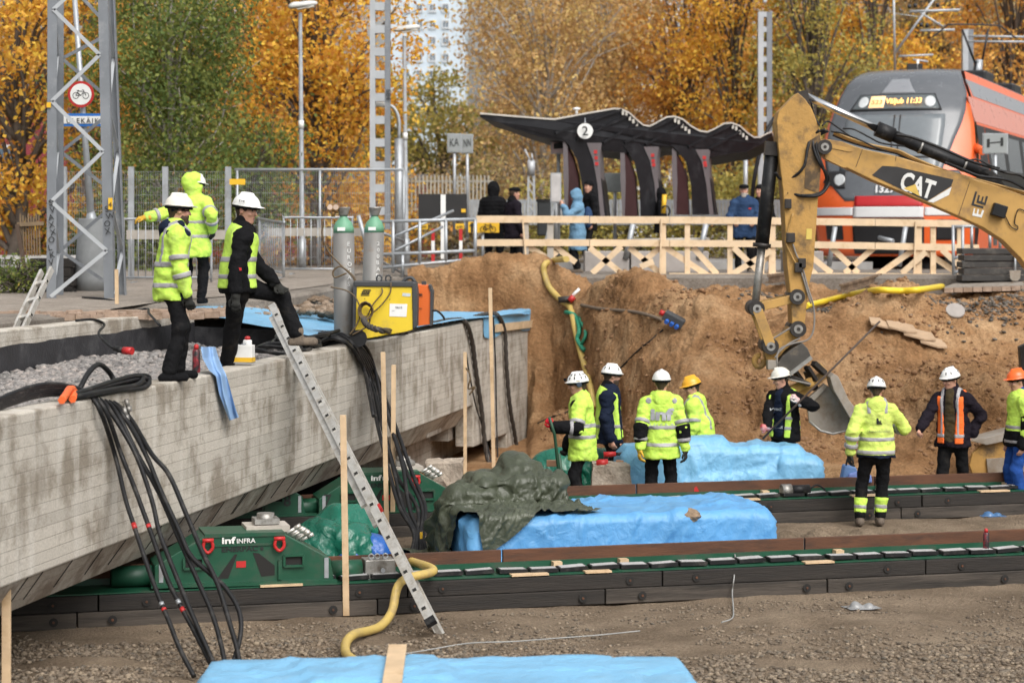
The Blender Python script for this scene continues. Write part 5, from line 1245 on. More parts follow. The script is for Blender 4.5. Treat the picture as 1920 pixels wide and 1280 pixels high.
# far number sign
t = thing('number_sign', 'round platform number sign behind the thin mast', 'sign', P(1398, 400, 56))
MB().cyl(P(1398, 420, 56), P(1398, 280, 56), .06).build('post', M_STEEL, t)
d_ = disc(P(1398, 279, 55.9), .16, .03, M_WHITE, 'sign_disc', t); text_part('numeral', '2', P(1393.5, 286, 55.86), (1, 0, 0), (0, 0, 1), .18, M_INK, d_, bold=.01)
# short lattice stub
t = thing('cut_mast', 'short cut off lattice mast stub behind the platform', 'mast', P(996, 400, 52))
for q in (-6, 6): MB().beam(P(996 + q, 420, 52), P(996 + q * .8, 300, 52), .05, .05).build('leg', M_MASTL, t)
for i in range(6): MB().beam(P(991, 320 + i * 16, 52), P(1001, 334 + i * 16, 52), .04, .03).build('brace', M_MASTL, t)
MB().cyl(P(996, 328, 52), P(996, 302, 52), .095).build('cap_tube', M_MASTL, t)
MB().tube([P(994, 302, 52), P(984, 280, 52)], .025, 6).tube([P(999, 302, 52), P(997, 288, 52)], .025, 6).build('bent_conduit', M_MASTL, t)

# ---- grey palisade fence along the back of the platform, and a wooden-post fence further left
t = thing('palisade_fence', 'low grey palisade fence behind the platform', 'fence', P(1150, 400, 52))
slat = MB().box((0, 0, 0), (.07, .02, .62)).mesh('slat'); slat.materials.append(M_STEEL); bb = P(1150, 400, 52)
for i in range(112):
    o = bpy.data.objects.new('slat', slat); COL.objects.link(o); o.parent = t; o.location = P(872 + i * 6.2, 398, 52) - bb
for y in (378, 410): MB().beam(P(868, y, 52.03), P(1570, y, 52.03), .04, .05).build('rail', M_STEEL, t)
t = thing('post_fence', 'brownish upright rail fence behind the ladder mast', 'fence', P(800, 380, 54))
pst = MB().box((0, 0, 0), (.04, .04, 1.0)).mesh('baluster'); pst.materials.append(mat('pale_post', (.36, .34, .29), .7))
for i in range(26):
    o = bpy.data.objects.new('baluster', pst); COL.objects.link(o); o.parent = t; o.location = P(736 + i * 7.2, 366, 54) - P(800, 380, 54)
for y in (340, 392): MB().beam(P(730, y, 54.04), P(925, y, 54.04), .05, .05).build('rail', mat('pale_post'), t)
# mesh fence on the left
t = thing('mesh_fence', 'tall grey welded mesh fence behind the lattice mast', 'fence', P(260, 500, 37))
for px in (120, 246, 310, 428): MB().box(P(px, 418, 37), (.10, .06, 1.95)).build('post', M_STEEL, t)
for a0, a1, y0, y1, Y in ((122, 430, 322, 512, 36.98), ):
    k = Y / F; w = MB()
    for i in range(70): x = a0 + (a1 - a0) * i / 69; w.beam(P(x, y0, Y), P(x, y1, Y), .0035, .0035)
    for j in range(14): y = y0 + (y1 - y0) * j / 13; w.beam(P(a0, y, Y - .006), P(a1, y, Y - .006), .004, .004)
    w.build('mesh_panel', M_STEEL, t)
MB().box(P(445, 341, 36.8), (.27, .012, .10)).build('yellow_sign', M_YEL, t)
t = thing('mesh_fence', 'tall temporary mesh fence left of the ladder mast', 'fence', P(600, 500, 42))
MB().tube([P(440, 318, 42), P(757, 318, 42)], .028, 8).build('top_tube', M_STEEL, t)
for px in (445, 600, 757): MB().tube([P(px, 318, 42), P(px, 500, 42)], .024, 8).build('post', M_STEEL, t)
w = MB()
for i in range(80): x = 442 + 314 * i / 79; w.beam(P(x, 319, 42.01), P(x, 495, 42.01), .004, .004)
for j in range(9): w.beam(P(441, 322 + 20 * j, 42.02), P(757, 322 + 20 * j, 42.02), .005, .005)
w.build('mesh_panel', M_STEEL, t)

# ---- steel crowd barriers
def barrier(label, x0, x1, y0, y1, Ya, Yb, nb, skew=0):
    Pa = lambda f, y: P(x0 + (x1 - x0) * f, y + skew * f, Ya + (Yb - Ya) * f)
    t = thing('crowd_barrier', label, 'barrier', Pa(.5, y1), 0, 'steel crowd barriers')
    MB().tube(spline([Pa(0, y1), Pa(0, y0 + 8), Pa(.02, y0), Pa(.5, y0), Pa(.98, y0), Pa(1, y0 + 8), Pa(1, y1)], 4), .022, 8).build('frame', M_STEEL, t)
    MB().tube([Pa(0, y1 - 8), Pa(1, y1 - 8)], .018, 8).build('bottom_rail', M_STEEL, t)
    for i in range(nb): f = (i + 1) / (nb + 1); MB().tube([Pa(f, y0 + 2), Pa(f, y1 - 8)], .009, 5).build('bar', M_STEEL, t)
    for f in (.12, .88): MB().beam(Pa(f, y1 + 1) + Vector((0, -.25, 0)), Pa(f, y1 + 1) + Vector((0, .25, 0)), .05, .02).build('foot', M_STEEL, t)
barrier('steel barrier behind the worker with the hood at the left', 232, 396, 411, 528, 36, 36, 11)
barrier('steel barrier seen edge on right of the seated worker', 486, 532, 410, 512, 39.5, 36.5, 12, 8)
barrier('steel barrier left of the gas cylinders', 532, 660, 408, 512, 38, 38, 9)
MB().box(P(330, 440, 36.6), (1.7, .03, .16)).build('timber_plank', mat('grey_plank', (.36, .33, .29), .8), None); tag(bpy.data.objects['timber_plank'], 'grey plank behind the barrier at the left', 'plank')
tag(MB().box(P(600, 435, 39), (1.9, .03, .15)).build('timber_plank', mat('grey_plank'), None), 'grey plank behind the barrier next to the gas cylinders', 'plank')

# ---- scaffold tube railing in the middle
t = thing('tube_railing', 'galvanised scaffold tube railing in front of the sand heap', 'railing', P(800, 500, 39.4))
def tb(a, b, r=.034, Ya=39.4, Yb=39.4, nm='tube'): MB().tube([P(*a, Ya), P(*b, Yb)], r, 10).build(nm, M_STEEL, t)
for a, b in [((690, 416), (892, 411)), ((690, 478), (892, 470)), ((690, 504), (892, 486))]: tb(a, b)
for x, y0, y1 in ((737, 412, 512), (787, 412, 505), (836, 410, 502), (891, 410, 495), (755, 478, 520)): tb((x, y0), (x, y1), nm='upright')
for a, b in [((700, 430), (757, 452)), ((680, 470), (755, 512)), ((735, 445), (850, 395)), ((740, 470), (830, 425))]: tb(a, b, .026, 39.6, 40.4, 'diagonal')
tb((672, 404), (690, 470), .04, 38.8, 38.8, 'prop')
# black boards with yellow stickers, red-white marker posts
t = thing('black_board', 'black panel on a pale post above the tube railing', 'sign', P(830, 430, 41.5))
MB().box(P(830, 388, 41.5), (.94, .03, .50)).build('panel', mat('black_panel', (.014, .013, .013), .5), t)
MB().box(P(831, 425, 41.47), (.095, .03, 1.25)).build('post', M_WHITE, t)
for x in (794, 862):
    s_ = MB().box(P(x, 424.5, 41.46), (.17, .012, .11)).build('yellow_sticker', M_YEL, t); text_part('lettering', 'AMPS', P(x - 6, 428, 41.45), (1, 0, 0), (0, 0, 1), .05, M_INK, s_, width=.12)
MB().box(P(869, 395, 41.47), (.085, .01, .07)).build('yellow_sticker', M_YEL, t)
for x in (812, 864):
    t = thing('marker_post', 'red and white marker post %s the pale post' % ('left of' if x == 812 else 'right of'), 'post', P(x, 495, 41)); h = .0
    for i in range(3): MB().box(P(x, 440 + 22 * i, 41), (.065, .03, .225)).build('band', M_RED if i != 1 else M_WHITE, t)
t = thing('bicycle_sign', 'orange cycle route sign with black arrow and bicycle', 'sign', P(907, 440, 41.2))
pn = MB().box(P(907, 426, 41.2), (.60, .02, .21)).build('panel', M_YEL, t)
bicycle(P(915, 427.5, 41.17), .17, M_INK, pn)
MB().prism([P(x, y, 41.185) for x, y in [(883, 436), (883, 424), (879.5, 424), (885, 416), (890.5, 424), (887, 424), (887, 436)]], (0, -.004, 0)).build('arrow', M_INK, pn)
MB().cyl(P(905, 436, 41.25), P(905, 500, 41.25), .03).build('post', M_STEEL, t)

# ---- pale timber railing
M_FW = mat('new_timber', (0.66, 0.50, 0.33), 0.75, var=0.12, scale=3, stretch=(1, 1, 1), dirt=(0.52, 0.36, 0.2), dscale=5, damt=.3)
t = thing('timber_railing', 'long pale timber railing with crossed braces above the sand', 'railing', P(1350, 525, 40.7))
YF = 40.7
def plank(a, b, h, dy=0.0, th=.035, nm='plank', m=None): MB().beam(P(*a, YF) + Vector((0, dy, 0)), P(*b, YF) + Vector((0, dy, 0)), th, h).build(nm, m or M_FW, t)
xs = [893, 1105, 1260, 1420, 1600, 1785]
for x0, x1, y0, y1, z0, z1 in ((893, 1105, 411, 411.5, 455, 455), (1106, 1255, 412, 412.5, 455, 456), (1256, 1425, 412.5, 414, 456, 457), (1426, 1640, 414, 417, 457, 461), (1641, 1835, 417, 420, 461, 465)):
    plank((x0, y0), (x1, y1), .135, -.02, nm='top_rail'); plank((x0, z0), (x1, z1), .13, -.02, nm='mid_rail')
for x, y0, y1, w in ((986, 407, 500, .11), (1032, 410, 500, .12), (1243, 408, 522, .12), (1289, 415, 520, .10), (1369, 412, 522, .10), (1448, 410, 525, .13), (1722, 412, 528, .13), (1750, 418, 525, .10), (1800, 420, 525, .10)):
    MB().box((GA(x, YF), YF + .035, (P(0, y0, YF).z + P(0, y1, YF).z) / 2), (w, .07, P(0, y0, YF).z - P(0, y1, YF).z)).build('post', M_FW if x not in (986, 1032) else mat('grey_plank'), t)
for x0, x1, y0, y1 in ((980, 986, 410, 480), (1240, 1237, 410, 510), (1436, 1430, 412, 520), (1716, 1712, 415, 535)): plank((x0, y0), (x1, y1), .055, -.06, .03, 'thin_post')
for a, b in [((990, 462), (1040, 492)), ((1040, 462), (1080, 492)), ((1248, 464), (1330, 518)), ((1300, 464), (1345, 514)), ((1238, 464), (1205, 492)), ((1445, 470), (1365, 518)), ((1520, 480), (1560, 512)), ((1515, 500), (1535, 522)), ((1712, 470), (1640, 520)), ((1735, 472), (1690, 512)), ((1728, 466), (1790, 508)), ((1765, 468), (1800, 500)), ((1440, 480), (1415, 508)), ((1105, 464), (1165, 512)), ((1165, 462), (1110, 512)), ((1180, 464), (1238, 512)), ((1560, 464), (1610, 512)), ((1640, 464), (1585, 512)), ((1375, 464), (1425, 512)), ((1225, 490), (1200, 500)), ((1020, 495), (1045, 470))]:
    plank(a, b, .11, -.06 if a[0] % 2 else .06, .03, 'brace')
for x0, x1, y in ((1255, 1440, 517), (1440, 1600, 516), (1601, 1785, 517)): plank((x0, y), (x1, y + 1), .10, .02, .25, 'sill')
plank((1255, 525), (1790, 527), .04, .1, .5, 'deck_board', mat('raw_board', (.40, .22, .12), .8))

# ---- platform kerb, shelter
t = thing('platform_block', 'low concrete platform edge block behind the timber railing', 'platform', P(1250, 500, 43))
for x0, x1 in ((1095, 1180), (1182, 1330), (1470, 1545)): MB().box(((GA(x0, 43) + GA(x1, 43)) / 2, 43.3, 3.05), (GA(x1, 43) - GA(x0, 43) - .02, .6, .42)).build('block', mat('plat_conc', (.34, .31, .29), .9, var=.15, bump=.2), t, bevel=.02)
MB().box((GA(1300, 46), 47.8, 2.92), (7.5, 5, .18)).build('platform_slab', mat('plat_slab', (.28, .27, .26), .9, var=.12), t)
M_SHD = mat('shelter_black', (.011, .011, .013), .5, var=.2, dirt=(.03, .03, .033), dscale=2, damt=.3, spec=.25); M_SHP = mat('shelter_plum', (.035, .012, .013), .5, var=.2); M_SHG = mat('shelter_grey', (.12, .105, .11), .5, var=.1); M_RIM = mat('roof_rim', (.50, .47, .42), .6, var=.1)
t = thing('platform_shelter', 'dark platform shelter with a wavy roof and curved ribs', 'shelter', P(1200, 440, 45.5))
DS = 0.012     # the shelter recedes to the right
def SH(x, y, d=0.0): return P(x, y, 44.0 + (x - 1000) * DS + d)
wave = [(900, 211), (960, 216), (1022, 221), (1040, 222), (1100, 211), (1152, 202), (1165, 203), (1180, 210), (1195, 224), (1206, 233), (1218, 235), (1232, 228), (1250, 218), (1265, 217), (1280, 222), (1296, 235), (1312, 244), (1326, 246), (1340, 240), (1358, 230), (1372, 229), (1388, 235), (1402, 248), (1414, 256), (1425, 256), (1438, 249), (1447, 246)]
back = [(x, y) for x, y in wave]
for nm, dz, th, m_, df, db in (('roof_skin', 0, .05, M_RIM, -.06, 0.03), ):
    vs = []; fs = []
    for x, y in wave:
        f = SH(x, y); g = f + Vector((.45, 2.3, -.18)); vs += [f, g, f - Vector((0, 0, .035)), g - Vector((0, 0, .035))]
    for i in range(len(wave) - 1):
        a = 4 * i; b = a + 4; fs += [(a, b, b + 1, a + 1), (a + 2, a + 3, b + 3, b + 2), (a, a + 2, b + 2, b), (a + 1, b + 1, b + 3, a + 3)]
    fs += [(0, 1, 3, 2), (len(vs) - 4, len(vs) - 2, len(vs) - 1, len(vs) - 3)]
    MB().add(vs, fs, 0, False).build('roof_skin', M_RIM, t)
low = [(900, 215), (930, 224), (960, 236), (1010, 252), (1060, 262), (1100, 274), (1160, 282), (1195, 284), (1235, 272), (1265, 272), (1300, 286), (1330, 292), (1372, 284), (1400, 281), (1430, 266), (1447, 251)]
MB().prism([SH(x, y, .04) - Vector((0, 0, .045)) for x, y in wave] + [SH(x, y, .04) - Vector((0, 0, .045)) for x, y in low[::-1]], (.3, 1.9, -.12)).build('roof_soffit', M_SHD, t)
for i, (x0, y0, x1, y1) in enumerate([(1165, 206, 1040, 250), (1180, 216, 1080, 262), (1195, 230, 1130, 268), (1262, 222, 1170, 268), (1280, 232, 1210, 272), (1372, 234, 1290, 276), (1390, 246, 1330, 280)]):
    MB().beam(SH(x0, y0, -.02), SH(x1, y1, -.02), .05, .05).build('roof_purlin', M_SHD, t)
for i in range(5):
    for x0, y0, w in ((1168, 212, 14), (1266, 226, 12), (1374, 238, 10)): MB().box(SH(x0 + i * 6.5, y0 + i * (5.2 if i > 1 else 3), -.02), (.05, .04, .09)).build('skylight_slot', M_RIM, t)
for x0, dx in ((1060, 0), (1166, 106 - 0), (1270, 210)):
    k = {1060: 0, 1166: 1, 1270: 2}[x0]; ox = (0, 107, 204)[k]; oy = (0, 8, 14)[k]
    S_ = lambda x, y, d=0: SH(x + ox, 250 + (y - 250) * (1 - .05 * k) + oy * (1 if y < 300 else .6), d)
    MB().prism([S_(x, y) for x, y in [(1052, 258), (1085, 258), (1106, 275), (1120, 305), (1130, 345), (1138, 410), (1094, 410), (1092, 350), (1082, 300), (1066, 272)]], (.12, .7, 0)).build('curved_rib', M_SHD, t, bevel=.01)
    MB().prism([S_(x, y, -.02) for x, y in [(1100, 268), (1128, 268), (1125, 290), (1127, 340), (1134, 410), (1126, 410), (1120, 345), (1112, 300)]], (.1, .5, 0)).build('rib_panel', M_SHG, t)
    MB().prism([S_(x, y, .1) for x, y in [(1060, 268), (1072, 290), (1084, 330), (1088, 410), (1064, 410), (1057, 330)]], (.06, .5, 0)).build('seat_shell', M_SHP, t)
    MB().prism([S_(x, y, .05) for x, y in [(1056, 264), (1064, 270), (1066, 340), (1064, 410), (1060, 410), (1056, 330)]], (.06, .5, 0)).build('shell_edge', M_SHG, t)
    for j in range(3): MB().box(S_(1116 + j, 285 + 11 * j, -.04), (.09, .02, .07)).build('red_mark', M_RED, t)
d_ = disc(SH(1097, 246, -.25), .165, .04, M_WHITE, 'number_disc', t); text_part('numeral', '2', SH(1091.5, 254, -.295), (1, 0, 0), (0, 0, 1), .19, M_INK, d_, bold=.012)
MB().cyl(SH(1097, 231, -.22), SH(1097, 222, -.1), .012).build('disc_hanger', M_STEEL, t)
MB().cyl(SH(1081, 214, .8), SH(1081, 207, .8), .03).lathe(SH(1081, 207, .8), [(.03, 0), (.085, .02), (.08, .05), (.02, .065)], 12).build('roof_sensor', M_WHITE, t)
MB().tube(spline([SH(1478, 205, 3), SH(1452, 222, 3), SH(1432, 262, 3), SH(1415, 330, 3), SH(1407, 410, 3)], 4), .05, 8).build('far_rib', M_SHD, t)
tag(MB().tube([P(1330, 450, 43.2), P(1175, 452, 43.2)], .05, 8).build('bench_beam', mat('grey_plank'), None), 'grey bench beam on struts under the shelter', 'bench')
for px, s in ((1183, -1), (1320, -1)):
    tag(MB().tube([P(px + 4, 420, 43), P(px - 10, 485, 43)], .06, 10).build('grey_strut', M_STEEL, None), 'slanting steel strut %s the shelter' % ('in front of the middle of' if px == 1183 else 'under the right end of'), 'strut')
for px, s in ((1558, 1), (1690, 1)):
    tag(MB().tube([P(px + 8, 425, 42.5), P(px - 4, 500, 42.5)], .05, 10).build('grey_strut', M_STEEL, None), 'slanting steel strut in front of the train, %s one' % ('left' if px == 1558 else 'right'), 'strut')
tag(MB().box(P(1020, 408, 44.2), (.28, .2, .75)).build('litter_bin', mat('bin_dark', (.03, .033, .035), .5), None, bevel=.03), 'dark litter bin near the person in light blue', 'bin')
bo = bpy.data.objects['litter_bin']; MB().box(P(1020, 376, 44.2), (.32, .24, .05)).build('lid', M_BLACK, bo)
MB().prism([P(x, y, 43.4) for x, y in [(1020, 455), (1024, 455), (1043, 380), (1039, 380)]], (0, .06, 0)).build('leaning_post', M_STEEL, None); tag(bpy.data.objects['leaning_post'], 'leaning steel post beside the information stand', 'post')
# ================================================================ TRAIN
ta = Vector((0.36, 0.933, 0)).normalized(); tr = Vector((ta.y, -ta.x, 0))
TC = P(1664, 500, 45.2); TC.z = 2.86; TK = 1.07
t = thing('train', 'orange and grey passenger train with lit destination display', 'train', TC, 0)
M_TOR = mat('train_orange', (0.72, 0.115, 0.022), 0.3, var=.05); M_TGR = mat('train_grey', (0.105, 0.113, 0.125), 0.25, var=.1); M_TGL = mat('train_glass', (0.15, 0.168, 0.182), 0.1, var=.08); M_TDK = mat('train_dark', (.014, .014, .016), .4, var=.2); M_TRF = mat('train_roof', (.23, .24, .26), .3, var=.08)
M_TPK = mat('train_side_sheen', (.62, .25, .19), .3, var=.06); M_TRD = mat('train_red', (.42, .012, .015), .35, var=.05); M_TWH = mat('train_white', (.62, .62, .62), .35, var=.04)  # pale side tone: reflection along the upper car side put into the colour
def wz(z): return np.interp(z, [0, .5, 1.0, 2.0, 2.9, 3.5, 3.9, 4.12], [1.5, 1.58, 1.62, 1.62, 1.5, 1.33, 1.15, .98])
def bz(z): return np.interp(z, [0, .5, .95, 1.3, 1.8, 2.5, 3.2, 3.8, 4.0, 4.12], [.12, .05, .0, .05, .25, .62, 1.0, 1.5, 1.9, 2.6])
def TF(u, z):
    u, z = np.broadcast_arrays(np.asarray(u, float), np.asarray(z, float))
    b = bz(z) + (0.75 - 0.1 * z) * np.abs(u) ** 2.6
    w = wz(z) * u
    return np.stack([TC.x + TK * (tr.x * w + ta.x * b), TC.y + TK * (tr.y * w + ta.y * b), TC.z + z * TK], -1)
def tpatch(name, uf, z0, z1, m, off, parent=None, nu=18, nz=12):
    zz_ = np.linspace(z0, z1, nz)
    ul = np.array([uf(q)[0] for q in zz_]); ur = np.array([uf(q)[1] for q in zz_])
    s = np.linspace(0, 1, nu); UU = ul[:, None] * (1 - s) + ur[:, None] * s; ZZ = np.repeat(zz_[:, None], nu, 1)
    p = TF(UU, ZZ); e = 1e-3
    nn = np.cross(TF(UU + e, ZZ) - p, TF(UU, ZZ + e) - p); nn /= np.linalg.norm(nn, axis=-1)[..., None]
    A_ = p + nn * off; B_ = p + nn * (off - .012)
    V = np.concatenate([A_.reshape(-1, 3), B_.reshape(-1, 3)]); k = nu * nz
    i = np.arange(k).reshape(nz, nu); Q = np.stack([i[:-1, :-1], i[:-1, 1:], i[1:, 1:], i[1:, :-1]], -1).reshape(-1, 4)
    ring = np.concatenate([i[0, :], i[1:, -1], i[-1, -2::-1], i[-2:0:-1, 0]])
    S_ = np.stack([ring, ring + k, np.roll(ring, -1) + k, np.roll(ring, -1)], -1)
    inv = np.array(wmat(t).inverted()); V = V @ inv[:3, :3].T + inv[:3, 3]
    return link(name, npmesh(name, V, np.concatenate([Q, Q[:, ::-1] + k, S_]), True), m, parent or t)
hull = tpatch('cab_shell', lambda z: (-1, 1), .25, 4.12, M_TOR, 0, nu=40, nz=40)
mask = tpatch('front_mask', lambda z: (np.interp(z, [1.35, 1.6, 2.0, 2.3, 4.12], [-.55, -.72, -.86, -.93, -1]), np.interp(z, [1.35, 1.6, 2.0, 2.6, 3.2, 3.6, 4.12], [.5, .56, .62, .76, .93, .99, 1.0])), 1.35, 4.115, M_TGR, .012, nu=30, nz=34)
gl = tpatch('windscreen', lambda z: (np.interp(z, [1.95, 3.1], [-.66, -.72]), np.interp(z, [1.95, 3.1], [.56, .66])), 1.95, 3.1, M_TGL, .022)
for u in (-.02, .06): tpatch('wiper_arm', lambda z, u=u: (u - .008, u + .008), 2.3, 3.08, M_TDK, .035, gl, 3, 5)
tpatch('wiper_blade', lambda z: (-.6, .5), 2.2, 2.235, M_TDK, .035, gl, 12, 3)
dp = tpatch('display_panel', lambda z: (np.interp(z, [3.18, 3.5], [-.70, -.62]), np.interp(z, [3.18, 3.5], [.62, .54])), 3.18, 3.52, M_TDK, .03)
tpatch('display_glass', lambda z: (np.interp(z, [3.2, 3.5], [-.67, -.60]), np.interp(z, [3.2, 3.5], [.59, .52])), 3.205, 3.495, mat('display_glass', (.10, .115, .12), .12), .036, dp)
M_LED = mat('amber_led', (.9, .45, .12), .5, emit=(1.0, .52, .16), estr=1.6)
tpatch('number_field', lambda z: (-.42, -.20), 3.23, 3.47, mat('amber_field', (.9, .55, .25), .5, emit=(1, .58, .28), estr=.9), .042, dp, 5, 3)
def ttext(s, u, z, h, w, m, off, parent, bold=.02):
    a_ = Vector(TF(u, z)); b_ = Vector(TF(u + .05, z)); c_ = Vector(TF(u, z + .2))
    r_ = (Vector(TF(u + .3, z)) - a_).normalized(); up_ = (c_ - a_).normalized(); n_ = r_.cross(up_)
    return text_part('lettering', s, a_ + n_ * off, r_, up_, h, m, parent, width=w, bold=bold)
ttext('S23', -.385, 3.285, .12, .24, mat('led_dark', (.55, .25, .08), .5), .07, dp)
ttext('Väljub 11:33', -.175, 3.28, .15, .78, M_LED, .09, dp)
for u in (-.52, .46): tpatch('round_lamp', lambda z, u=u: (u - .075 * math.sqrt(max(0, 1 - ((z - 3.35) / .115) ** 2)), u + .075 * math.sqrt(max(0, 1 - ((z - 3.35) / .115) ** 2))), 3.235, 3.465, mat('lamp_lens', (.5, .52, .53), .15), .045, dp, 8, 12)
tpatch('roof_hatch', lambda z: (np.interp(z, [3.55, 3.85], [-.30, -.18]), np.interp(z, [3.55, 3.85], [.24, .12])), 3.55, 3.85, M_TRF, .02)
for s_ in (-1, 1):
    hl = tpatch('headlight', lambda z, s_=s_: sorted((s_ * .56, s_ * np.interp(z, [1.6, 1.72, 1.95], [.66, .88, .8]))), 1.6, 1.95, M_TDK, .03)
    tpatch('headlight_lens', lambda z, s_=s_: (s_ * .64 - .075 * math.sqrt(max(0, 1 - ((z - 1.77) / .115) ** 2)), s_ * .64 + .075 * math.sqrt(max(0, 1 - ((z - 1.77) / .115) ** 2))), 1.655, 1.885, mat('lamp_lens'), .04, hl, 8, 10)
tpatch('red_band', lambda z: (-.42, .42), 1.24, 1.44, M_TRD, .026)
tpatch('white_band', lambda z: (-1, -.44), 1.06, 1.22, M_TWH, .02); tpatch('white_band', lambda z: (.44, 1), 1.06, 1.22, M_TWH, .02); tpatch('white_band', lambda z: (-.43, .43), 1.02, 1.23, M_TWH, .03)
cp = tpatch('coupler_recess', lambda z: (-.44, .44), .3, 1.0, M_TDK, .03)
for s_ in (-1, 1): tpatch('buffer_recess', lambda z, s_=s_: sorted((s_ * .58, s_ * .82)), .58, .98, M_TDK, .02)
ttext('1329', -.16, 1.5, .16, .40, M_TWH, .05, mask, .04)
tpatch('marker_light', lambda z: (-.2, .22), .86, .97, M_STEEL, .05, cp); MB().tube([Vector(TF(-.1, .62)) - ta * .1, Vector(TF(.1, .55)) - ta * .3], .05, 8).build('coupler_hook', M_STEEL, cp)
# car body behind the cab
pz = np.array([.3, .6, 1.0, 2.0, 2.9, 3.5, 3.9, 4.12]); pw = wz(pz)
def sec(s): return [TC + TK * (tr * w + ta * s + Vector((0, 0, z))) for w, z in zip(pw, pz)] + [TC + TK * (ta * s - tr * w + Vector((0, 0, z))) for w, z in zip(pw[::-1], pz[::-1])]
nS = len(sec(0)); ssx = [1.2, 2.6, 30]
vs = []
for i, s in enumerate(ssx):
    q = sec(s)
    vs += q
fs = [(i * nS + k, i * nS + (k + 1) % nS, (i + 1) * nS + (k + 1) % nS, (i + 1) * nS + k) for i in range(2) for k in range(nS)]
# keep the body behind the sloping nose: pull the upper front ring back
for k in range(nS):
    z = (vs[k].z - TC.z) / TK; vs[k] += ta * max(0, float(bz(z)) + .75 - 1.15)
    vs[k + nS] += ta * max(0, float(bz(z)) + .8 - 2.4)
MB().add(vs, fs, 0, False).build('car_body', M_TOR, t)
def side(s0, s1, z0, z1, m, off, nm, parent=None):
    w0, w1 = float(wz(z0)), float(wz(z1))
    q = [TC + TK * (tr * (w + off) + ta * s + Vector((0, 0, z))) for w, s, z in ((w0, s0, z0), (w0, s1, z0), (w1, s1, z1), (w1, s0, z1))]
    return MB().prism(q, -tr * .02).build(nm, m, parent or t)
side(1.5, 30, 2.96, 3.48, M_TPK, .006, 'cantrail_sheen'); side(2.3, 30, 3.52, 3.88, M_TRF, .006, 'roof_side')
side(1.5, 2.5, 2.0, 2.9, M_TDK, .008, 'cab_window'); b_ = side(2.6, 30, 1.25, 2.0, M_TDK, .008, 'window_band'); b2_ = side(2.6, 30, 2.001, 2.9, M_TDK, .008, 'window_band')
for i in range(7): side(2.9 + i * 2.6, 4.9 + i * 2.6, 2.05, 2.8, M_TGL, .016, 'window', b2_)
side(.9, 1.35, 1.3, 2.1, M_TDK, .01, 'mirror_housing')
MB().tube([TC + tr * 1.62 + ta * 1.3 + Vector((0, 0, 2.62)), TC + tr * 1.85 + ta * .95 + Vector((0, 0, 2.5))], .09, 8).build('mirror_arm', M_TOR, t)
for s in (9, 14): MB().box(TC + ta * s + Vector((0, 0, 4.6)), (1.6, 1.4, .35), (tr, ta, Vector((0, 0, 1)))).build('roof_unit', M_TDK, t, bevel=.05)
MB().box(TC + ta * 17.5 + Vector((0, 0, 4.44)), (1.9, 24, .06), (tr, ta, Vector((0, 0, 1)))).build('roof_panel', M_TRF, t)
for s in (2.2, 4.2): MB().tube([TC - tr * .9 + ta * s + Vector((0, 0, .0)), TC + tr * .9 + ta * s + Vector((0, 0, 0))], .43, 16).build('wheelset', M_TDK, t)
# pantograph
pc = P(1828, 150, 54)
pg = MB(); Q = lambda x, y, Y=54: P(x, y, Y)
pa = MB().tube([Q(1828, 150), Q(1834, 116)], .09, 8).tube([Q(1828, 118), Q(1804, 55)], .03, 8).tube([Q(1841, 118), Q(1853, 55)], .03, 8).build('pantograph', M_TDK, t)
MB().tube(spline([Q(1748, 70), Q(1762, 60), Q(1776, 48), Q(1790, 46), Q(1868, 48), Q(1882, 54), Q(1905, 72)], 4), .022, 6).build('contact_strip', M_TDK, pa)
MB().cyl(Q(1832, 152), Q(1836, 112), .13, .09, 10).build('insulator', M_STEEL, pa)
# overhead line cantilevers
t = thing('overhead_line', 'grey overhead line cantilever and wires above the train', 'overhead line', P(1814, 150, 62))
Q = lambda x, y, Y=60: P(x, y, Y)
for a, b, r_ in [((1675, -40), (1678, 130), .035), ((1678, 100), (1765, -20), .035), ((1705, 22), (1800, 19), .04), ((1725, 24), (1768, 50), .03), ((1725, 58), (1790, 56), .035), ((1685, 106), (1750, 103), .03), ((1712, 112), (1740, 116), .03), ((1676, 25), (1730, 33), .012), ((1815, 68), (1960, 70), .03), ((1815, 78), (1960, 79), .03)]:
    MB().tube([Q(*a), Q(*b)], r_, 8).build('tube', M_MASTL, t)
for x, y in ((1705, 14), (1716, 12), (1727, 48), (1738, 49), (1758, 11)): MB().cyl(Q(x, y + 3), Q(x, y - 5), .05).build('insulator', M_TDK, t)
MB().tube([P(1250, -40, 62), P(1675, 14, 60)], .008, 5).build('wire', M_TDK, t)
t = thing('signal_box', 'small dark signal head on a pale post behind the train roof', 'signal', P(1720, 137, 58))
MB().box(P(1710, 129, 58), (.26, .15, .27)).build('screen', M_TDK, t); MB().box(P(1725, 129, 58), (.12, .15, .27)).build('screen', M_TDK, t); MB().cyl(P(1720, 150, 58), P(1721, 112, 58), .035).build('post', M_WHITE, t)

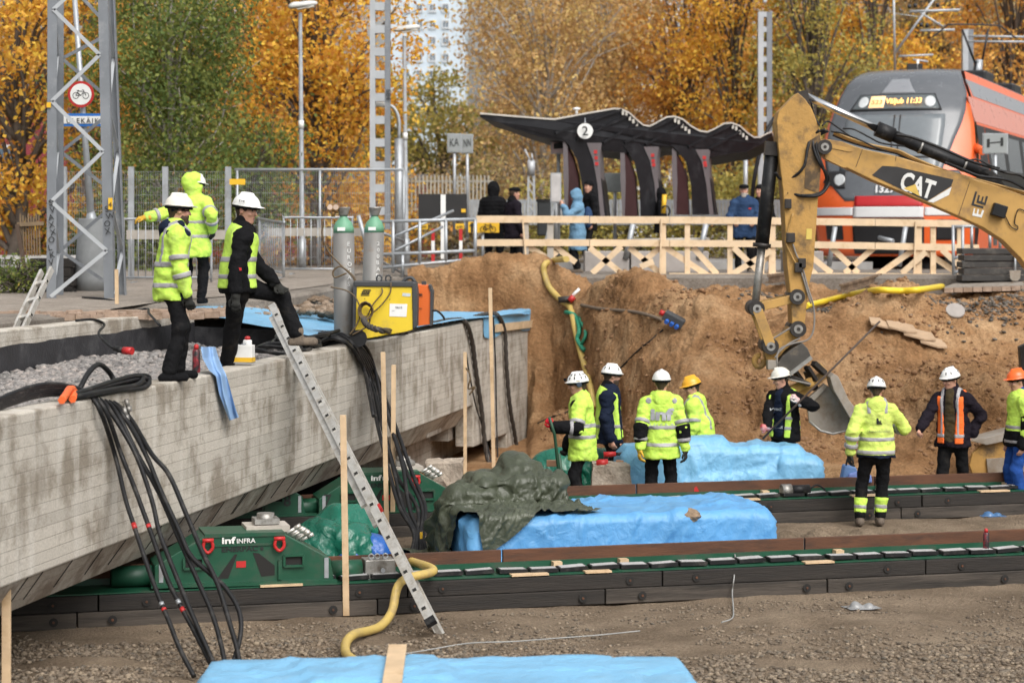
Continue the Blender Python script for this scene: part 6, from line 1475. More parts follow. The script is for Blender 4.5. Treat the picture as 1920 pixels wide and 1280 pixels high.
# ---- right: dark beam stack, shovel, tube rail, paving, rails
t = thing('beam_stack', 'stack of dark grooved beams at the right below the boom', 'beam stack', P(1855, 525, 38.5))
for i in range(5):
    y = 521 - i * 12.5
    MB().box(P(1858 + (i % 2) * 3, y, 38.6), (1.15, .5, .105)).build('beam', mat('tarred_beam', (.035, .032, .03), .7, var=.4, scale=5, dirt=(.10, .09, .075), dscale=5, damt=.3), t, bevel=.012)
t = thing('shovel', 'pale shovel standing against the dark beam stack', 'shovel', P(1903, 525, 38.2))
MB().tube([P(1903.5, 508, 38.2), P(1903.5, 470, 38.35)], .02, 8).build('handle', M_STEEL, t)
MB().prism([P(x, y, 38.18) for x, y in [(1893, 507), (1914, 507), (1913, 522), (1908, 527), (1899, 527), (1894, 522)]], (0, .03, 0)).build('blade', M_BUCK, t, bevel=.006)
t = thing('tube_gate', 'short galvanised tube railing at the right end of the timber railing', 'railing', P(1800, 525, 39.6))
for a, b in [((1787, 422), (1788, 530)), ((1805, 422), (1805, 525)), ((1822, 424), (1822, 466)), ((1856, 436), (1856, 465)), ((1875, 445), (1875, 465))]: MB().tube([P(*a, 39.6), P(*b, 39.6)], .03, 8).build('upright', M_STEEL, t)
for a, b in [((1787, 425), (1840, 424)), ((1787, 485), (1806, 479)), ((1787, 512), (1808, 505))]: MB().tube([P(*a, 39.6), P(*b, 39.6)], .03, 8).build('rail', M_STEEL, t)
t = thing('paved_landing', 'pale paved landing slab with block edge at the right', 'paving', P(1850, 540, 37.6))
MB().prism([P(1765, 540, 37.2), P(1940, 533, 37.2), P(1940, 522, 39.2), P(1800, 527, 39.2)], (0, 0, -.06)).build('slab', M_PAVE, t)
for i in range(9): MB().box(P(1778 + i * 18, 544 - i * .5, 37.12), (.155, .1, .08)).build('paver', M_PAVER, t)
def railpiece(label, a, b, Ya, Yb):
    t = thing('rail_piece', label, 'rail', P(*a, Ya), 0, 'cut lengths of old rail')
    A_, B_ = P(*a, Ya), P(*b, Yb); z = Vector((0, 0, 1))
    for nm, dz, w, h in (('head', .13, .07, .04), ('web', .07, .02, .09), ('foot', .012, .14, .024)): MB().beam(A_ + z * dz, B_ + z * dz, w, h).build(nm, mat('old_rail', (.15, .10, .065), .7, .3, var=.3, dirt=(.28, .2, .13), dscale=4), t)
railpiece('cut end of rail sticking out under the timber railing on the left of the stick', (1442, 531), (1498, 522), 37.3, 39.5)
railpiece('cut end of rail sticking out under the timber railing right of the stick', (1577, 549), (1650, 528), 36.6, 39.5)
# stacked timber and low concrete wall behind the lattice mast
t = thing('timber_stack', 'stack of old dark sleepers behind the foot of the lattice mast', 'timber stack', P(95, 555, 33))
for i in range(4): MB().box(P(97 + (i % 2) * 5, 545 - i * 17.5, 33 + .02 * i), (.74 - .03 * i, .5, .138)).build('sleeper', M_TIMB, t, bevel=.012)
for x in (124, 133, 141): MB().box(P(x, 545, 32.73), (.04, .02, .045)).build('dark_slot', M_HOLE, t)
t = thing('low_wall', 'low pale wall with black scrawled letters at the left edge', 'wall', P(40, 510, 35))
MB().box(P(60, 490, 35), (1.75, .15, .20)).build('coping', mat('pale_wall', (.50, .49, .47), .85, var=.1), t); MB().box(P(60, 515, 35.02), (1.7, .13, .24)).build('wall_base', mat('wall_base', (.3, .28, .26), .9), t)
text_part('graffiti', 'HSR J', P(-4, 497, 34.9), (1, 0, 0), (0, 0, 1), .1, M_INK, t, width=.34)
t = thing('wooden_crate_fence', 'small broken wooden picket frame at the left edge', 'fence', P(62, 505, 34)); mw = mat('old_picket', (.24, .17, .10), .8, var=.3)
MB().beam(P(32, 420, 34), P(48, 515, 34), .06, .05).build('post', mat('dark_picket', (.10, .065, .045), .8), t)
for i in range(8): MB().beam(P(38 + i * 5, 400 + (i % 3) * 4, 34.1), P(40 + i * 5, 480, 34.1), .02, .025).build('picket', mw, t)
MB().beam(P(32, 421, 34.05), P(82, 419, 34.05), .03, .06).build('rail', mw, t)
# ================================================================ THINGS ON THE DECK
M_CYLG = mat('cylinder_grey', (.20, .195, .185), .55, .2, var=.12, scale=4, dirt=(.17, .12, .08), dscale=5, damt=.3); M_CYLT = mat('cylinder_green', (.13, .32, .20), .5, var=.1)
M_BRASS = mat('brass', (.42, .24, .09), .35, .8, var=.1)
def gas(label, px, yb, yt, Y, txt, lean=0):
    b = P(px, yb, Y); tp = P(px + lean, yt, Y); h = (tp - b).length; R = .135
    t = thing('gas_cylinder', label, 'gas cylinder', b, 0, 'gas cylinders'); zx = (tp - b).normalized(); ax = (Vector((1, 0, 0)), Vector((0, 1, 0)), zx)
    MB().lathe(b, [(R * .96, 0), (R, .03), (R, h * .80)], 28, ax).build('body', M_CYLG, t)
    MB().lathe(b, [(R * 1.002, h * .80), (R * .97, h * .84), (R * .8, h * .88), (R * .5, h * .905), (.05, h * .92), (.045, h * .94)], 28, ax).build('shoulder', M_CYLT, t)
    MB().lathe(b + zx * h * .93, [(.055, 0), (.06, .02), (.085, .10), (.088, .115), (.075, .115), (.05, .02)], 18, ax).build('valve_guard', M_MACH, t)
    MB().cyl(b + zx * h * .94, b + zx * h * .99, .022, n=10).build('valve', M_BRASS, t)
    for i, ch in enumerate(txt.replace(' ', '')):
        text_part('stamped_letter', ch, b + zx * (h * .70 - i * .085) + Vector((.055 + lean * .0, -R * .93, 0)), (1, .35, 0), zx, .05, M_WHITE, t)
    c = b + zx * h * .83 + Vector((-.02, -R * .99, 0)); MB().box(c, (.10, .01, .045)).build('paper_label', M_WHITE, t)
    return t, b, zx, h
t, b, zx, h = gas('left gas cylinder with brass gauges beside the yellow welder', 646, 632, 388, 27.4, 'EURO GAS', -2)
v_ = b + zx * h * .965
rg = MB().tube([v_, v_ + Vector((-.13, -.03, -.01))], .018, 8).tube([v_ + Vector((-.13, -.03, .02)), v_ + Vector((-.13, -.03, -.07))], .024, 8).build('regulator', M_BRASS, t)
for dx in (-.09, -.165):
    g = MB().cyl(v_ + Vector((dx, -.05, .055)), v_ + Vector((dx, -.10, .055)), .042, n=18).build('gauge', M_BRASS, rg); MB().cyl(v_ + Vector((dx, -.10, .055)), v_ + Vector((dx, -.103, .055)), .035, n=18).build('gauge_face', mat('gauge_face', (.55, .42, .33), .3), g)
M_HOSEB = mat('brown_hose', (.10, .065, .03), .5, var=.2)
hose('gas_hose', [P(*q, 27.2) for q in [(607, 412), (604, 440), (615, 470), (640, 498), (662, 520), (668, 540), (664, 520), (640, 500), (625, 508), (628, 520), (650, 512)]], .011, M_HOSEB, t)
gas('right gas cylinder stamped 200 BAR behind the welder', 695, 628, 388, 28.6, '200BAR', 8)

# welders
t = thing('welding_machine', 'yellow welding machine with coiled leads on the parapet', 'welder', P(722, 632, 27.0)); WY = 27.0
Wp = lambda x, y, d=0: P(x, y, WY + d)
M_WY = mat('welder_yellow', (.72, .52, .03), .45, var=.06, dirt=(.5, .36, .06), dscale=3, damt=.25); M_WD = mat('welder_dark', (.045, .047, .05), .5, var=.15)
bd = MB().prism([Wp(x, y) for x, y in [(669, 535), (774, 537), (775, 570), (774, 618), (760, 622), (690, 634), (665, 634)]], (.0, .42, 0)).build('case', M_WY, t, bevel=.006)
MB().prism([Wp(x, y, -.02) for x, y in [(663, 527), (773, 528), (776, 538), (664, 537)]], (0, .46, 0)).build('lid', M_WD, t, bevel=.01)
MB().prism([Wp(x, y, -.02) for x, y in [(772, 528), (780, 530), (783, 550), (782, 612), (774, 618)]], (0, .46, 0)).build('front_panel', M_WD, t, bevel=.01)
MB().prism([Wp(x, y, -.015) for x, y in [(662, 530), (669, 536), (666, 633), (661, 628)]], (0, .44, 0)).build('rear_panel', M_WD, t)
MB().tube(spline([Wp(754, 530, .1), Wp(762, 522, .1), Wp(772, 521, .1), Wp(779, 530, .1)], 4), .022, 8).build('carry_handle', M_WD, t)
for x in (711, 728): MB().tube([Wp(x + 5 * math.cos(k * PI / 6), 522 - 6 * math.sin(k * PI / 6), .1) for k in range(13)], .012, 6).build('lifting_eye', M_WD, t)
MB().prism([Wp(x, y, -.003) for x, y in [(731, 569), (764, 570), (762, 594), (730, 593)]], (0, -.002, 0)).build('paper_note', M_WHITE, bd)
text_part('lettering', 'No15', Wp(742, 578, -.006), (1, 0, 0), (0, 0, 1), .025, M_INK, bd); text_part('lettering', '----', Wp(735, 583, -.006), (1, 0, 0), (0, 0, 1), .02, M_INK, bd)
MB().prism([Wp(x, y, -.003) for x, y in [(755, 549), (770, 550), (769, 556), (754, 555)]], (0, -.002, 0)).build('type_label', mat('pale_label', (.55, .6, .62), .5), bd)
lg = MB()
for i, y in enumerate((542.5, 545, 550.5, 553)): lg.prism([Wp(x, yy, -.003) for x, yy in [(677 + (4 if i < 2 else 0), y), (696 - (3 if i > 1 else 0), y), (695 - (3 if i > 1 else 0), y + 1.4), (676 + (4 if i < 2 else 0), y + 1.4)]], (0, -.002, 0))
lg.build('logo_bars', M_INK, bd); text_part('lettering', 'ESAB', Wp(678.5, 550.2, -.003), (1, 0, 0), (0, 0, 1), .028, M_INK, bd, width=.10, bold=.03)
for x, y in ((684, 552 + 8), (731, 561), (773, 563), (773, 548)): MB().cyl(Wp(x, y, 0), Wp(x, y, -.006), .006, n=8).build('screw', M_INK, bd)
MB().cyl(Wp(672, 634, -.05), Wp(672, 634, .02), .11, n=18).build('wheel', M_BLACK, t)
for i in range(7):
    a0 = i * .9; hose('welding_lead', [Wp(684 + (9 + i) * math.cos(a0 + k * .7) + k * .4, 582 + (11 + i) * math.sin(a0 + k * .7), -.05 - .012 * i) for k in range(9)], .009, M_HOSEB, t, 6, 4)
hose('welding_lead', [Wp(716, 540, -.03), Wp(716, 550, -.05), Wp(700, 570, -.06), Wp(690, 590, -.06)], .009, M_HOSEB, t); hose('welding_lead', [Wp(733, 530, -.03), Wp(731, 550, -.05), Wp(712, 575, -.06), Wp(694, 590, -.06)], .009, M_HOSEB, t)
hose('welding_lead', [Wp(*q, -.08) for q in [(620, 538), (650, 545), (668, 560), (676, 585), (668, 610), (655, 628)]], .01, M_HOSEB, t); hose('welding_lead', [Wp(*q, -.08) for q in [(695, 592), (690, 610), (675, 620), (660, 628)]], .01, M_HOSEB, t)
t = thing('welding_machine', 'orange welding machine standing behind the yellow one', 'welder', P(797, 610, 27.7))
M_WO = mat('welder_orange', (.66, .13, .02), .45, var=.06)
b2 = MB().prism([P(x, y, 27.6) for x, y in [(778, 533), (805, 535), (810, 548), (808, 608), (778, 612)]], (0, .4, 0)).build('case', M_WO, t, bevel=.006)
MB().prism([P(x, y, 27.58) for x, y in [(803, 534), (807, 535), (812, 548), (810, 610), (806, 611), (807, 548)]], (0, .44, 0)).build('frame', M_WD, t)
MB().box(P(795, 531, 27.7), (.06, .1, .05)).build('latch', M_WD, t)
text_part('lettering', 'KEMPPI', P(770, 556, 27.59), (1, 0, 0), (0, 0, 1), .04, M_INK, b2, width=.15, bold=.02); text_part('lettering', 'Pro', P(783, 580, 27.59), (1, 0, 0), (0, 0, 1), .03, M_INK, b2)
hose('power_cord', [P(*q, 27.6) for q in [(809, 582), (820, 583), (830, 592), (834, 600)]], .014, M_BLACK, t)

# cables over the parapet
def cab(label, pts, r=.02, m=None, group='black cables on the bridge', name='cable', parent=None, k=7):
    return hose(name, pts, r, m or M_BLACK, parent, 8, k, label, 'cable', group)
def twist(name, pts, r, label, group):
    sp = spline(pts, 16); b = MB(); n = len(sp)
    for s in range(3):
        q = []
        for i, p in enumerate(sp):
            d = (sp[min(i + 1, n - 1)] - sp[max(i - 1, 0)]).normalized(); x = d.orthogonal().normalized(); y = d.cross(x); a = i * .55 + s * 2 * PI / 3
            x = (Vector((0, -1, .2)) - d * Vector((0, -1, .2)).dot(d)).normalized(); y = d.cross(x)
            q.append(p + x * math.cos(a) * r * .55 + y * math.sin(a) * r * .55)
        b.tube(q, r * .62, 6)
    tag(b.build(name, mat('taped_cable', (.05, .042, .036), .6, var=.3, scale=12), None), label, 'cable', group)
up = Vector((0, 0, 1)); ORD = ['leftmost', 'second from the left', 'third from the left', 'fourth from the left', 'fifth from the left', 'sixth from the left', 'rightmost']
twist('cable', [P(681, 598, 26.6), P(690, 610, 26.5), P(720, 620, 26.4), BP(770, 619, -.1), BP(815, 606, -.14), BP(850, 600, -.12), BP(872, 604, .03), BP(885, 640, .05), BP(893, 700, .05), BP(903, 770, .06), BP(912, 850, .1), BP(930, 893, .3)], .036, 'thick twisted welding cable from the yellow welder over the parapet', 'black cables on the bridge')
twist('cable', [BP(890, 594, -.3), BP(915, 588, -.15), BP(932, 590, .02), BP(946, 620, .06), BP(950, 690, .06), BP(956, 760, .06), BP(966, 820, .06), BP(972, 862, .08)], .034, 'thick twisted cable hanging near the corner of the bridge', 'black cables on the bridge')
cab('thin black cord hanging beside the tallest stake', [BP(925, 596, .03), BP(929, 680, .04), BP(931, 780, .04), BP(934, 890, .2)], .012)
cab('thin black cord looped down the abutment', [BP(874, 660, .03), BP(880, 700, .05), BP(892, 760, .05), BP(905, 800, .05), BP(918, 850, .15), BP(930, 890, .3)], .012)
cab('brown cord tied to the thin stake', [P(874, 690, 30.9), P(882, 705, 30.8), P(878, 728, 30.8), P(890, 725, 30.8), P(880, 740, 30.8)], .012, M_HOSEB)
for i in range(6):
    o = i * 5.5; e = random.uniform(-14, 14)
    cab(ORD[i] + ' of six black hoses bundled over the middle of the parapet', [BP(590 + o, 648 - i % 3 * 4, -.45), BP(618 + o, 634 - i % 2 * 3, -.2), BP(645 + o, 641 + i * 1.5, -.02), BP(668 + o, 664 + 3 * i, .06), BP(690 + o * 1.1, 715 + 5 * i, .12), P(708 + o * 1.3, 800 + e, 25.9), P(728 + o * 1.6, 880 + e, 25.2), P(752 + o * 1.5 + e, 950, 24.6), P(776 + o * .6, 1000, 24.2), P(775 + o * 1.2 - 6, 1046, 23.9)], .024)
tag(MB().box(P(790, 1003, 24.0), (.03, .05, .07)).build('yellow_tie', M_YEL, None), 'yellow tie round the hanging hose bundle', 'tie')
# loose coils lying behind the parapet
for i in range(6):
    c = BP(520 + 12 * i, 660 - 2 * i, -.5); R_ = .34 + .05 * (i % 3)
    cab('one of the black hose coils lying behind the parapet', [c + Vector((R_ * math.cos(a) * .9 * BD.x + R_ * math.sin(a) * .8, R_ * math.cos(a), .02 + .03 * i + .03 * math.sin(2 * a + i))) for a in np.linspace(0, 5.6, 12)], .022)
for i, (x0, x1) in enumerate(((600, 660), (610, 680))): cab('one of two black hoses arched over the parapet edge', [BP(x0, 645, -.5), BP(x0 + 20, 630 - 4 * i, -.3), BP(x0 + 45, 632, -.1), BP(x1 + 5, 650, .05), BP(x1 + 22, 690, .08), P(x1 + 40, 780, 26)], .022)
# big left bundle tied with an orange strap
HH = [[(215, 850), (235, 934), (250, 981), (279, 1068), (302, 1129), (316, 1162), (336, 1213), (364, 1268)], [(225, 850), (249, 910), (269, 964), (286, 1011), (312, 1085), (339, 1139), (366, 1189), (403, 1262)],
      [(252, 850), (282, 934), (296, 994), (312, 1038), (339, 1105), (363, 1162), (396, 1236), (408, 1262)], [(257, 850), (296, 920), (336, 1011), (366, 1078), (396, 1146), (413, 1203), (425, 1260)],
      [(274, 850), (302, 917), (336, 991), (359, 1041), (396, 1075), (427, 1105), (450, 1146), (452, 1193), (433, 1260)], [(286, 850), (319, 890), (353, 968), (383, 1038), (410, 1095), (433, 1169), (447, 1219), (453, 1260)]]
for i in range(6):
    q = [BP(-30, 775 - i * 3, -.25), BP(60, 745 - 4 * i, -.22), BP(125, 738 - 3 * i, -.14), BP(168 + 8 * i, 744 + 1.5 * i, -.02), BP(190 + 11 * i, 775 + 2 * i, .08)] + [P(x + 2 * math.sin(i), y, 18.75 - (y - 850) / 410 * 1.3 - .05 * (i % 3)) for x, y in HH[i]]
    hs_ = cab(ORD[i] + ' of the six black hydraulic hoses hanging over the left parapet', q, .021)
    sp = spline(q, 7); n_ = len(sp)
    for yy, m_ in ((985, M_RED), (1140, M_RED), (1128, M_STEEL)) if i < 2 else ():
        k = min(range(n_ - 1), key=lambda a: abs((ZC - sp[a].z) * F / sp[a].y + HY - yy)); MB().tube([sp[k], sp[k + 1]], .0225, 8).build('marking_sleeve', m_, hs_)
for i in range(8):
    e = (i % 4) * 5 - 8; g = -.04 - .05 * (i // 2); w = 14 * math.sin(i * 2.1)
    cab('one of the coiled black hydraulic hoses heaped on the left parapet', [BP(122, 744 - i * .5, g), BP(165, 736 + e * .7, g), BP(215 + w * .4, 722 + e, g - .05), BP(256 + w, 712 + e, g - .06), BP(268 + w, 719 + e, g - .02), BP(255 + w, 730 + e, g + .04), BP(215, 734 + e * .6, g + .06), BP(170, 742 + e * .5, g + .05), BP(128, 746, g)], .0235)
cab('black hydraulic hose looping up above the left hose heap', [BP(150, 728, -.2), BP(165, 700, -.2), BP(185, 683, -.2), BP(205, 698, -.2), BP(218, 722, -.15)], .024)
tag(MB().tube(spline([BP(116, 750, .05), BP(122, 742, .0), BP(130, 730, -.05), BP(138, 732, -.1), BP(136, 748, .03)], 4), .035, 6).build('strap', mat('orange_strap', (.75, .13, .03), .5), None), 'orange strap tied round the hose heap on the left parapet', 'strap')
for i, (x, y) in enumerate(((236, 748), (244, 760), (232, 764))):
    c = BP(x, y, .03); d = Vector((.3 * (-1) ** i, -.1, -.9)).normalized()
    tag(MB().cyl(c, c + d * .07, .02, n=10).cyl(c + d * .07, c + d * .12, .024, .022, n=6).build('hose_coupling', M_MACH, None), 'steel hose coupling hanging at the left hose heap', 'coupling', 'steel couplings of the hose heap')
# plug lead on the tar wall
cab('black power lead drooping from the far parapet to a red plug', [FWp(2.2, .1, FZ + .02), FWp(2.5, 0, FZ + .02), FWp(2.7, -.05, FZ - .05), P(185, 625, 25.4), P(205, 648, 25.0), P(218, 654, 24.9)], .016)
pl = MB().cyl(P(216, 653, 24.9), P(232, 657, 24.8), .036, .04, n=12).build('plug', M_BLACK, None); tag(pl, 'red and black power plug lying on the ballast', 'plug'); MB().cyl(P(232, 657, 24.8), P(248, 658, 24.75), .045, n=12).build('plug_collar', M_RED, pl)
cab('black lead arched over the far parapet behind the first worker', [FWp(4.2, .3, FZ + .04), FWp(4.4, .1, FZ + .08), P(280, 588, 27), P(300, 610, 26.3)], .016)
cab('black lead lying across the pavement', [P(155, 558, 31), P(190, 560, 30.6), P(240, 568, 30.2), P(300, 567, 30)], .018)
# cans, rag
def can(label, px, yb, yt, off, w, m_b, m_t, kind='spray_can'):
    b = BP(px, yb, off); h = b.y / F * (yb - yt); r_ = w * b.y / F / 2; t = thing(kind, label, 'can', b)
    MB().lathe(b, [(r_ * .95, 0), (r_, .008), (r_, h * .76), (r_ * .8, h * .82)], 18).build('body', m_b, t); MB().lathe(b + up * h * .82, [(r_ * .62, 0), (r_ * .6, h * .14), (r_ * .3, h * .18)], 14).build('cap', m_t, t); return t, b, h, r_
M_CANB = mat('can_black', (.02, .018, .02), .35, dirt=(.3, .02, .03), dscale=12, damt=.45)
can('black spray can with red cap on the parapet behind the blue cloth', 368, 698, 645, -.12, 15, M_CANB, M_RED)
can('spray bottle with red cap behind the yellow tin', 464, 668, 630, -.35, 17, M_WHITE, M_RED)
t = thing('solvent_tin', 'white and yellow rectangular tin standing on the parapet', 'tin', BP(457, 680, -.12)); c = BP(457, 680, -.12); k = c.y / F
axb = (Vector((.98, -.2, 0)), Vector((.2, .98, 0)), up)
MB().box(c + up * 17 * k, (38 * k, .12, 33.4 * k), axb).build('tin_body', M_WHITE, t, bevel=.008); MB().box(c + up * 6 * k, (38.6 * k, .124, 9 * k), axb).build('yellow_band', M_YEL, t); MB().cyl(c + up * 34 * k, c + up * 36.5 * k, .025).build('tin_cap', M_STEEL, t); MB().box(c + up * 1 * k, (39 * k, .128, 2 * k), axb).build('tin_base', M_STEEL, t)
for i, s_ in enumerate(('CLEAN 100', 'SOLVENT')): pass
u, v = np.meshgrid(np.linspace(0, 1, 14), np.linspace(0, 1, 36)); X = np.zeros((36, 14, 3))
prof_ = [(376, 650, 404, 650, -.12), (380, 672, 409, 668, -.1), (392, 694, 418, 690, -.02), (405, 705, 424, 702, .04), (410, 735, 432, 730, .06), (422, 768, 440, 760, .09), (430, 788, 448, 782, .1)]
for i in range(36):
    f = i / 35 * 6; k = min(5, int(f)); g = f - k; row = [prof_[k][j] * (1 - g) + prof_[k + 1][j] * g for j in range(5)]
    for j in range(14): s_ = j / 13; X[i, j] = BP(row[0] * (1 - s_) + row[2] * s_, row[1] * (1 - s_) + row[3] * s_, row[4] + .022 * math.sin(s_ * 9 + f))
sheet('cloth', X, mat('blue_cloth', (.22, .36, .58), .8, var=.12, bump=.4, bscale=60), 'pale blue cleaning cloth hanging over the parapet', cat='cloth')

# ---- hoses and tools on the sand and trench floor
M_YH = mat('yellow_hose', (.50, .36, .10), .5, var=.1, dirt=(.35, .25, .12), dscale=5, damt=.35)
def sp_pt(px, py, lift=.03):
    o_ = Vector((0, 0, ZC)); h = SBVH.ray_cast(o_, (P(px, py, 30) - o_).normalized()); q = h[0].copy() if h[0] is not None else P(px, py, 37.5)
    q.z += lift; q.y -= lift; return q
hose('hose', [sp_pt(*q, .05) for q in [(1062, 491), (1040, 493), (1022, 500), (1020, 515), (1028, 540), (1042, 558), (1055, 570), (1068, 580), (1074, 600), (1080, 630), (1090, 670), (1100, 705), (1108, 735), (1114, 770)]], .055, M_YH, None, 10, 5, 'yellow hose running down the sand slope behind the workers')
hose('hose', [*[sp_pt(x, y, .06) for x, y in ((1510, 580), (1545, 571), (1590, 560), (1640, 551), (1690, 552), (1730, 549), (1765, 543))]], .052, mat('bright_hose', (.74, .54, .03), .45, var=.08), None, 10, 6, 'bright yellow hose crossing below the timber railing at the right')
hose('hose', [P(766, 1050, 21.2), T1p(4.05, -.12, .42), P(752, 1090, 20.1), P(735, 1145, 19.9), P(715, 1172, 19.6), P(690, 1182, 19.3), P(665, 1188, 19.0), P(650, 1202, 18.7), P(648, 1222, 18.3), P(662, 1236, 17.9), P(690, 1245, 17.6)], .042, M_YH, None, 10, 6, 'yellow hose curling over the near track beside the ladder foot')
M_GS = mat('green_sling', (.02, .22, .13), .6); w_ = [sp_pt(*q, .05) for q in [(1060, 590), (1070, 592), (1080, 600), (1086, 625), (1082, 640), (1090, 655), (1096, 662)]]
tag(MB().tube(spline(w_, 4), .04, 6).tube(spline([sp_pt(1085, 600, .05), sp_pt(1098, 630, .05), sp_pt(1090, 650, .05)], 4), .03, 6).build('sling', M_GS, None), 'green lifting sling knotted round the yellow hose', 'sling')
t = thing('pump_fitting', 'hose coupling with lever where the yellow hose bends', 'fitting', sp_pt(1065, 575)); c = sp_pt(1065, 572, .1)
MB().cyl(c + Vector((-.18, -.05, 0)), c + Vector((.1, -.05, .02)), .06).build('collar', M_GREASE, t); MB().cyl(c + Vector((.02, -.1, -.02)), c + Vector((.1, -.1, .06)), .055).build('red_ring', M_RED, t); MB().cyl(c + Vector((.05, -.08, .05)), c + Vector((.2, -.06, .2)), .028).build('lever', M_WHITE, t)
cab('grey cable lying across the upper sand slope', [sp_pt(*q, .03) for q in [(1090, 575), (1125, 582), (1160, 585), (1200, 590), (1240, 602)]], .03, mat('dusty_cable', (.16, .12, .085), .8), None)
cab('thin cable running down the sand from the socket box', [sp_pt(*q, .02) for q in [(1243, 620), (1220, 640), (1195, 660), (1175, 680), (1155, 700)]], .014, None, None)
cab('thin cable behind the worker with ear muffs', [sp_pt(*q, .02) for q in [(1008, 795), (1030, 785), (1060, 775), (1085, 765)]], .012, None, None)
t = thing('socket_box', 'black power socket box lying on the sand slope', 'socket box', sp_pt(1263, 615)); c = sp_pt(1263, 612, .12); ab = (Vector((.85, -.2, -.45)).normalized(), Vector((.3, .9, .2)).normalized(), Vector((.45, -.2, .85)).normalized())
MB().box(c, (.36, .15, .15), ab).build('case', M_WD, t, bevel=.015)
for i in range(3): MB().cyl(c + ab[0] * (-.08 + .09 * i) - ab[1] * .07 - ab[2] * .05, c + ab[0] * (-.08 + .09 * i) - ab[1] * .13 - ab[2] * .06, .035).build('socket', mat('socket_blue', (.02, .12, .5), .4), t)
MB().cyl(c - ab[0] * .18, c - ab[0] * .26, .045).build('red_plug', M_RED, t)
# concrete blocks
def block(label, px0, px1, y0, y1, Y, d=.6):
    a, b = P(px0, y1, Y), P(px1, y0, Y); bm = bmesh.new(); bmesh.ops.create_cube(bm, size=1); bmesh.ops.subdivide_edges(bm, edges=bm.edges[:], cuts=5, use_grid_fill=True)
    for vv in bm.verts:
        q = vv.co.copy(); j = fbm(np.array([q.x * 4 + px0]), np.array([q.y * 4]), q.z * 4, 3)[0]
        vv.co = Vector((q.x * (b.x - a.x), q.y * d, (q.z + .5) * b.z)) + q.normalized() * float(j) * .035
    me = bpy.data.meshes.new('concrete_block'); bm.to_mesh(me); bm.free(); o = link('concrete_block', me, mat('rough_conc', (.36, .30, .24), .95, var=.25, scale=8, bump=.8, bscale=30, dirt=(.2, .15, .11), dscale=5)); o.location = ((a.x + b.x) / 2, Y + d / 2, 0)
    WM[o.name] = Matrix.Translation(o.location); tag(o, label, 'concrete block', 'rough concrete blocks'); return o
block('rough concrete block between two workers behind the front tarp', 1112, 1183, 872, 950, 27.6)
block('rough concrete block beside the rear jack skid', 798, 866, 868, 960, 27.4)
M_BRK = mat('brick', (.36, .20, .12), .85, var=.2)
for px, lab in ((1035, 'brick lying left of the worker with ear muffs'), (1165, 'brick lying on the rough concrete block')):
    tag(MB().box(P(px, 868, 27.9), (.14, .09, .08)).build('brick', M_BRK, None, bevel=.006), lab, 'brick')
tag(MB().box(P(1600, 1027, 24), (0, 0, 0.001) if False else (.10, .08, .05)).build('wood_offcut', M_WOOD, None), 'wood offcut between the tracks', 'offcut'); bpy.data.objects['wood_offcut'].location.z = .0
t = thing('power_drill', 'red power drill lying on the block behind the worker', 'drill', P(1130, 868, 27.95))
c = P(1132, 852, 27.95); MB().cyl(c, c + Vector((.16, 0, .01)), .04, .03).build('motor', M_RED, t); MB().cyl(c + Vector((.16, 0, .01)), c + Vector((.24, 0, .01)), .022).build('chuck', M_BLACK, t); MB().beam(c + Vector((.03, 0, -.02)), c + Vector((.0, 0, -.13)), .04, .05).build('grip', M_BLACK, t)
tag(MB().tube([P(1118, 868, 27.8), P(1140, 867, 27.8)], .05, 14).build('canister', M_RED, None), 'red canister lying on the rough block', 'canister')
t = thing('toolbox', 'small red and black tool case beside the rear tarp', 'tool case', P(1293, 918, 27.2)); c = P(1293, 912, 27.2)
MB().prism([P(x, y, 27.1) for x, y in [(1278, 922), (1284, 906), (1304, 910), (1312, 922)]], (0, .2, 0)).build('case', M_WD, t, bevel=.008); MB().prism([P(x, y, 27.09) for x, y in [(1290, 921), (1306, 911), (1311, 921)]], (0, -.01, 0)).build('red_side', M_RED, t)
# stone weighing down the tarp
Vs, Fa = stone_verts(1, 5, .7); bm = bmesh.new(); bmesh.ops.create_icosphere(bm, subdivisions=3, radius=1)
for vv in bm.verts: q = vv.co; vv.co = Vector((q.x * .125, q.y * .11, q.z * .078)) * (1 + .14 * float(fbm(np.array([q.x * 2]), np.array([q.y * 2]), q.z * 2, 3)[0]))
me = bpy.data.meshes.new('stone'); bm.to_mesh(me); bm.free(); o = link('stone', me, mat('tarp_stone', (.24, .17, .11), .9, var=.4, scale=14, bump=.8, bscale=40)); o.location = P(1293, 966, 23.05); WM[o.name] = Matrix.Translation(o.location); tag(o, 'brown stone lying on the front blue tarp', 'stone')
# spray can on the guide rail, white cord, litter, rags
t = thing('spray_can', 'black spray can with red cap standing on the near track', 'can', T1p(9.55, .3, .33)); b = TPx(1849, 1050, .2, A1); b.z = .345
MB().lathe(b, [(.032, 0), (.033, .01), (.033, .17), (.024, .185)], 14).build('body', M_CANB, t); MB().lathe(b + up * .185, [(.02, 0), (.02, .03), (.008, .04)], 10).build('cap', M_RED, t)
M_CORD = mat('pale_cord', (.28, .28, .27), .6)
cab('pale cord hanging over the near track', [TPx(1377, 1036, .66, A1) + up * .03, TPx(1379, 1060, .3, A1) + up * .03, TPx(1376, 1085, -.05, A1), TPx(1373, 1110, -.06, A1), G(1375, 1140, .03), G(1373, 1158, .03), G(1353, 1166, .03)], .007, M_CORD, 'pale cords')
cab('pale cord lying across the foreground gravel', [G(*q, .045) for q in [(720, 1231), (800, 1218), (880, 1205), (960, 1202), (1040, 1196), (1120, 1190), (1200, 1182)]], .006, M_CORD, 'pale cords')
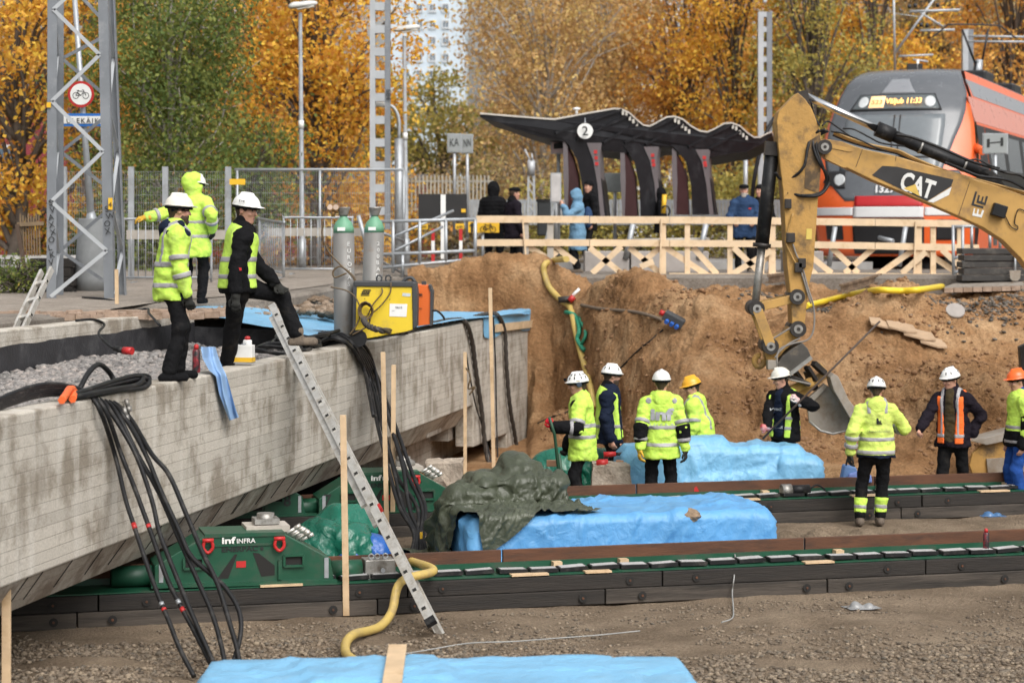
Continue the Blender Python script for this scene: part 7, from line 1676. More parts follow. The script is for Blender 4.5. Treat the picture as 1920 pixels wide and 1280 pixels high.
for px, py, lab in ((1615, 1140, 'grey crumpled plastic scrap on the gravel'), (1860, 968, 'blue crumpled plastic scrap beside the rear track')):
    c = G(px, py); X = cloth(lay((c.x, c.y, 0), .34, .22, 18, 14, .3, .2), [], balls=[((c.x - .05, c.y, .0), .06), ((c.x + .07, c.y, .0), .05)], steps=40, seed=px)
    sheet('plastic_scrap', X, mat('scrap%d' % px, (.22, .22, .22) if px == 1615 else (.06, .14, .28), .3), lab, cat='scrap', crumple=.01)
t = thing('winch', 'black winch body lying on the rear track beside the front tarp', 'winch', TPx(1465, 940, .2, A2)); c = TPx(1465, 937, .2, A2); c.z = .40
MB().cyl(c, c + U * .13, .075, n=14).build('motor', M_MACH, t); MB().cyl(c + U * .13, c + U * .38, .06, n=14).build('drum', M_BLACK, t)
hose('winch_cord', [c + U * .38, c + U * .48 + up * .05, c + U * .58, c + U * .62 - up * .05, c + U * .75 - up * .05], .012, M_BLACK, t)
t = thing('tool_bag', 'blue bag standing behind the rear track at the worker\'s feet', 'bag', P(1600, 900, 27.75)); MB().prism([P(x, y, 27.7) for x, y in [(1577, 905), (1584, 872), (1606, 876), (1612, 905)]], (0, .22, 0)).build('body', mat('bag_blue', (.10, .19, .38), .7, var=.25, scale=8, bump=.4), t, bevel=.02); MB().prism([P(x, y, 27.66) for x, y in [(1588, 905), (1592, 888), (1608, 884), (1634, 890), (1636, 905)]], (0, .2, 0)).build('side_pocket', mat('bag_violet', (.14, .2, .46), .6, var=.2), t, bevel=.02)
cab('steel wire strap handle of the blue bag', [P(1586, 874, 27.75), P(1590, 858, 27.7), P(1598, 858, 27.7), P(1600, 874, 27.75)], .012)

# dry crust slabs lying on the sand at the right, clods, track marks of the digger
M_CRUST = mat('sand_crust', (.40, .28, .18), .95, var=.12, scale=5, bump=.4, bscale=40)
for i, (px, py, w) in enumerate(((1660, 612, .5), (1690, 618, .45), (1722, 632, .5), (1748, 646, .42))):
    c = sp_pt(px, py, .03); tag(MB().prism([c + Vector((x * w, y * .3, -.1 * x + .12 * y)) for x, y in ((-.5, -.4), (.1, -.55), (.5, -.3), (.45, .4), (-.1, .5), (-.5, .3))], (0, 0, .035)).build('sand_crust', M_CRUST, None, bevel=.006), ('leftmost', 'second', 'third', 'rightmost')[i] + ' of four pale crust slabs lying on the sand at the right', 'crust slab', 'pale crust slabs on the sand')
t = thing('paving_slab', 'pale round concrete lid lying in the gravel at the right', 'slab', sp_pt(1790, 585)); MB().lathe(sp_pt(1790, 588, .03), [(.15, 0), (.155, .02), (.15, .05)], 16, (Vector((1, 0, 0)), Vector((0, .7, .7)), Vector((0, -.7, .7)))).build('lid', mat('plat_conc'), t)
# ================================================================ PEOPLE
def cloth_mat(key, col, rough=.85, bump=.8, bscale=18, dirt=None, damt=.25, var=.08):
    return mat(key, col, rough, var=var, scale=5, bump=bump, bscale=bscale, dirt=dirt, dscale=4, damt=damt, spec=.12)
C_HV = cloth_mat('hivis', (.52, .76, .11), .7, dirt=(.38, .52, .12), damt=.35); C_HV2 = cloth_mat('hivis_worn', (.58, .72, .15), .75, dirt=(.46, .52, .15), damt=.35)
C_NAVY = cloth_mat('navy_cloth', (.010, .015, .032)); C_BLK = cloth_mat('black_cloth', (.0065, .0065, .0075)); C_TRO = cloth_mat('black_trousers', (.008, .008, .009), dirt=(.028, .025, .022), damt=.25)
C_REFL = mat('reflective_strip', (.31, .30, .31), .45, var=.08, scale=8); C_OR = cloth_mat('hivis_orange', (.85, .16, .035), .7); C_BLUE = cloth_mat('work_blue', (.018, .065, .26)); C_DEN = cloth_mat('denim_blue', (.022, .045, .10), dirt=(.04, .075, .15), damt=.4)
C_LB = cloth_mat('pale_raincoat', (.14, .26, .38)); C_PLAID = cloth_mat('dark_shirt', (.045, .035, .02), dirt=(.09, .06, .025), damt=.5); C_PLUM = cloth_mat('plum_black', (.012, .009, .014))
C_SKIN = mat('skin', (.50, .27, .19), .55, var=.1, scale=12, dirt=(.52, .22, .17), dscale=9, damt=.3); C_HAIR = mat('brown_hair', (.05, .028, .016), .7, var=.4, scale=30, bump=.5, bscale=90); C_GREY = mat('grey_beard', (.38, .35, .32), .8, var=.2, scale=30, bump=.5, bscale=90)
C_HELM = mat('helmet_white', (.72, .72, .70), .32, var=.05, dirt=(.6, .57, .5), dscale=6, damt=.25); C_HELY = mat('helmet_yellow', (.72, .36, .02), .32, var=.05); C_HELO = mat('helmet_orange', (.78, .13, .02), .32, var=.05); C_HELC = mat('helmet_cream', (.68, .65, .58), .4, var=.06, dirt=(.5, .46, .38), dscale=8, damt=.35)
C_BOOT = mat('muddy_boot', (.11, .085, .065), .85, var=.3, scale=10, bump=.4, dirt=(.2, .155, .11), dscale=6); C_GLOVE = cloth_mat('dark_glove', (.03, .03, .028)); C_GLY = cloth_mat('yellow_glove', (.55, .33, .05)); C_GLR = cloth_mat('red_glove', (.55, .015, .03)); C_GLW = cloth_mat('white_red_glove', (.62, .6, .58), dirt=(.55, .03, .04), damt=.6)
C_EYE = mat('eye_dark', (.02, .016, .014), .3); C_LIP = mat('lips', (.34, .13, .11), .6)

def ik(a, b, l1, l2, pole):
    a, b, pole = Vector(a), Vector(b), Vector(pole); d = b - a; L = d.length
    if L > (l1 + l2) * .998: return a + d * (l1 / (l1 + l2))
    x = (l1 * l1 - l2 * l2 + L * L) / (2 * L); h = math.sqrt(max(0, l1 * l1 - x * x)); d = d.normalized()
    p = pole - d * pole.dot(d); p = p.normalized() if p.length > 1e-5 else d.orthogonal().normalized()
    return a + d * x + p * h
def wrinkle(f, amp, sc=(9, 9, 15), seed=0):
    m = np.abs(f.d) < .035; idx = np.nonzero(m); 
    if len(idx[0]) == 0: return f
    x, y, z = [f.ax[i][idx[i]] for i in range(3)]
    n = fbm(x * sc[0] + seed, y * sc[1], z * sc[2], 3)
    f.d[idx] += (amp * (n + .6 * np.abs(vnoise(x * 5 + seed, y * 5, z * 8)))).astype(np.float32); return f
def hand(f, w, d, nrm, side, k=1.0, curl=.5, r=.0105, th=1.0):
    d, nrm = Vector(d).normalized(), Vector(nrm); nrm = (nrm - d * nrm.dot(d)).normalized(); lat = d.cross(nrm).normalized() * side
    f.cap(w, w + d * .075 * k, .030 * k * th, .036 * k * th, .02 * th, (np.array(nrm), .55))
    for i, (o, L) in enumerate(((-.030, .072), (-.010, .082), (.011, .078), (.030, .060))):
        a = w + d * .085 * k + lat * o * k; b = a + (d * math.cos(curl) + nrm * math.sin(curl)) * L * .55 * k; c = b + (d * math.cos(curl * 2.2) + nrm * math.sin(curl * 2.2)) * L * .5 * k
        f.cap(a, b, r * k, r * k, .008); f.cap(b, c, r * k, r * .85 * k, .004)
    a = w + d * .025 * k - lat * .028 * k; b = a - lat * .03 * k + d * .035 * k + nrm * .012 * k; c = b + d * .032 * k + nrm * .015 * k
    f.cap(a, b, .014 * k * th, .012 * k * th, .012 * th); f.cap(b, c, .012 * k * th, .010 * k * th, .004)

def person(label, px, Y, zf, yaw, H=1.78, lean=(0, 0), pel=(0, 0, 0), hands=None, feet=None, hdir=None, poleL=None, poleR=None, head_yaw=None, pitch=0.0, res=.0125,
           jacket=None, bands=(), abands=(), hem=.80, dark_sleeve=None, dark_low=None, vest=None, vbands=(), shirt=None, trousers=C_TRO, knee=None, boots=C_BOOT, gloves=None, hood=None,
           helmet=None, hstyle='brim', under=None, hair=C_HAIR, beard=None, cap=None, bare=False, bulk=1.0, coat=False, panels=(), curl=.55, group=None, name='person', muffs=False, seed=0, straps=None, puffs=False, vents=False):
    k = H / 1.78; a = math.radians(yaw); fw = Vector((math.sin(a), math.cos(a), 0)); rt = Vector((math.cos(a), -math.sin(a), 0)); up = Vector((0, 0, 1))
    base = Vector((GA(px, Y), Y, zf)); t = thing(name, label, 'person', base, 0, group)
    pv = base + up * .93 * k + Vector(pel); ch = pv + up * .47 * k + fw * lean[1] + rt * lean[0]; spine = (ch - pv).normalized()
    nk = ch + spine * .085 * k; ha = math.radians(yaw if head_yaw is None else head_yaw); hf0 = Vector((math.sin(ha), math.cos(ha), 0)); hr = Vector((math.cos(ha), -math.sin(ha), 0))
    pc = math.radians(pitch); hf = hf0 * math.cos(pc) - up * math.sin(pc); hu = hr.cross(hf).normalized() 
    hd = nk + up * .155 * k + hf0 * .035 * k
    S2 = {'L': ch - rt * .185 * k - up * .01, 'R': ch + rt * .185 * k - up * .01}; Hp = {'L': pv - rt * .095 * k, 'R': pv + rt * .095 * k}
    hands = dict(hands or {}); feet = dict(feet or {}); hdir = hdir or {}
    W, E_, A_, K_ = {}, {}, {}, {}
    for s, sg in (('L', -1), ('R', 1)):
        tgt = hands.get(s, S2[s] - up * .55 * k + rt * sg * .07 + fw * .06)
        v = Vector(tgt) - S2[s]; m = .565 * k
        if v.length > m: tgt = S2[s] + v.normalized() * m
        W[s] = Vector(tgt); pole = (poleL if s == 'L' else poleR) or (-fw * .8 + rt * sg * .5 - up * .3)
        E_[s] = ik(S2[s], W[s], .30 * k, .27 * k, pole)
        ft = Vector(feet.get(s, base + rt * sg * .115 + fw * .01 * sg)); A_[s] = ft + up * .085 * k
        K_[s] = ik(Hp[s], A_[s], .44 * k, .43 * k, fw + rt * sg * .15)
    pts = [pv, ch, hd + up * .2, hd + fw * .15] + list(W.values()) + list(E_.values()) + list(A_.values()) + list(K_.values())
    lo = np.min([list(p) for p in pts], 0) - .27; hi = np.max([list(p) for p in pts], 0) + .27; lo[2] = min(lo[2], zf - .03)
    nf = np.array(fw); hax = np.array([list(hr), list(hf), list(hu)]); tax = np.array([list(rt), list(fw), list(up)])
    # ---- the body, one continuous surface
    f = Field(lo, hi, res * .92)
    f.cap(pv - up * .02, ch - up * .05, .145 * k, .165 * k, .05, (nf, .68)); f.cap(S2['L'], S2['R'], .055 * k, .055 * k, .06); f.cap(ch, nk + up * .05 * k, .06 * k, .052 * k, .03); f.cap(nk, hd - hu * .03, .052 * k, .05 * k, .02)
    f.ell(hd + hu * .03 * k - hf * .008, hax, (.077 * k, .098 * k, .095 * k), .02); f.ell(hd + hf * .022 * k - hu * .045 * k, hax, (.060 * k, .072 * k, .082 * k), .03); f.ell(hd + hf * .05 * k - hu * .105 * k, hax, (.032 * k, .035 * k, .026 * k), .03)
    f.cap(hd + hf * .088 * k + hu * .012 * k, hd + hf * .112 * k - hu * .03 * k, .008 * k, .0145 * k, .012); f.cap(hd + hf * .083 * k + hu * .026 * k - hr * .035 * k, hd + hf * .083 * k + hu * .026 * k + hr * .035 * k, .011 * k, .011 * k, .015)
    for sg in (-1, 1):
        f.ell(hd + hr * sg * .078 * k - hf * .008 - hu * .008, hax, (.012 * k, .022 * k, .032 * k), .006); f.ell(hd + hr * sg * .034 * k + hf * .094 * k + hu * .006 * k, hax, (.017, .012, .010), op='sub'); f.ell(hd + hr * sg * .04 * k + hf * .07 * k - hu * .03 * k, hax, (.024, .024, .02), .02)
    f.cap(hd + hf * .083 * k - hu * .066 * k - hr * .018, hd + hf * .083 * k - hu * .066 * k + hr * .018, .010, .010, .008)
    for s, sg in (('L', -1), ('R', 1)):
        f.cap(S2[s], E_[s], .052 * k, .042 * k, .03); f.cap(E_[s], W[s], .042 * k, .028 * k, .01); f.cap(Hp[s], K_[s], .085 * k, .058 * k, .05); f.cap(K_[s], A_[s], .058 * k, .038 * k, .015); f.cap(A_[s] - up * .04, A_[s] - up * .045 + fw * .14 * k, .035 * k, .03 * k, .02)
        d = Vector(hdir.get(s, (W[s] - E_[s]).normalized())); gl_ = gloves and gloves[0 if s == 'L' else 1]; hand(f, W[s], d, (-rt * sg * .8 + fw * .25), sg, k * (1.1 if gl_ else .96), curl, .007 if gl_ else .0105, .7 if gl_ else 1)
    body = f.build('body', C_SKIN, t)
    def ball(c, r_, m, nm, sx=1): 
        return MB().lathe(c - hu * r_, [(r_ * .3, 0), (r_ * .85, r_ * .5), (r_, r_), (r_ * .85, r_ * 1.5), (r_ * .3, r_ * 2)], 8, (hr, hf, hu)).build(nm, m, body)
    for sg in (-1, 1): ball(hd + hr * sg * .034 * k + hf * .085 * k + hu * .006 * k, .009 * k, C_EYE, 'eye'); MB().tube([hd + hr * sg * .018 * k + hf * .099 * k + hu * .030 * k, hd + hr * sg * .05 * k + hf * .088 * k + hu * .030 * k], .005, 5).build('eyebrow', hair or C_HAIR, body)
    MB().tube([hd + hf * .092 * k - hu * .067 * k - hr * .02, hd + hf * .096 * k - hu * .066 * k, hd + hf * .092 * k - hu * .067 * k + hr * .02], .0045, 5).build('mouth', C_LIP, body)
    hb = .17; hlo = np.array(hd) - [hb, hb, hb + .03]; hhi = np.array(hd) + [hb + .0, hb, hb + .06]
    if hair:
        g = Field(hlo, hhi, .009); g.ell(hd + hu * .035 * k - hf * .014, hax, (.085 * k, .102 * k, .097 * k), 0); g.cap(hd - hf * .055 * k, hd - hf * .05 * k - hu * .06 * k, .05 * k, .04 * k, .02); g.cut(hd + hf * .045 * k, np.array(hf)); g.cut(hd - hu * .085 * k, -np.array(hu)); wrinkle(g, .003, (40, 40, 40)); g.build('hair', hair, t)
    if beard:
        g = Field(hlo, hhi, .009); g.ell(hd + hf * .03 * k - hu * .062 * k, hax, (.066 * k, .076 * k, .080 * k), 0); g.ell(hd + hf * .06 * k - hu * .115 * k, hax, (.038, .04, .035), .03); g.cut(hd - hu * .048 * k, np.array(hu)); g.cut(hd - hf * .0, -np.array(hf)); wrinkle(g, .004, (40, 40, 40)); g.build('beard', beard, t)
    if under:
        g = Field(hlo, hhi, .009); g.ell(hd + hu * .032 * k - hf * .008, hax, (.086 * k, .106 * k, .102 * k), 0); g.cut(hd + hu * .028 * k + hf * .03, -np.array((hu * .9 - hf * .42).normalized())); g.build('skull_cap', under, t)
    if cap == 'flat':
        g = Field(hlo, hhi, .01); g.ell(hd + hu * .075 * k, hax, (.10 * k, .125 * k, .055 * k), 0); g.ell(hd + hu * .045 * k + hf * .11 * k, hax, (.075, .05, .012), .01); g.cut(hd + hu * .04 * k, -np.array(hu)); g.build('flat_cap', C_BLK, t)
    if cap == 'beanie':
        g = Field(hlo, hhi, .01); g.ell(hd + hu * .045 * k - hf * .01, hax, (.095 * k, .115 * k, .10 * k), 0); g.cut(hd + hu * .02 * k, -np.array((hu * .95 - hf * .3).normalized())); g.build('beanie', C_BLK, t)
    if helmet:
        z0 = .045 if hstyle != 'climb' else .035
        g = Field(np.array(hd) - .21, np.array(hd) + .23, .0085); c = hd + hu * z0 * k - hf * .004
        g.ell(c, hax, (.112 * k, .138 * k, .118 * k), 0); g.cap(c + hu * .112 * k - hf * .07, c + hu * .112 * k + hf * .06, .012, .012, .03); g.cut(c - hu * .004, -np.array(hu))
        if hstyle == 'brim': g.ell(c + hf * .035 * k - hu * .002, hax, (.122 * k, .158 * k, .011), .012)
        else: g.ell(c + hf * .02 * k, hax, (.114 * k, .145 * k, .016), .012)
        hm = g.build('helmet', helmet, t)
        MB().tube([c + (hr * math.cos(q) * .104 + hf * math.sin(q) * .128) * k - hu * .02 for q in np.linspace(0, 2 * PI, 22)], .013, 5).build('headband', C_BLK, hm)
        if hstyle == 'climb':
            for q in (.5, 1.1, 2.05, 2.65, -.6, -1.2, -1.95, -2.55) if not vents else np.linspace(-2.8, 2.8, 11):
                for el in ((.55,) if not vents else (.45, .85)):
                    n_ = (hr * math.cos(q) * math.cos(el) + hf * math.sin(q) * math.cos(el) + hu * math.sin(el)); p_ = c + hr * n_.dot(hr) * .112 * k + hf * n_.dot(hf) * .138 * k + hu * n_.dot(hu) * .118 * k
                    tg = (hu - n_ * hu.dot(n_)).normalized(); MB().beam(p_ - tg * .018, p_ + tg * .018, .014, .005, up=n_).build('vent', C_BLK, hm)
    if muffs:
        for sg in (-1, 1): MB().lathe(hd + hr * sg * .085 * k - hf * .01, [(.03, 0), (.036, .01), (.036, .03), (.026, .042)], 16, (hf, hu, hr * sg)).build('ear_muff', mat('muff_blue', (.03, .045, .07), .4), t)
        MB().tube(spline([hd + hf * .15 + hu * .07, hd + hr * -.10 + hu * .055 + hf * .04, hd - hr * .10 - hf * .05 + hu * .045, hd - hf * .16 + hu * .05], 4), .008, 6).build('lamp_strap', mat('strap_ochre', (.25, .18, .04), .6), t)
        MB().box(hd + hf * .155 + hu * .075, (.05, .035, .035), (hr, hf, hu)).build('head_lamp', C_BLK, t)
    # ---- trousers
    f = Field(lo, hi, res); f.cap(pv + up * .10 * k, pv - up * .04 * k, .142 * k * bulk, .150 * k * bulk, .03, (nf, .74))
    for s in 'LR': f.cap(Hp[s], K_[s], .098 * k, .078 * k, .03); f.cap(K_[s], A_[s] + (K_[s] - A_[s]).normalized() * .03, .080 * k, .070 * k, .02)
    wrinkle(f, .011, (8, 8, 12), seed); tro = f.copy(); to = f.build('trousers', trousers, t)
    if knee:      # hi-vis lower legs with a strip
        for s in 'LR':
            dd = (A_[s] - K_[s]); g = tro.copy(); g.d -= .006; mid = K_[s] + dd * .42; e = K_[s] + dd * .84; n_ = np.array(dd.normalized()); g.cut(mid, -n_); g.cut(e, n_); g.cut(pv - rt * 0, np.array(rt if s == 'L' else -rt)); g.build('leg_panel', knee, to)
            g = tro.copy(); g.d -= .010; g.cut(K_[s] + dd * .62, -n_); g.cut(K_[s] + dd * .74, n_); g.cut(pv, np.array(rt if s == 'L' else -rt)); g.build('reflective_strip', C_REFL, to)
    for s in 'LR':
        g = Field(np.array(A_[s]) - [.3, .3, .12], np.array(A_[s]) + [.3, .3, .16], .012); b0 = A_[s] - up * .05 * k
        tf = fw if s not in feet or len(feet) < 2 else fw; g.cap(b0 - tf * .06, b0 + tf * .15 * k, .043 * k, .046 * k, .02); g.cap(b0, A_[s] + up * .06, .052 * k, .058 * k, .03); g.cut(A_[s] - up * .084 * k, (0, 0, -1)); g.build('boot', boots, t)
    # ---- upper garment
    jb = (1.12 if coat else 1.06) * bulk; ft_ = Field(lo, hi, res); hz = zf + hem * k
    pl = Vector((pv.x, pv.y, min(pv.z, hz + .05))) if not coat else Vector((pv.x, pv.y, hz + .05))
    ft_.cap(pl, pv + up * .15 * k, (.196 if not coat else .205) * k * jb, .170 * k * jb, .04, (nf, .78)); ft_.cap(pv + up * .12 * k, ch - up * .06 * k, .168 * k * jb, .178 * k * jb, .05, (nf, .74)); ft_.cap(S2['L'] - up * .012, S2['R'] - up * .012, .074 * k * jb, .074 * k * jb, .06); ft_.cap(ch, nk + up * .015 * k, .085 * k, .072 * k, .05)
    fj = ft_.copy()
    for s in 'LR': fj.cap(S2[s], E_[s], .076 * k * jb, .066 * k * jb, .035); fj.cap(E_[s], W[s] - (W[s] - E_[s]).normalized() * .02, .066 * k * jb, .054 * k * jb, .02)
    for g in (ft_, fj): g.cut((0, 0, hz), (0, 0, -1))
    if puffs:
        x, y, z = fj.grid(); fj.d += (.012 * np.abs(np.sin(z * 42))).astype(np.float32) - .006
    else: wrinkle(fj, .016, (9, 9, 15), seed + 3); 
    ft2 = fj      # strips and panels follow the wrinkled cloth
    jo = fj.build('jacket' if not coat else 'coat', jacket, t)
    rtn, upn = np.array(rt), np.array(up)
    def torso_only(g):
        m = ft_.d > .03; g.d[m] = np.maximum(g.d[m], .02); return g
    for z in bands:
        g = fj.copy(); g.d -= .005; torso_only(g); g.cut((0, 0, zf + (z - .027) * k), (0, 0, -1)); g.cut((0, 0, zf + (z + .027) * k), (0, 0, 1)); g.build('reflective_strip', C_REFL, jo)
    for s in 'LR':
        for seg, q in abands:
            a0, b0 = (S2[s], E_[s]) if seg == 'u' else (E_[s], W[s]); d = (b0 - a0).normalized(); c = a0 + (b0 - a0) * q; R = (.076 + (.066 - .076) * q if seg == 'u' else .066 - .012 * q) * k * jb + .012
            g = Field(np.array(c) - .13, np.array(c) + .13, .0115); g.cap(a0, b0, (.076 if seg == 'u' else .066) * k * jb + .016, (.066 if seg == 'u' else .054) * k * jb + .016, 0); g.cut(c - d * .025, -np.array(d)); g.cut(c + d * .025, np.array(d)); g.build('reflective_strip', C_REFL, jo)
        if dark_sleeve:
            m_, q0, q1 = dark_sleeve; d = (W[s] - E_[s]).normalized(); d0 = (E_[s] - S2[s]).normalized(); a0 = S2[s] + (E_[s] - S2[s]) * q0; b0 = E_[s] + (W[s] - E_[s]) * q1
            g = Field(np.minimum(np.minimum(a0, b0), E_[s]) - .12, np.maximum(np.maximum(a0, b0), E_[s]) + .12, .012); R = lambda q: (.076 - .010 * q) * k * jb + .013
            if q0 < 1: g.cap(a0, E_[s], R(q0), R(1), .02)
            g.cap(E_[s], b0, .066 * k * jb + .013, (.066 - .012 * q1) * k * jb + .013, .02); wrinkle(g, .009, (9, 9, 13), 2)
            if q0 < 1: g.cut(a0, -np.array(d0))
            g.build('dark_sleeve', m_, jo)
    if dark_low:
        m_, z1 = dark_low; g = fj.copy(); g.d -= .004; torso_only(g); g.cut((0, 0, zf + z1 * k), (0, 0, 1)); g.build('lower_panel', m_, jo)
    for nm, m_, c, r_ in panels:
        g = fj.copy(); g.d -= .0045; e = Field(lo, hi, res); c_ = ch + rt * c[0] + fw * c[1] + up * c[2]; e.ell(c_, tax, r_, 0); g.d = np.maximum(g.d, e.d); g.build(nm, m_, jo)
    if straps:    # braces of reflective strip over both shoulders
        for sg in (-1, 1):
            g = fj.copy(); g.d -= .005; torso_only(g); c_ = ch + rt * sg * .105; g.cut(c_ + rt * .024, rtn); g.cut(c_ - rt * .024, -rtn); g.cut((0, 0, zf + straps[0] * k), (0, 0, -1)); g.build('shoulder_strip', C_REFL, jo)
    if shirt:     # open jacket: the shirt shows down the front
        g = fj.copy(); g.d -= .003; e = Field(lo, hi, res); e.cap(pv + fw * .16 * k, nk + fw * .10 * k, .085 * k, .06 * k, 0); g.d = np.maximum(g.d, e.d); g.build('shirt', shirt, jo)
    vo = None
    if vest:
        g = ft_.copy(); g.d -= .020; g.d = np.minimum(g.d, fj.d - .009 + np.where(ft_.d < .012, 0, .05)).astype(np.float32)
        g.cut((0, 0, zf + (hem + .05) * k), (0, 0, -1)); g.cut(nk - up * .01, np.array((up * .9 + fw * .45).normalized()))
        for s, sg in (('L', -1), ('R', 1)): g.cut(S2[s] - rt * sg * .018, rtn * sg)
        e = Field(lo, hi, res); e.cap(pv + fw * .22 * k - up * .2, ch + fw * .16 * k, vest[1] * k, vest[1] * 1.35 * k, 0); e.cap(ch + fw * .13, nk + fw * .09 + up * .04, vest[1] * 1.3 * k, .085 * k, .03); g.d = np.maximum(g.d, -e.d); vo = g.build('vest', vest[0], t)
        for z in vbands:
            q = g.copy(); q.d -= .005; q.cut((0, 0, zf + (z - .026) * k), (0, 0, -1)); q.cut((0, 0, zf + (z + .026) * k), (0, 0, 1)); q.build('reflective_strip', C_REFL, vo)
        if straps:
            for sg in (-1, 1):
                q = g.copy(); q.d -= .005; c_ = ch + rt * sg * .11; q.cut(c_ + rt * .016, rtn); q.cut(c_ - rt * .016, -rtn); q.cut((0, 0, zf + straps[0] * k), (0, 0, -1)); q.build('shoulder_strip', C_REFL, vo)
    if hood:
        m_, mode = hood; g = Field(np.array(nk) - [.3, .3, .25], np.array(nk) + [.3, .3, .42], .012)
        if mode == 'down': g.ell(nk - fw * .065 * k - up * .015, tax, (.125 * k, .085 * k, .085 * k), 0); g.cap(nk - rt * .085 * k + fw * .03 + up * .01, nk + rt * .085 * k + fw * .03 + up * .01, .05 * k, .05 * k, .06); g.ell(nk - fw * .10 * k - up * .07, tax, (.085 * k, .06 * k, .09 * k), .05); g.ell(hd - hu * .02, hax, (.075, .1, .13), op='sub')
        elif mode == 'collar': g.cap(nk - up * .03, nk + up * .055 * k, .09 * k, .078 * k, 0); g.ell(nk - fw * .05 * k, tax, (.10 * k, .07 * k, .06 * k), .04); g.ell(nk + up * .09 + fw * .02, tax, (.058, .075, .05), op='sub')
        else:
            R = 1.12 if mode == 'over' else 1.0
            g.ell(hd + hu * .03 - hf * (.05 if mode == 'over' else .02), hax, (.118 * k * R, .135 * k * R, .142 * k * R), 0); g.cap(nk - up * .04, hd - hu * .04, .11 * k, .11 * k, .05); g.ell(hd + hf * .12 * k - hu * .01, hax, (.075 * k, .10 * k, .095 * k), op='sub')
        wrinkle(g, .010, (10, 10, 12), seed + 9); g.build('hood' if mode != 'collar' else 'collar', m_, jo)
    if gloves:
        for s, sg in (('L', -1), ('R', 1)):
            gm = gloves[0] if s == 'L' else gloves[1]
            if gm is None: continue
            d = Vector(hdir.get(s, (W[s] - E_[s]).normalized())); g = Field(np.array(W[s]) - .24, np.array(W[s]) + .24, .0085); hand(g, W[s], d, (-rt * sg * .8 + fw * .25), sg, k * 1.1, curl, .0128); g.cap(W[s] - d * .05, W[s] + d * .02, .046 * k, .040 * k, .02); g.build('glove', gm, t)
    return dict(t=t, ch=ch, nk=nk, pv=pv, hd=hd, W=W, E=E_, fw=fw, rt=rt, up=up, jacket=jo, vest=vo, k=k, S=S2, hf=hf, hu=hu, hr=hr, zf=zf)
def bvh_of(o):
    M_ = wmat(o); me = o.data; return BVHTree.FromPolygons([M_ @ v.co for v in me.vertices], [list(p.vertices) for p in me.polygons])
HVK = dict(jacket=C_HV, hem=.74, bands=(.90, 1.10), abands=(('u', .72), ('l', .35)), straps=(1.1,))

# ---- on the bridge
d1 = person('worker in hi vis jacket with navy hood standing on the left parapet', 322, 20.75, 2.235, 72, H=1.79, lean=(0, .03), hands={'R': P(352, 558, 20.55), 'L': P(345, 553, 20.95)}, head_yaw=70, pitch=4,
   jacket=C_HV, hem=.76, bands=(.92, 1.12), abands=(('u', .70), ('l', .30)), straps=(1.12,), panels=(('shoulder_panel', C_NAVY, (.13, .02, .02), (.10, .13, .06)), ('side_panel', C_NAVY, (.17, .07, -.52), (.08, .06, .24)), ('shoulder_panel', C_NAVY, (-.13, .02, .02), (.10, .13, .06))),
   hood=(C_NAVY, 'down'), helmet=C_HELC, under=C_NAVY, beard=C_HAIR, gloves=(C_GLOVE, C_GLOVE), feet={'L': Vector((GA(334, 20.95), 20.95, 2.235)), 'R': Vector((GA(316, 20.55), 20.55, 2.235))}, seed=1, bulk=1.13, boots=C_BLK)
MB().tube([d1['hd'] + d1['hr'] * .088 + d1['hf'] * .07 + d1['hu'] * .0, d1['hd'] + d1['hr'] * .09 - d1['hf'] * .03], .005, 5).build('glasses', C_BLK, d1['t'])
fR = BP(587, 660, -.16); fR.z = TOPZ
d2 = person('worker in black hoodie and hi vis vest with one foot up on the parapet', 445, 22.6, 2.08, 78, H=2.0, lean=(0, .05), pel=(.0, 0, -.02), hands={'R': P(441, 562, 22.2), 'L': P(528, 546, 22.7)}, poleL=Vector((-.5, .4, -.3)), poleR=Vector((-.6, -.5, 0)), head_yaw=112, pitch=8,
   jacket=C_BLK, hem=.84, vest=(C_HV, .055), vbands=(1.0, 1.16), hood=(C_BLK, 'collar'), helmet=C_HELM, under=C_BLK, gloves=(C_GLOVE, C_GLOVE), feet={'R': Vector((GA(424, 23.0), 23.0, 2.06)), 'L': P(558, 648, 22.75)}, seed=2, bulk=1.08)
bh = d2['t']; c = d2['hd'] + d2['hu'] * .095; text_part('helmet_mark', 'EVE', c + d2['hr'] * .10 - d2['hf'] * .035 + Vector((0, -.05, -.01)), d2['hf'], d2['hu'], .022, C_BLK, bh, width=.07)
MB().box(d2['E']['R'] + Vector((.05, -.07, -.03)), (.03, .01, .03)).build('red_badge', M_RED, d2['jacket'])
d3 = person('worker in long hi vis coat with the hood up seen from behind on the path', 362, 29.9, 2.66, 12, H=1.80, hands={'L': P(268, 410, 29.6), 'R': P(399, 432, 29.8)}, poleL=Vector((-.2, -.2, -1)), head_yaw=70, pitch=10,
   jacket=C_HV, hem=.64, bands=(.93, 1.13), abands=(('u', .75), ('l', .4)), coat=True, hood=(C_HV, 'over'), helmet=C_HELM, gloves=(C_GLY, C_GLOVE), hdir={'L': Vector((-1, -.05, -.1))}, seed=3, bulk=1.16, boots=C_BLK, res=.014)
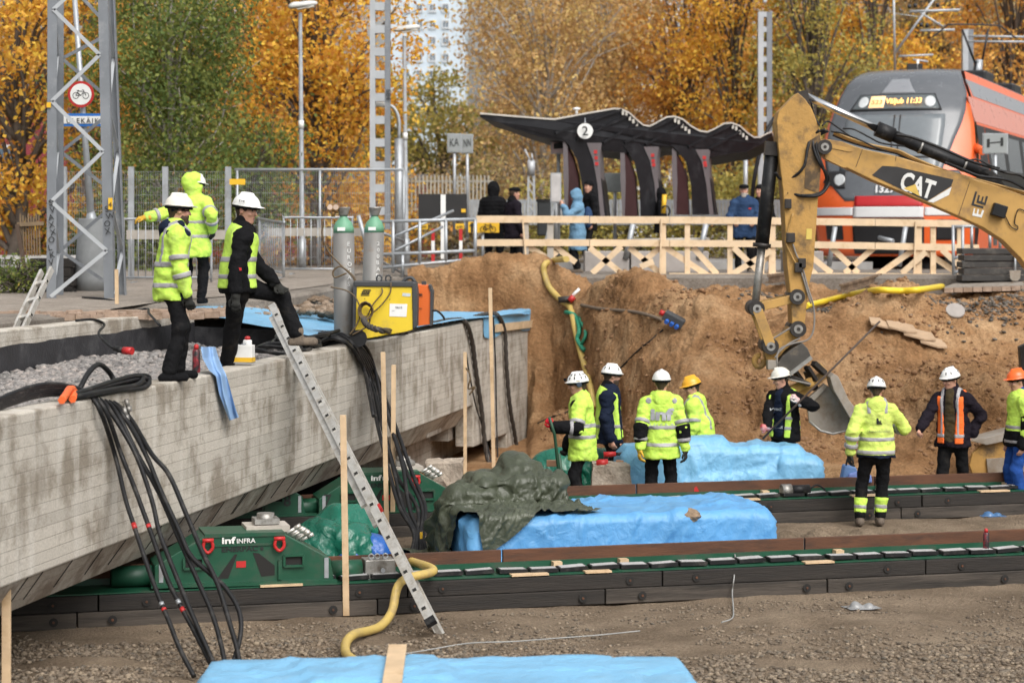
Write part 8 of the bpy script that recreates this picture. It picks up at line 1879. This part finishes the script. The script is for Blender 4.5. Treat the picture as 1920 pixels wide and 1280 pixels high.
# ---- in the trench
w1 = person('worker with ear muffs and head lamp facing left holding a green rod', 1092, 27.35, .02, 275, H=1.84, lean=(0, .02), hands={'L': P(1040, 800, 27.0), 'R': P(1062, 842, 27.6)}, poleL=Vector((.6, -.3, -.8)), head_yaw=268, pitch=6,
   jacket=C_HV, hem=.70, bands=(1.0, 1.14), abands=(('u', .75), ('l', .25)), dark_sleeve=(C_BLK, 1.0, .98), panels=(('shoulder_panel', C_BLK, (-.15, .02, .0), (.09, .12, .07)), ('shoulder_panel', C_BLK, (.15, .02, .0), (.09, .12, .07))), hood=(C_HV, 'collar'), helmet=C_HELM, hstyle='climb', vents=True, muffs=True, under=C_BLK, gloves=(C_GLR, C_GLOVE), hdir={'L': Vector((-.6, -.2, .7))}, seed=4, curl=1.0, bulk=1.14)
w2 = person('bearded worker in dark jacket and hi vis vest standing behind the ear muff worker', 1142, 28.5, .05, 100, H=1.84, head_yaw=72, pitch=6, jacket=C_NAVY, hem=.78, vest=(C_HV, .10), vbands=(1.0,), hood=(C_BLK, 'collar'), helmet=C_HELM, hstyle='climb', beard=C_HAIR, seed=5, bulk=1.12)
w3 = person('worker seen from behind with grey lettering across the hi vis jacket', 1240, 27.3, .02, 2, H=1.86, hands={'L': P(1197, 862, 27.1), 'R': P(1288, 862, 27.2)}, head_yaw=8, jacket=C_HV, hem=.72, bands=(.90, 1.11), abands=(('u', .78), ('l', .55)), dark_sleeve=(C_BLK, .92, .50), hood=(C_HV, 'down'), helmet=C_HELM, hstyle='plain', under=C_BLK, gloves=(C_GLY, C_GLOVE), seed=6, bulk=1.13, panels=(('shoulder_patch', C_REFL, (-.16, 0, .03), (.05, .16, .05)), ('shoulder_patch', C_REFL, (.16, 0, .03), (.05, .16, .05))))
bv = bvh_of(w3['jacket']); q = w3['ch'] + Vector((-.15, -.3, -.20)); M_RP = mat('grey_print', (.36, .36, .39), .5)
text_part('lettering', 'inf', q, (1, 0, 0), (0, 0, 1), .135, M_RP, w3['jacket'], width=.30, bold=.05, bvh=bv, depth=.018); text_part('lettering', 'INFRA', q + Vector((.0, 0, -.075)), (1, 0, 0), (0, 0, 1), .025, M_RP, w3['jacket'], width=.30, bvh=bv, depth=.012, spacing=1.8)
w4 = person('stooping worker in a yellow helmet behind the rear blue tarp', 1318, 29.15, .06, 285, H=1.72, lean=(0, .10), pel=(0, 0, -.10), head_yaw=262, pitch=16, jacket=C_HV, hem=.76, bands=(.86,), straps=(.95,), abands=(('u', .7),), hood=(C_HV, 'down'), helmet=C_HELY, under=C_NAVY, gloves=(C_GLOVE, C_GLOVE), seed=7, bulk=1.14)
w5 = person('worker in a dark jacket and hi vis vest holding a long steel rod', 1472, 28.95, .05, 222, H=1.76, lean=(0, .03), hands={'R': P(1437, 812, 28.6), 'L': P(1497, 752, 28.55)}, poleL=Vector((1, .1, -.35)), poleR=Vector((-.4, .4, -.6)), head_yaw=262, pitch=10, jacket=C_BLK, hem=.80, vest=(C_HV, .10), vbands=(.98, 1.12), shirt=C_NAVY, hood=(C_BLK, 'collar'), helmet=C_HELC, under=C_BLK, gloves=(C_GLW, C_GLW), hdir={'L': Vector((-.55, -.3, .6)), 'R': Vector((-.7, -.4, .1))}, seed=8, curl=1.2, bulk=1.1)
bv = bvh_of(w5['jacket']); q = w5['ch'] + w5['fw'] * .3 + w5['rt'] * .085 - w5['up'] * .18
M_SHP_ = mat('shirt_print', (.5, .52, .54), .7)
for i, (s_, w_) in enumerate((('WANT', .15), ('CAMPUS', .16))): text_part('shirt_print', s_, q - w5['up'] * (i * .24), -w5['rt'], w5['up'], .035, M_SHP_, w5['jacket'], width=w_, bvh=bv, depth=.016)
rod = MB().tube([P(1430, 822, 28.5), P(1500, 752, 28.35), P(1650, 602, 28.2)], .014, 8).build('steel_rod', mat('rusty_rod', (.06, .04, .03), .6), None); tag(rod, 'long thin steel rod held by the worker beside the bucket', 'rod')
w6 = person('worker seen from behind with a small emblem on a faded hi vis jacket', 1643, 26.55, .02, 2, H=1.83, hands={'L': P(1594, 850, 26.5), 'R': P(1678, 800, 26.9)}, poleR=Vector((.7, -.5, -.6)), head_yaw=14, pitch=8, jacket=C_HV2, hem=.83, bands=(.895, 1.05), straps=(1.36,), dark_low=(C_NAVY, .87), dark_sleeve=None, abands=(('l', .25), ('l', .62)), hood=(C_HV2, 'down'), helmet=C_HELM, hstyle='climb', gloves=(C_GLOVE, None), knee=C_HV, feet={'L': P(1612, 984, 26.6), 'R': P(1650, 983, 26.65)}, seed=9, bulk=1.10)
bv = bvh_of(w6['jacket']); q = w6['ch'] + Vector((0, -.3, -.14)); M_GP = mat('dark_print', (.16, .17, .10), .7)
text_part('lettering', 'LEONHARD WEISS', q + Vector((-.13, 0, -.13)), (1, 0, 0), (0, 0, 1), .026, M_GP, w6['jacket'], width=.28, bvh=bv, depth=.012)
em = text_part('emblem', 'E', q + Vector((.03, 0, -.01)), (0, 0, 1), (-1, 0, 0), .05, M_INK, w6['jacket'], bvh=bv, depth=.012, bold=.03); text_part('emblem', 'L', q + Vector((-.025, 0, -.025)), (1, 0, 0), (0, 0, 1), .07, M_INK, w6['jacket'], bvh=bv, depth=.012, bold=.03, width=.07)
w7 = person('worker in an orange vest and plaid shirt pointing to the left', 1787, 28.15, .03, 207, H=1.84, lean=(0, .03), hands={'R': P(1716, 822, 27.8), 'L': P(1822, 815, 28.1)}, poleR=Vector((-.2, .7, -.4)), poleL=Vector((.9, .3, 0)), head_yaw=238, pitch=10, jacket=C_PLUM, hem=.78, vest=(C_OR, .075), vbands=(.93,), straps=(.9,), shirt=C_PLAID, hood=(C_PLUM, 'collar'), helmet=C_HELM, hstyle='climb', hair=C_HAIR, feet={'L': P(1808, 963, 28.3), 'R': P(1762, 964, 28.1)}, seed=10, bulk=1.12, curl=.9)
w8 = person('worker in an orange helmet and blue trousers cut by the right edge', 1912, 28.0, .03, 262, H=1.82, head_yaw=258, pitch=8, jacket=C_HV, hem=.80, bands=(.88, 1.06), dark_low=(C_BLK, 1.02), hood=(C_BLUE, 'collar'), helmet=C_HELO, under=C_BLK, trousers=C_BLUE, dark_sleeve=(C_BLK, .6, .95), seed=11, bulk=1.12)
# green rod held by the worker with ear muffs
tag(MB().tube([P(1030, 782, 26.9), P(1040, 815, 26.95), P(1048, 890, 27.05), P(1055, 960, 27.1)], .02, 8).tube([P(1048, 850, 27.0), P(1062, 960, 27.1)], .02, 8).build('lifting_tool', mat('tool_green', (.015, .06, .03), .5), None), 'dark green lever tool held by the worker with ear muffs', 'tool')

# ---- people on the platform
PZ = 2.84
kw = dict(res=.02, hem=.74)
person('person in a black puffer coat and hood facing away on the platform', 924, 42.6, PZ, 20, H=1.80, jacket=C_BLK, hood=(C_BLK, 'up'), coat=True, puffs=True, res=.02, hem=.62, head_yaw=30, seed=12, bulk=1.05)
person('person in a black jacket and flat cap turning to the right', 962, 41.9, PZ, 60, H=1.70, jacket=C_PLUM, cap='flat', head_yaw=75, hood=(C_BLK, 'collar'), coat=True, res=.02, hem=.70, seed=13)
b3 = person('person in a light blue hooded raincoat looking at a phone', 1083, 42.0, PZ, 270, H=1.64, jacket=C_LB, coat=True, hem=.48, hood=(C_LB, 'up'), hands={'L': P(1056, 385, 41.8), 'R': P(1058, 387, 42.2)}, poleL=Vector((.3, -.3, -1)), poleR=Vector((.3, .3, -1)), head_yaw=268, pitch=22, res=.018, seed=14, bulk=1.1)
tag(MB().box(P(1052, 382, 41.95), (.02, .075, .14), (Vector((.9, 0, .3)), Vector((0, 1, 0)), Vector((-.3, 0, .9)))).build('phone', C_BLK, None), 'black phone held by the person in light blue', 'phone')
f = Field(np.array(b3['ch']) - .4, np.array(b3['ch']) + .4, .02); f.ell(b3['ch'] - b3['fw'] * .2 - b3['up'] * .2, np.array([list(b3['rt']), list(b3['fw']), list(b3['up'])]), (.15, .10, .22), 0); bp = f.build('backpack', C_DEN, b3['t'])
o = bp; person('person in black half hidden behind the first shelter rib', 1106, 44.8, PZ + .15, 250, H=1.74, jacket=C_BLK, head_yaw=230, res=.022, hem=.7, hood=(C_BLK, 'collar'), cap='beanie', seed=15)
person('person in dark clothes waiting behind the second shelter rib', 1238, 46.8, PZ + .15, 90, H=1.60, jacket=C_BLK, head_yaw=90, res=.022, hem=.7, hood=(C_BLK, 'up'), seed=16)
b6 = person('old man with white beard in a blue jacket and black cap facing the camera', 1395, 42.9, PZ - .02, 182, H=1.80, jacket=C_DEN, hem=.70, cap='flat', head_yaw=190, beard=C_GREY, hair=C_GREY, hands={'L': P(1414, 418, 42.6), 'R': P(1376, 418, 42.6)}, hood=(mat('fleece', (.55, .45, .33), .95, bump=.8, bscale=40), 'collar'), coat=True, res=.018, seed=17, bulk=1.15)
MB().box(b6['ch'] + Vector((.10, -.16, -.12)), (.05, .02, .03)).build('red_badge', M_RED, b6['jacket'])
person('person in black standing behind the old man in blue', 1426, 46.5, PZ, 200, H=1.84, jacket=C_BLK, cap='beanie', head_yaw=215, res=.022, hem=.7, seed=18)
person('person in a pale jacket mostly hidden behind the excavator stick', 1498, 47.5, PZ - .1, 180, H=1.35, jacket=cloth_mat('pale_jacket', (.55, .5, .45)), hood=(MATS['pale_jacket'], 'up'), head_yaw=200, res=.022, hem=.7, seed=19)
# orange fork behind the shelter
t = thing('yellow_scooter', 'yellow and black scooter handle behind the shelter rib', 'scooter', P(1246, 405, 44.5)); MB().tube([P(1246, 365, 44.5), P(1244, 400, 44.5)], .05, 8).build('stem', M_YEL, t); MB().tube([P(1248 + 8 * math.cos(a), 396 + 10 * math.sin(a), 44.4) for a in np.linspace(-2.6, 1, 9)], .02, 6).build('hoop', M_BLACK, t)
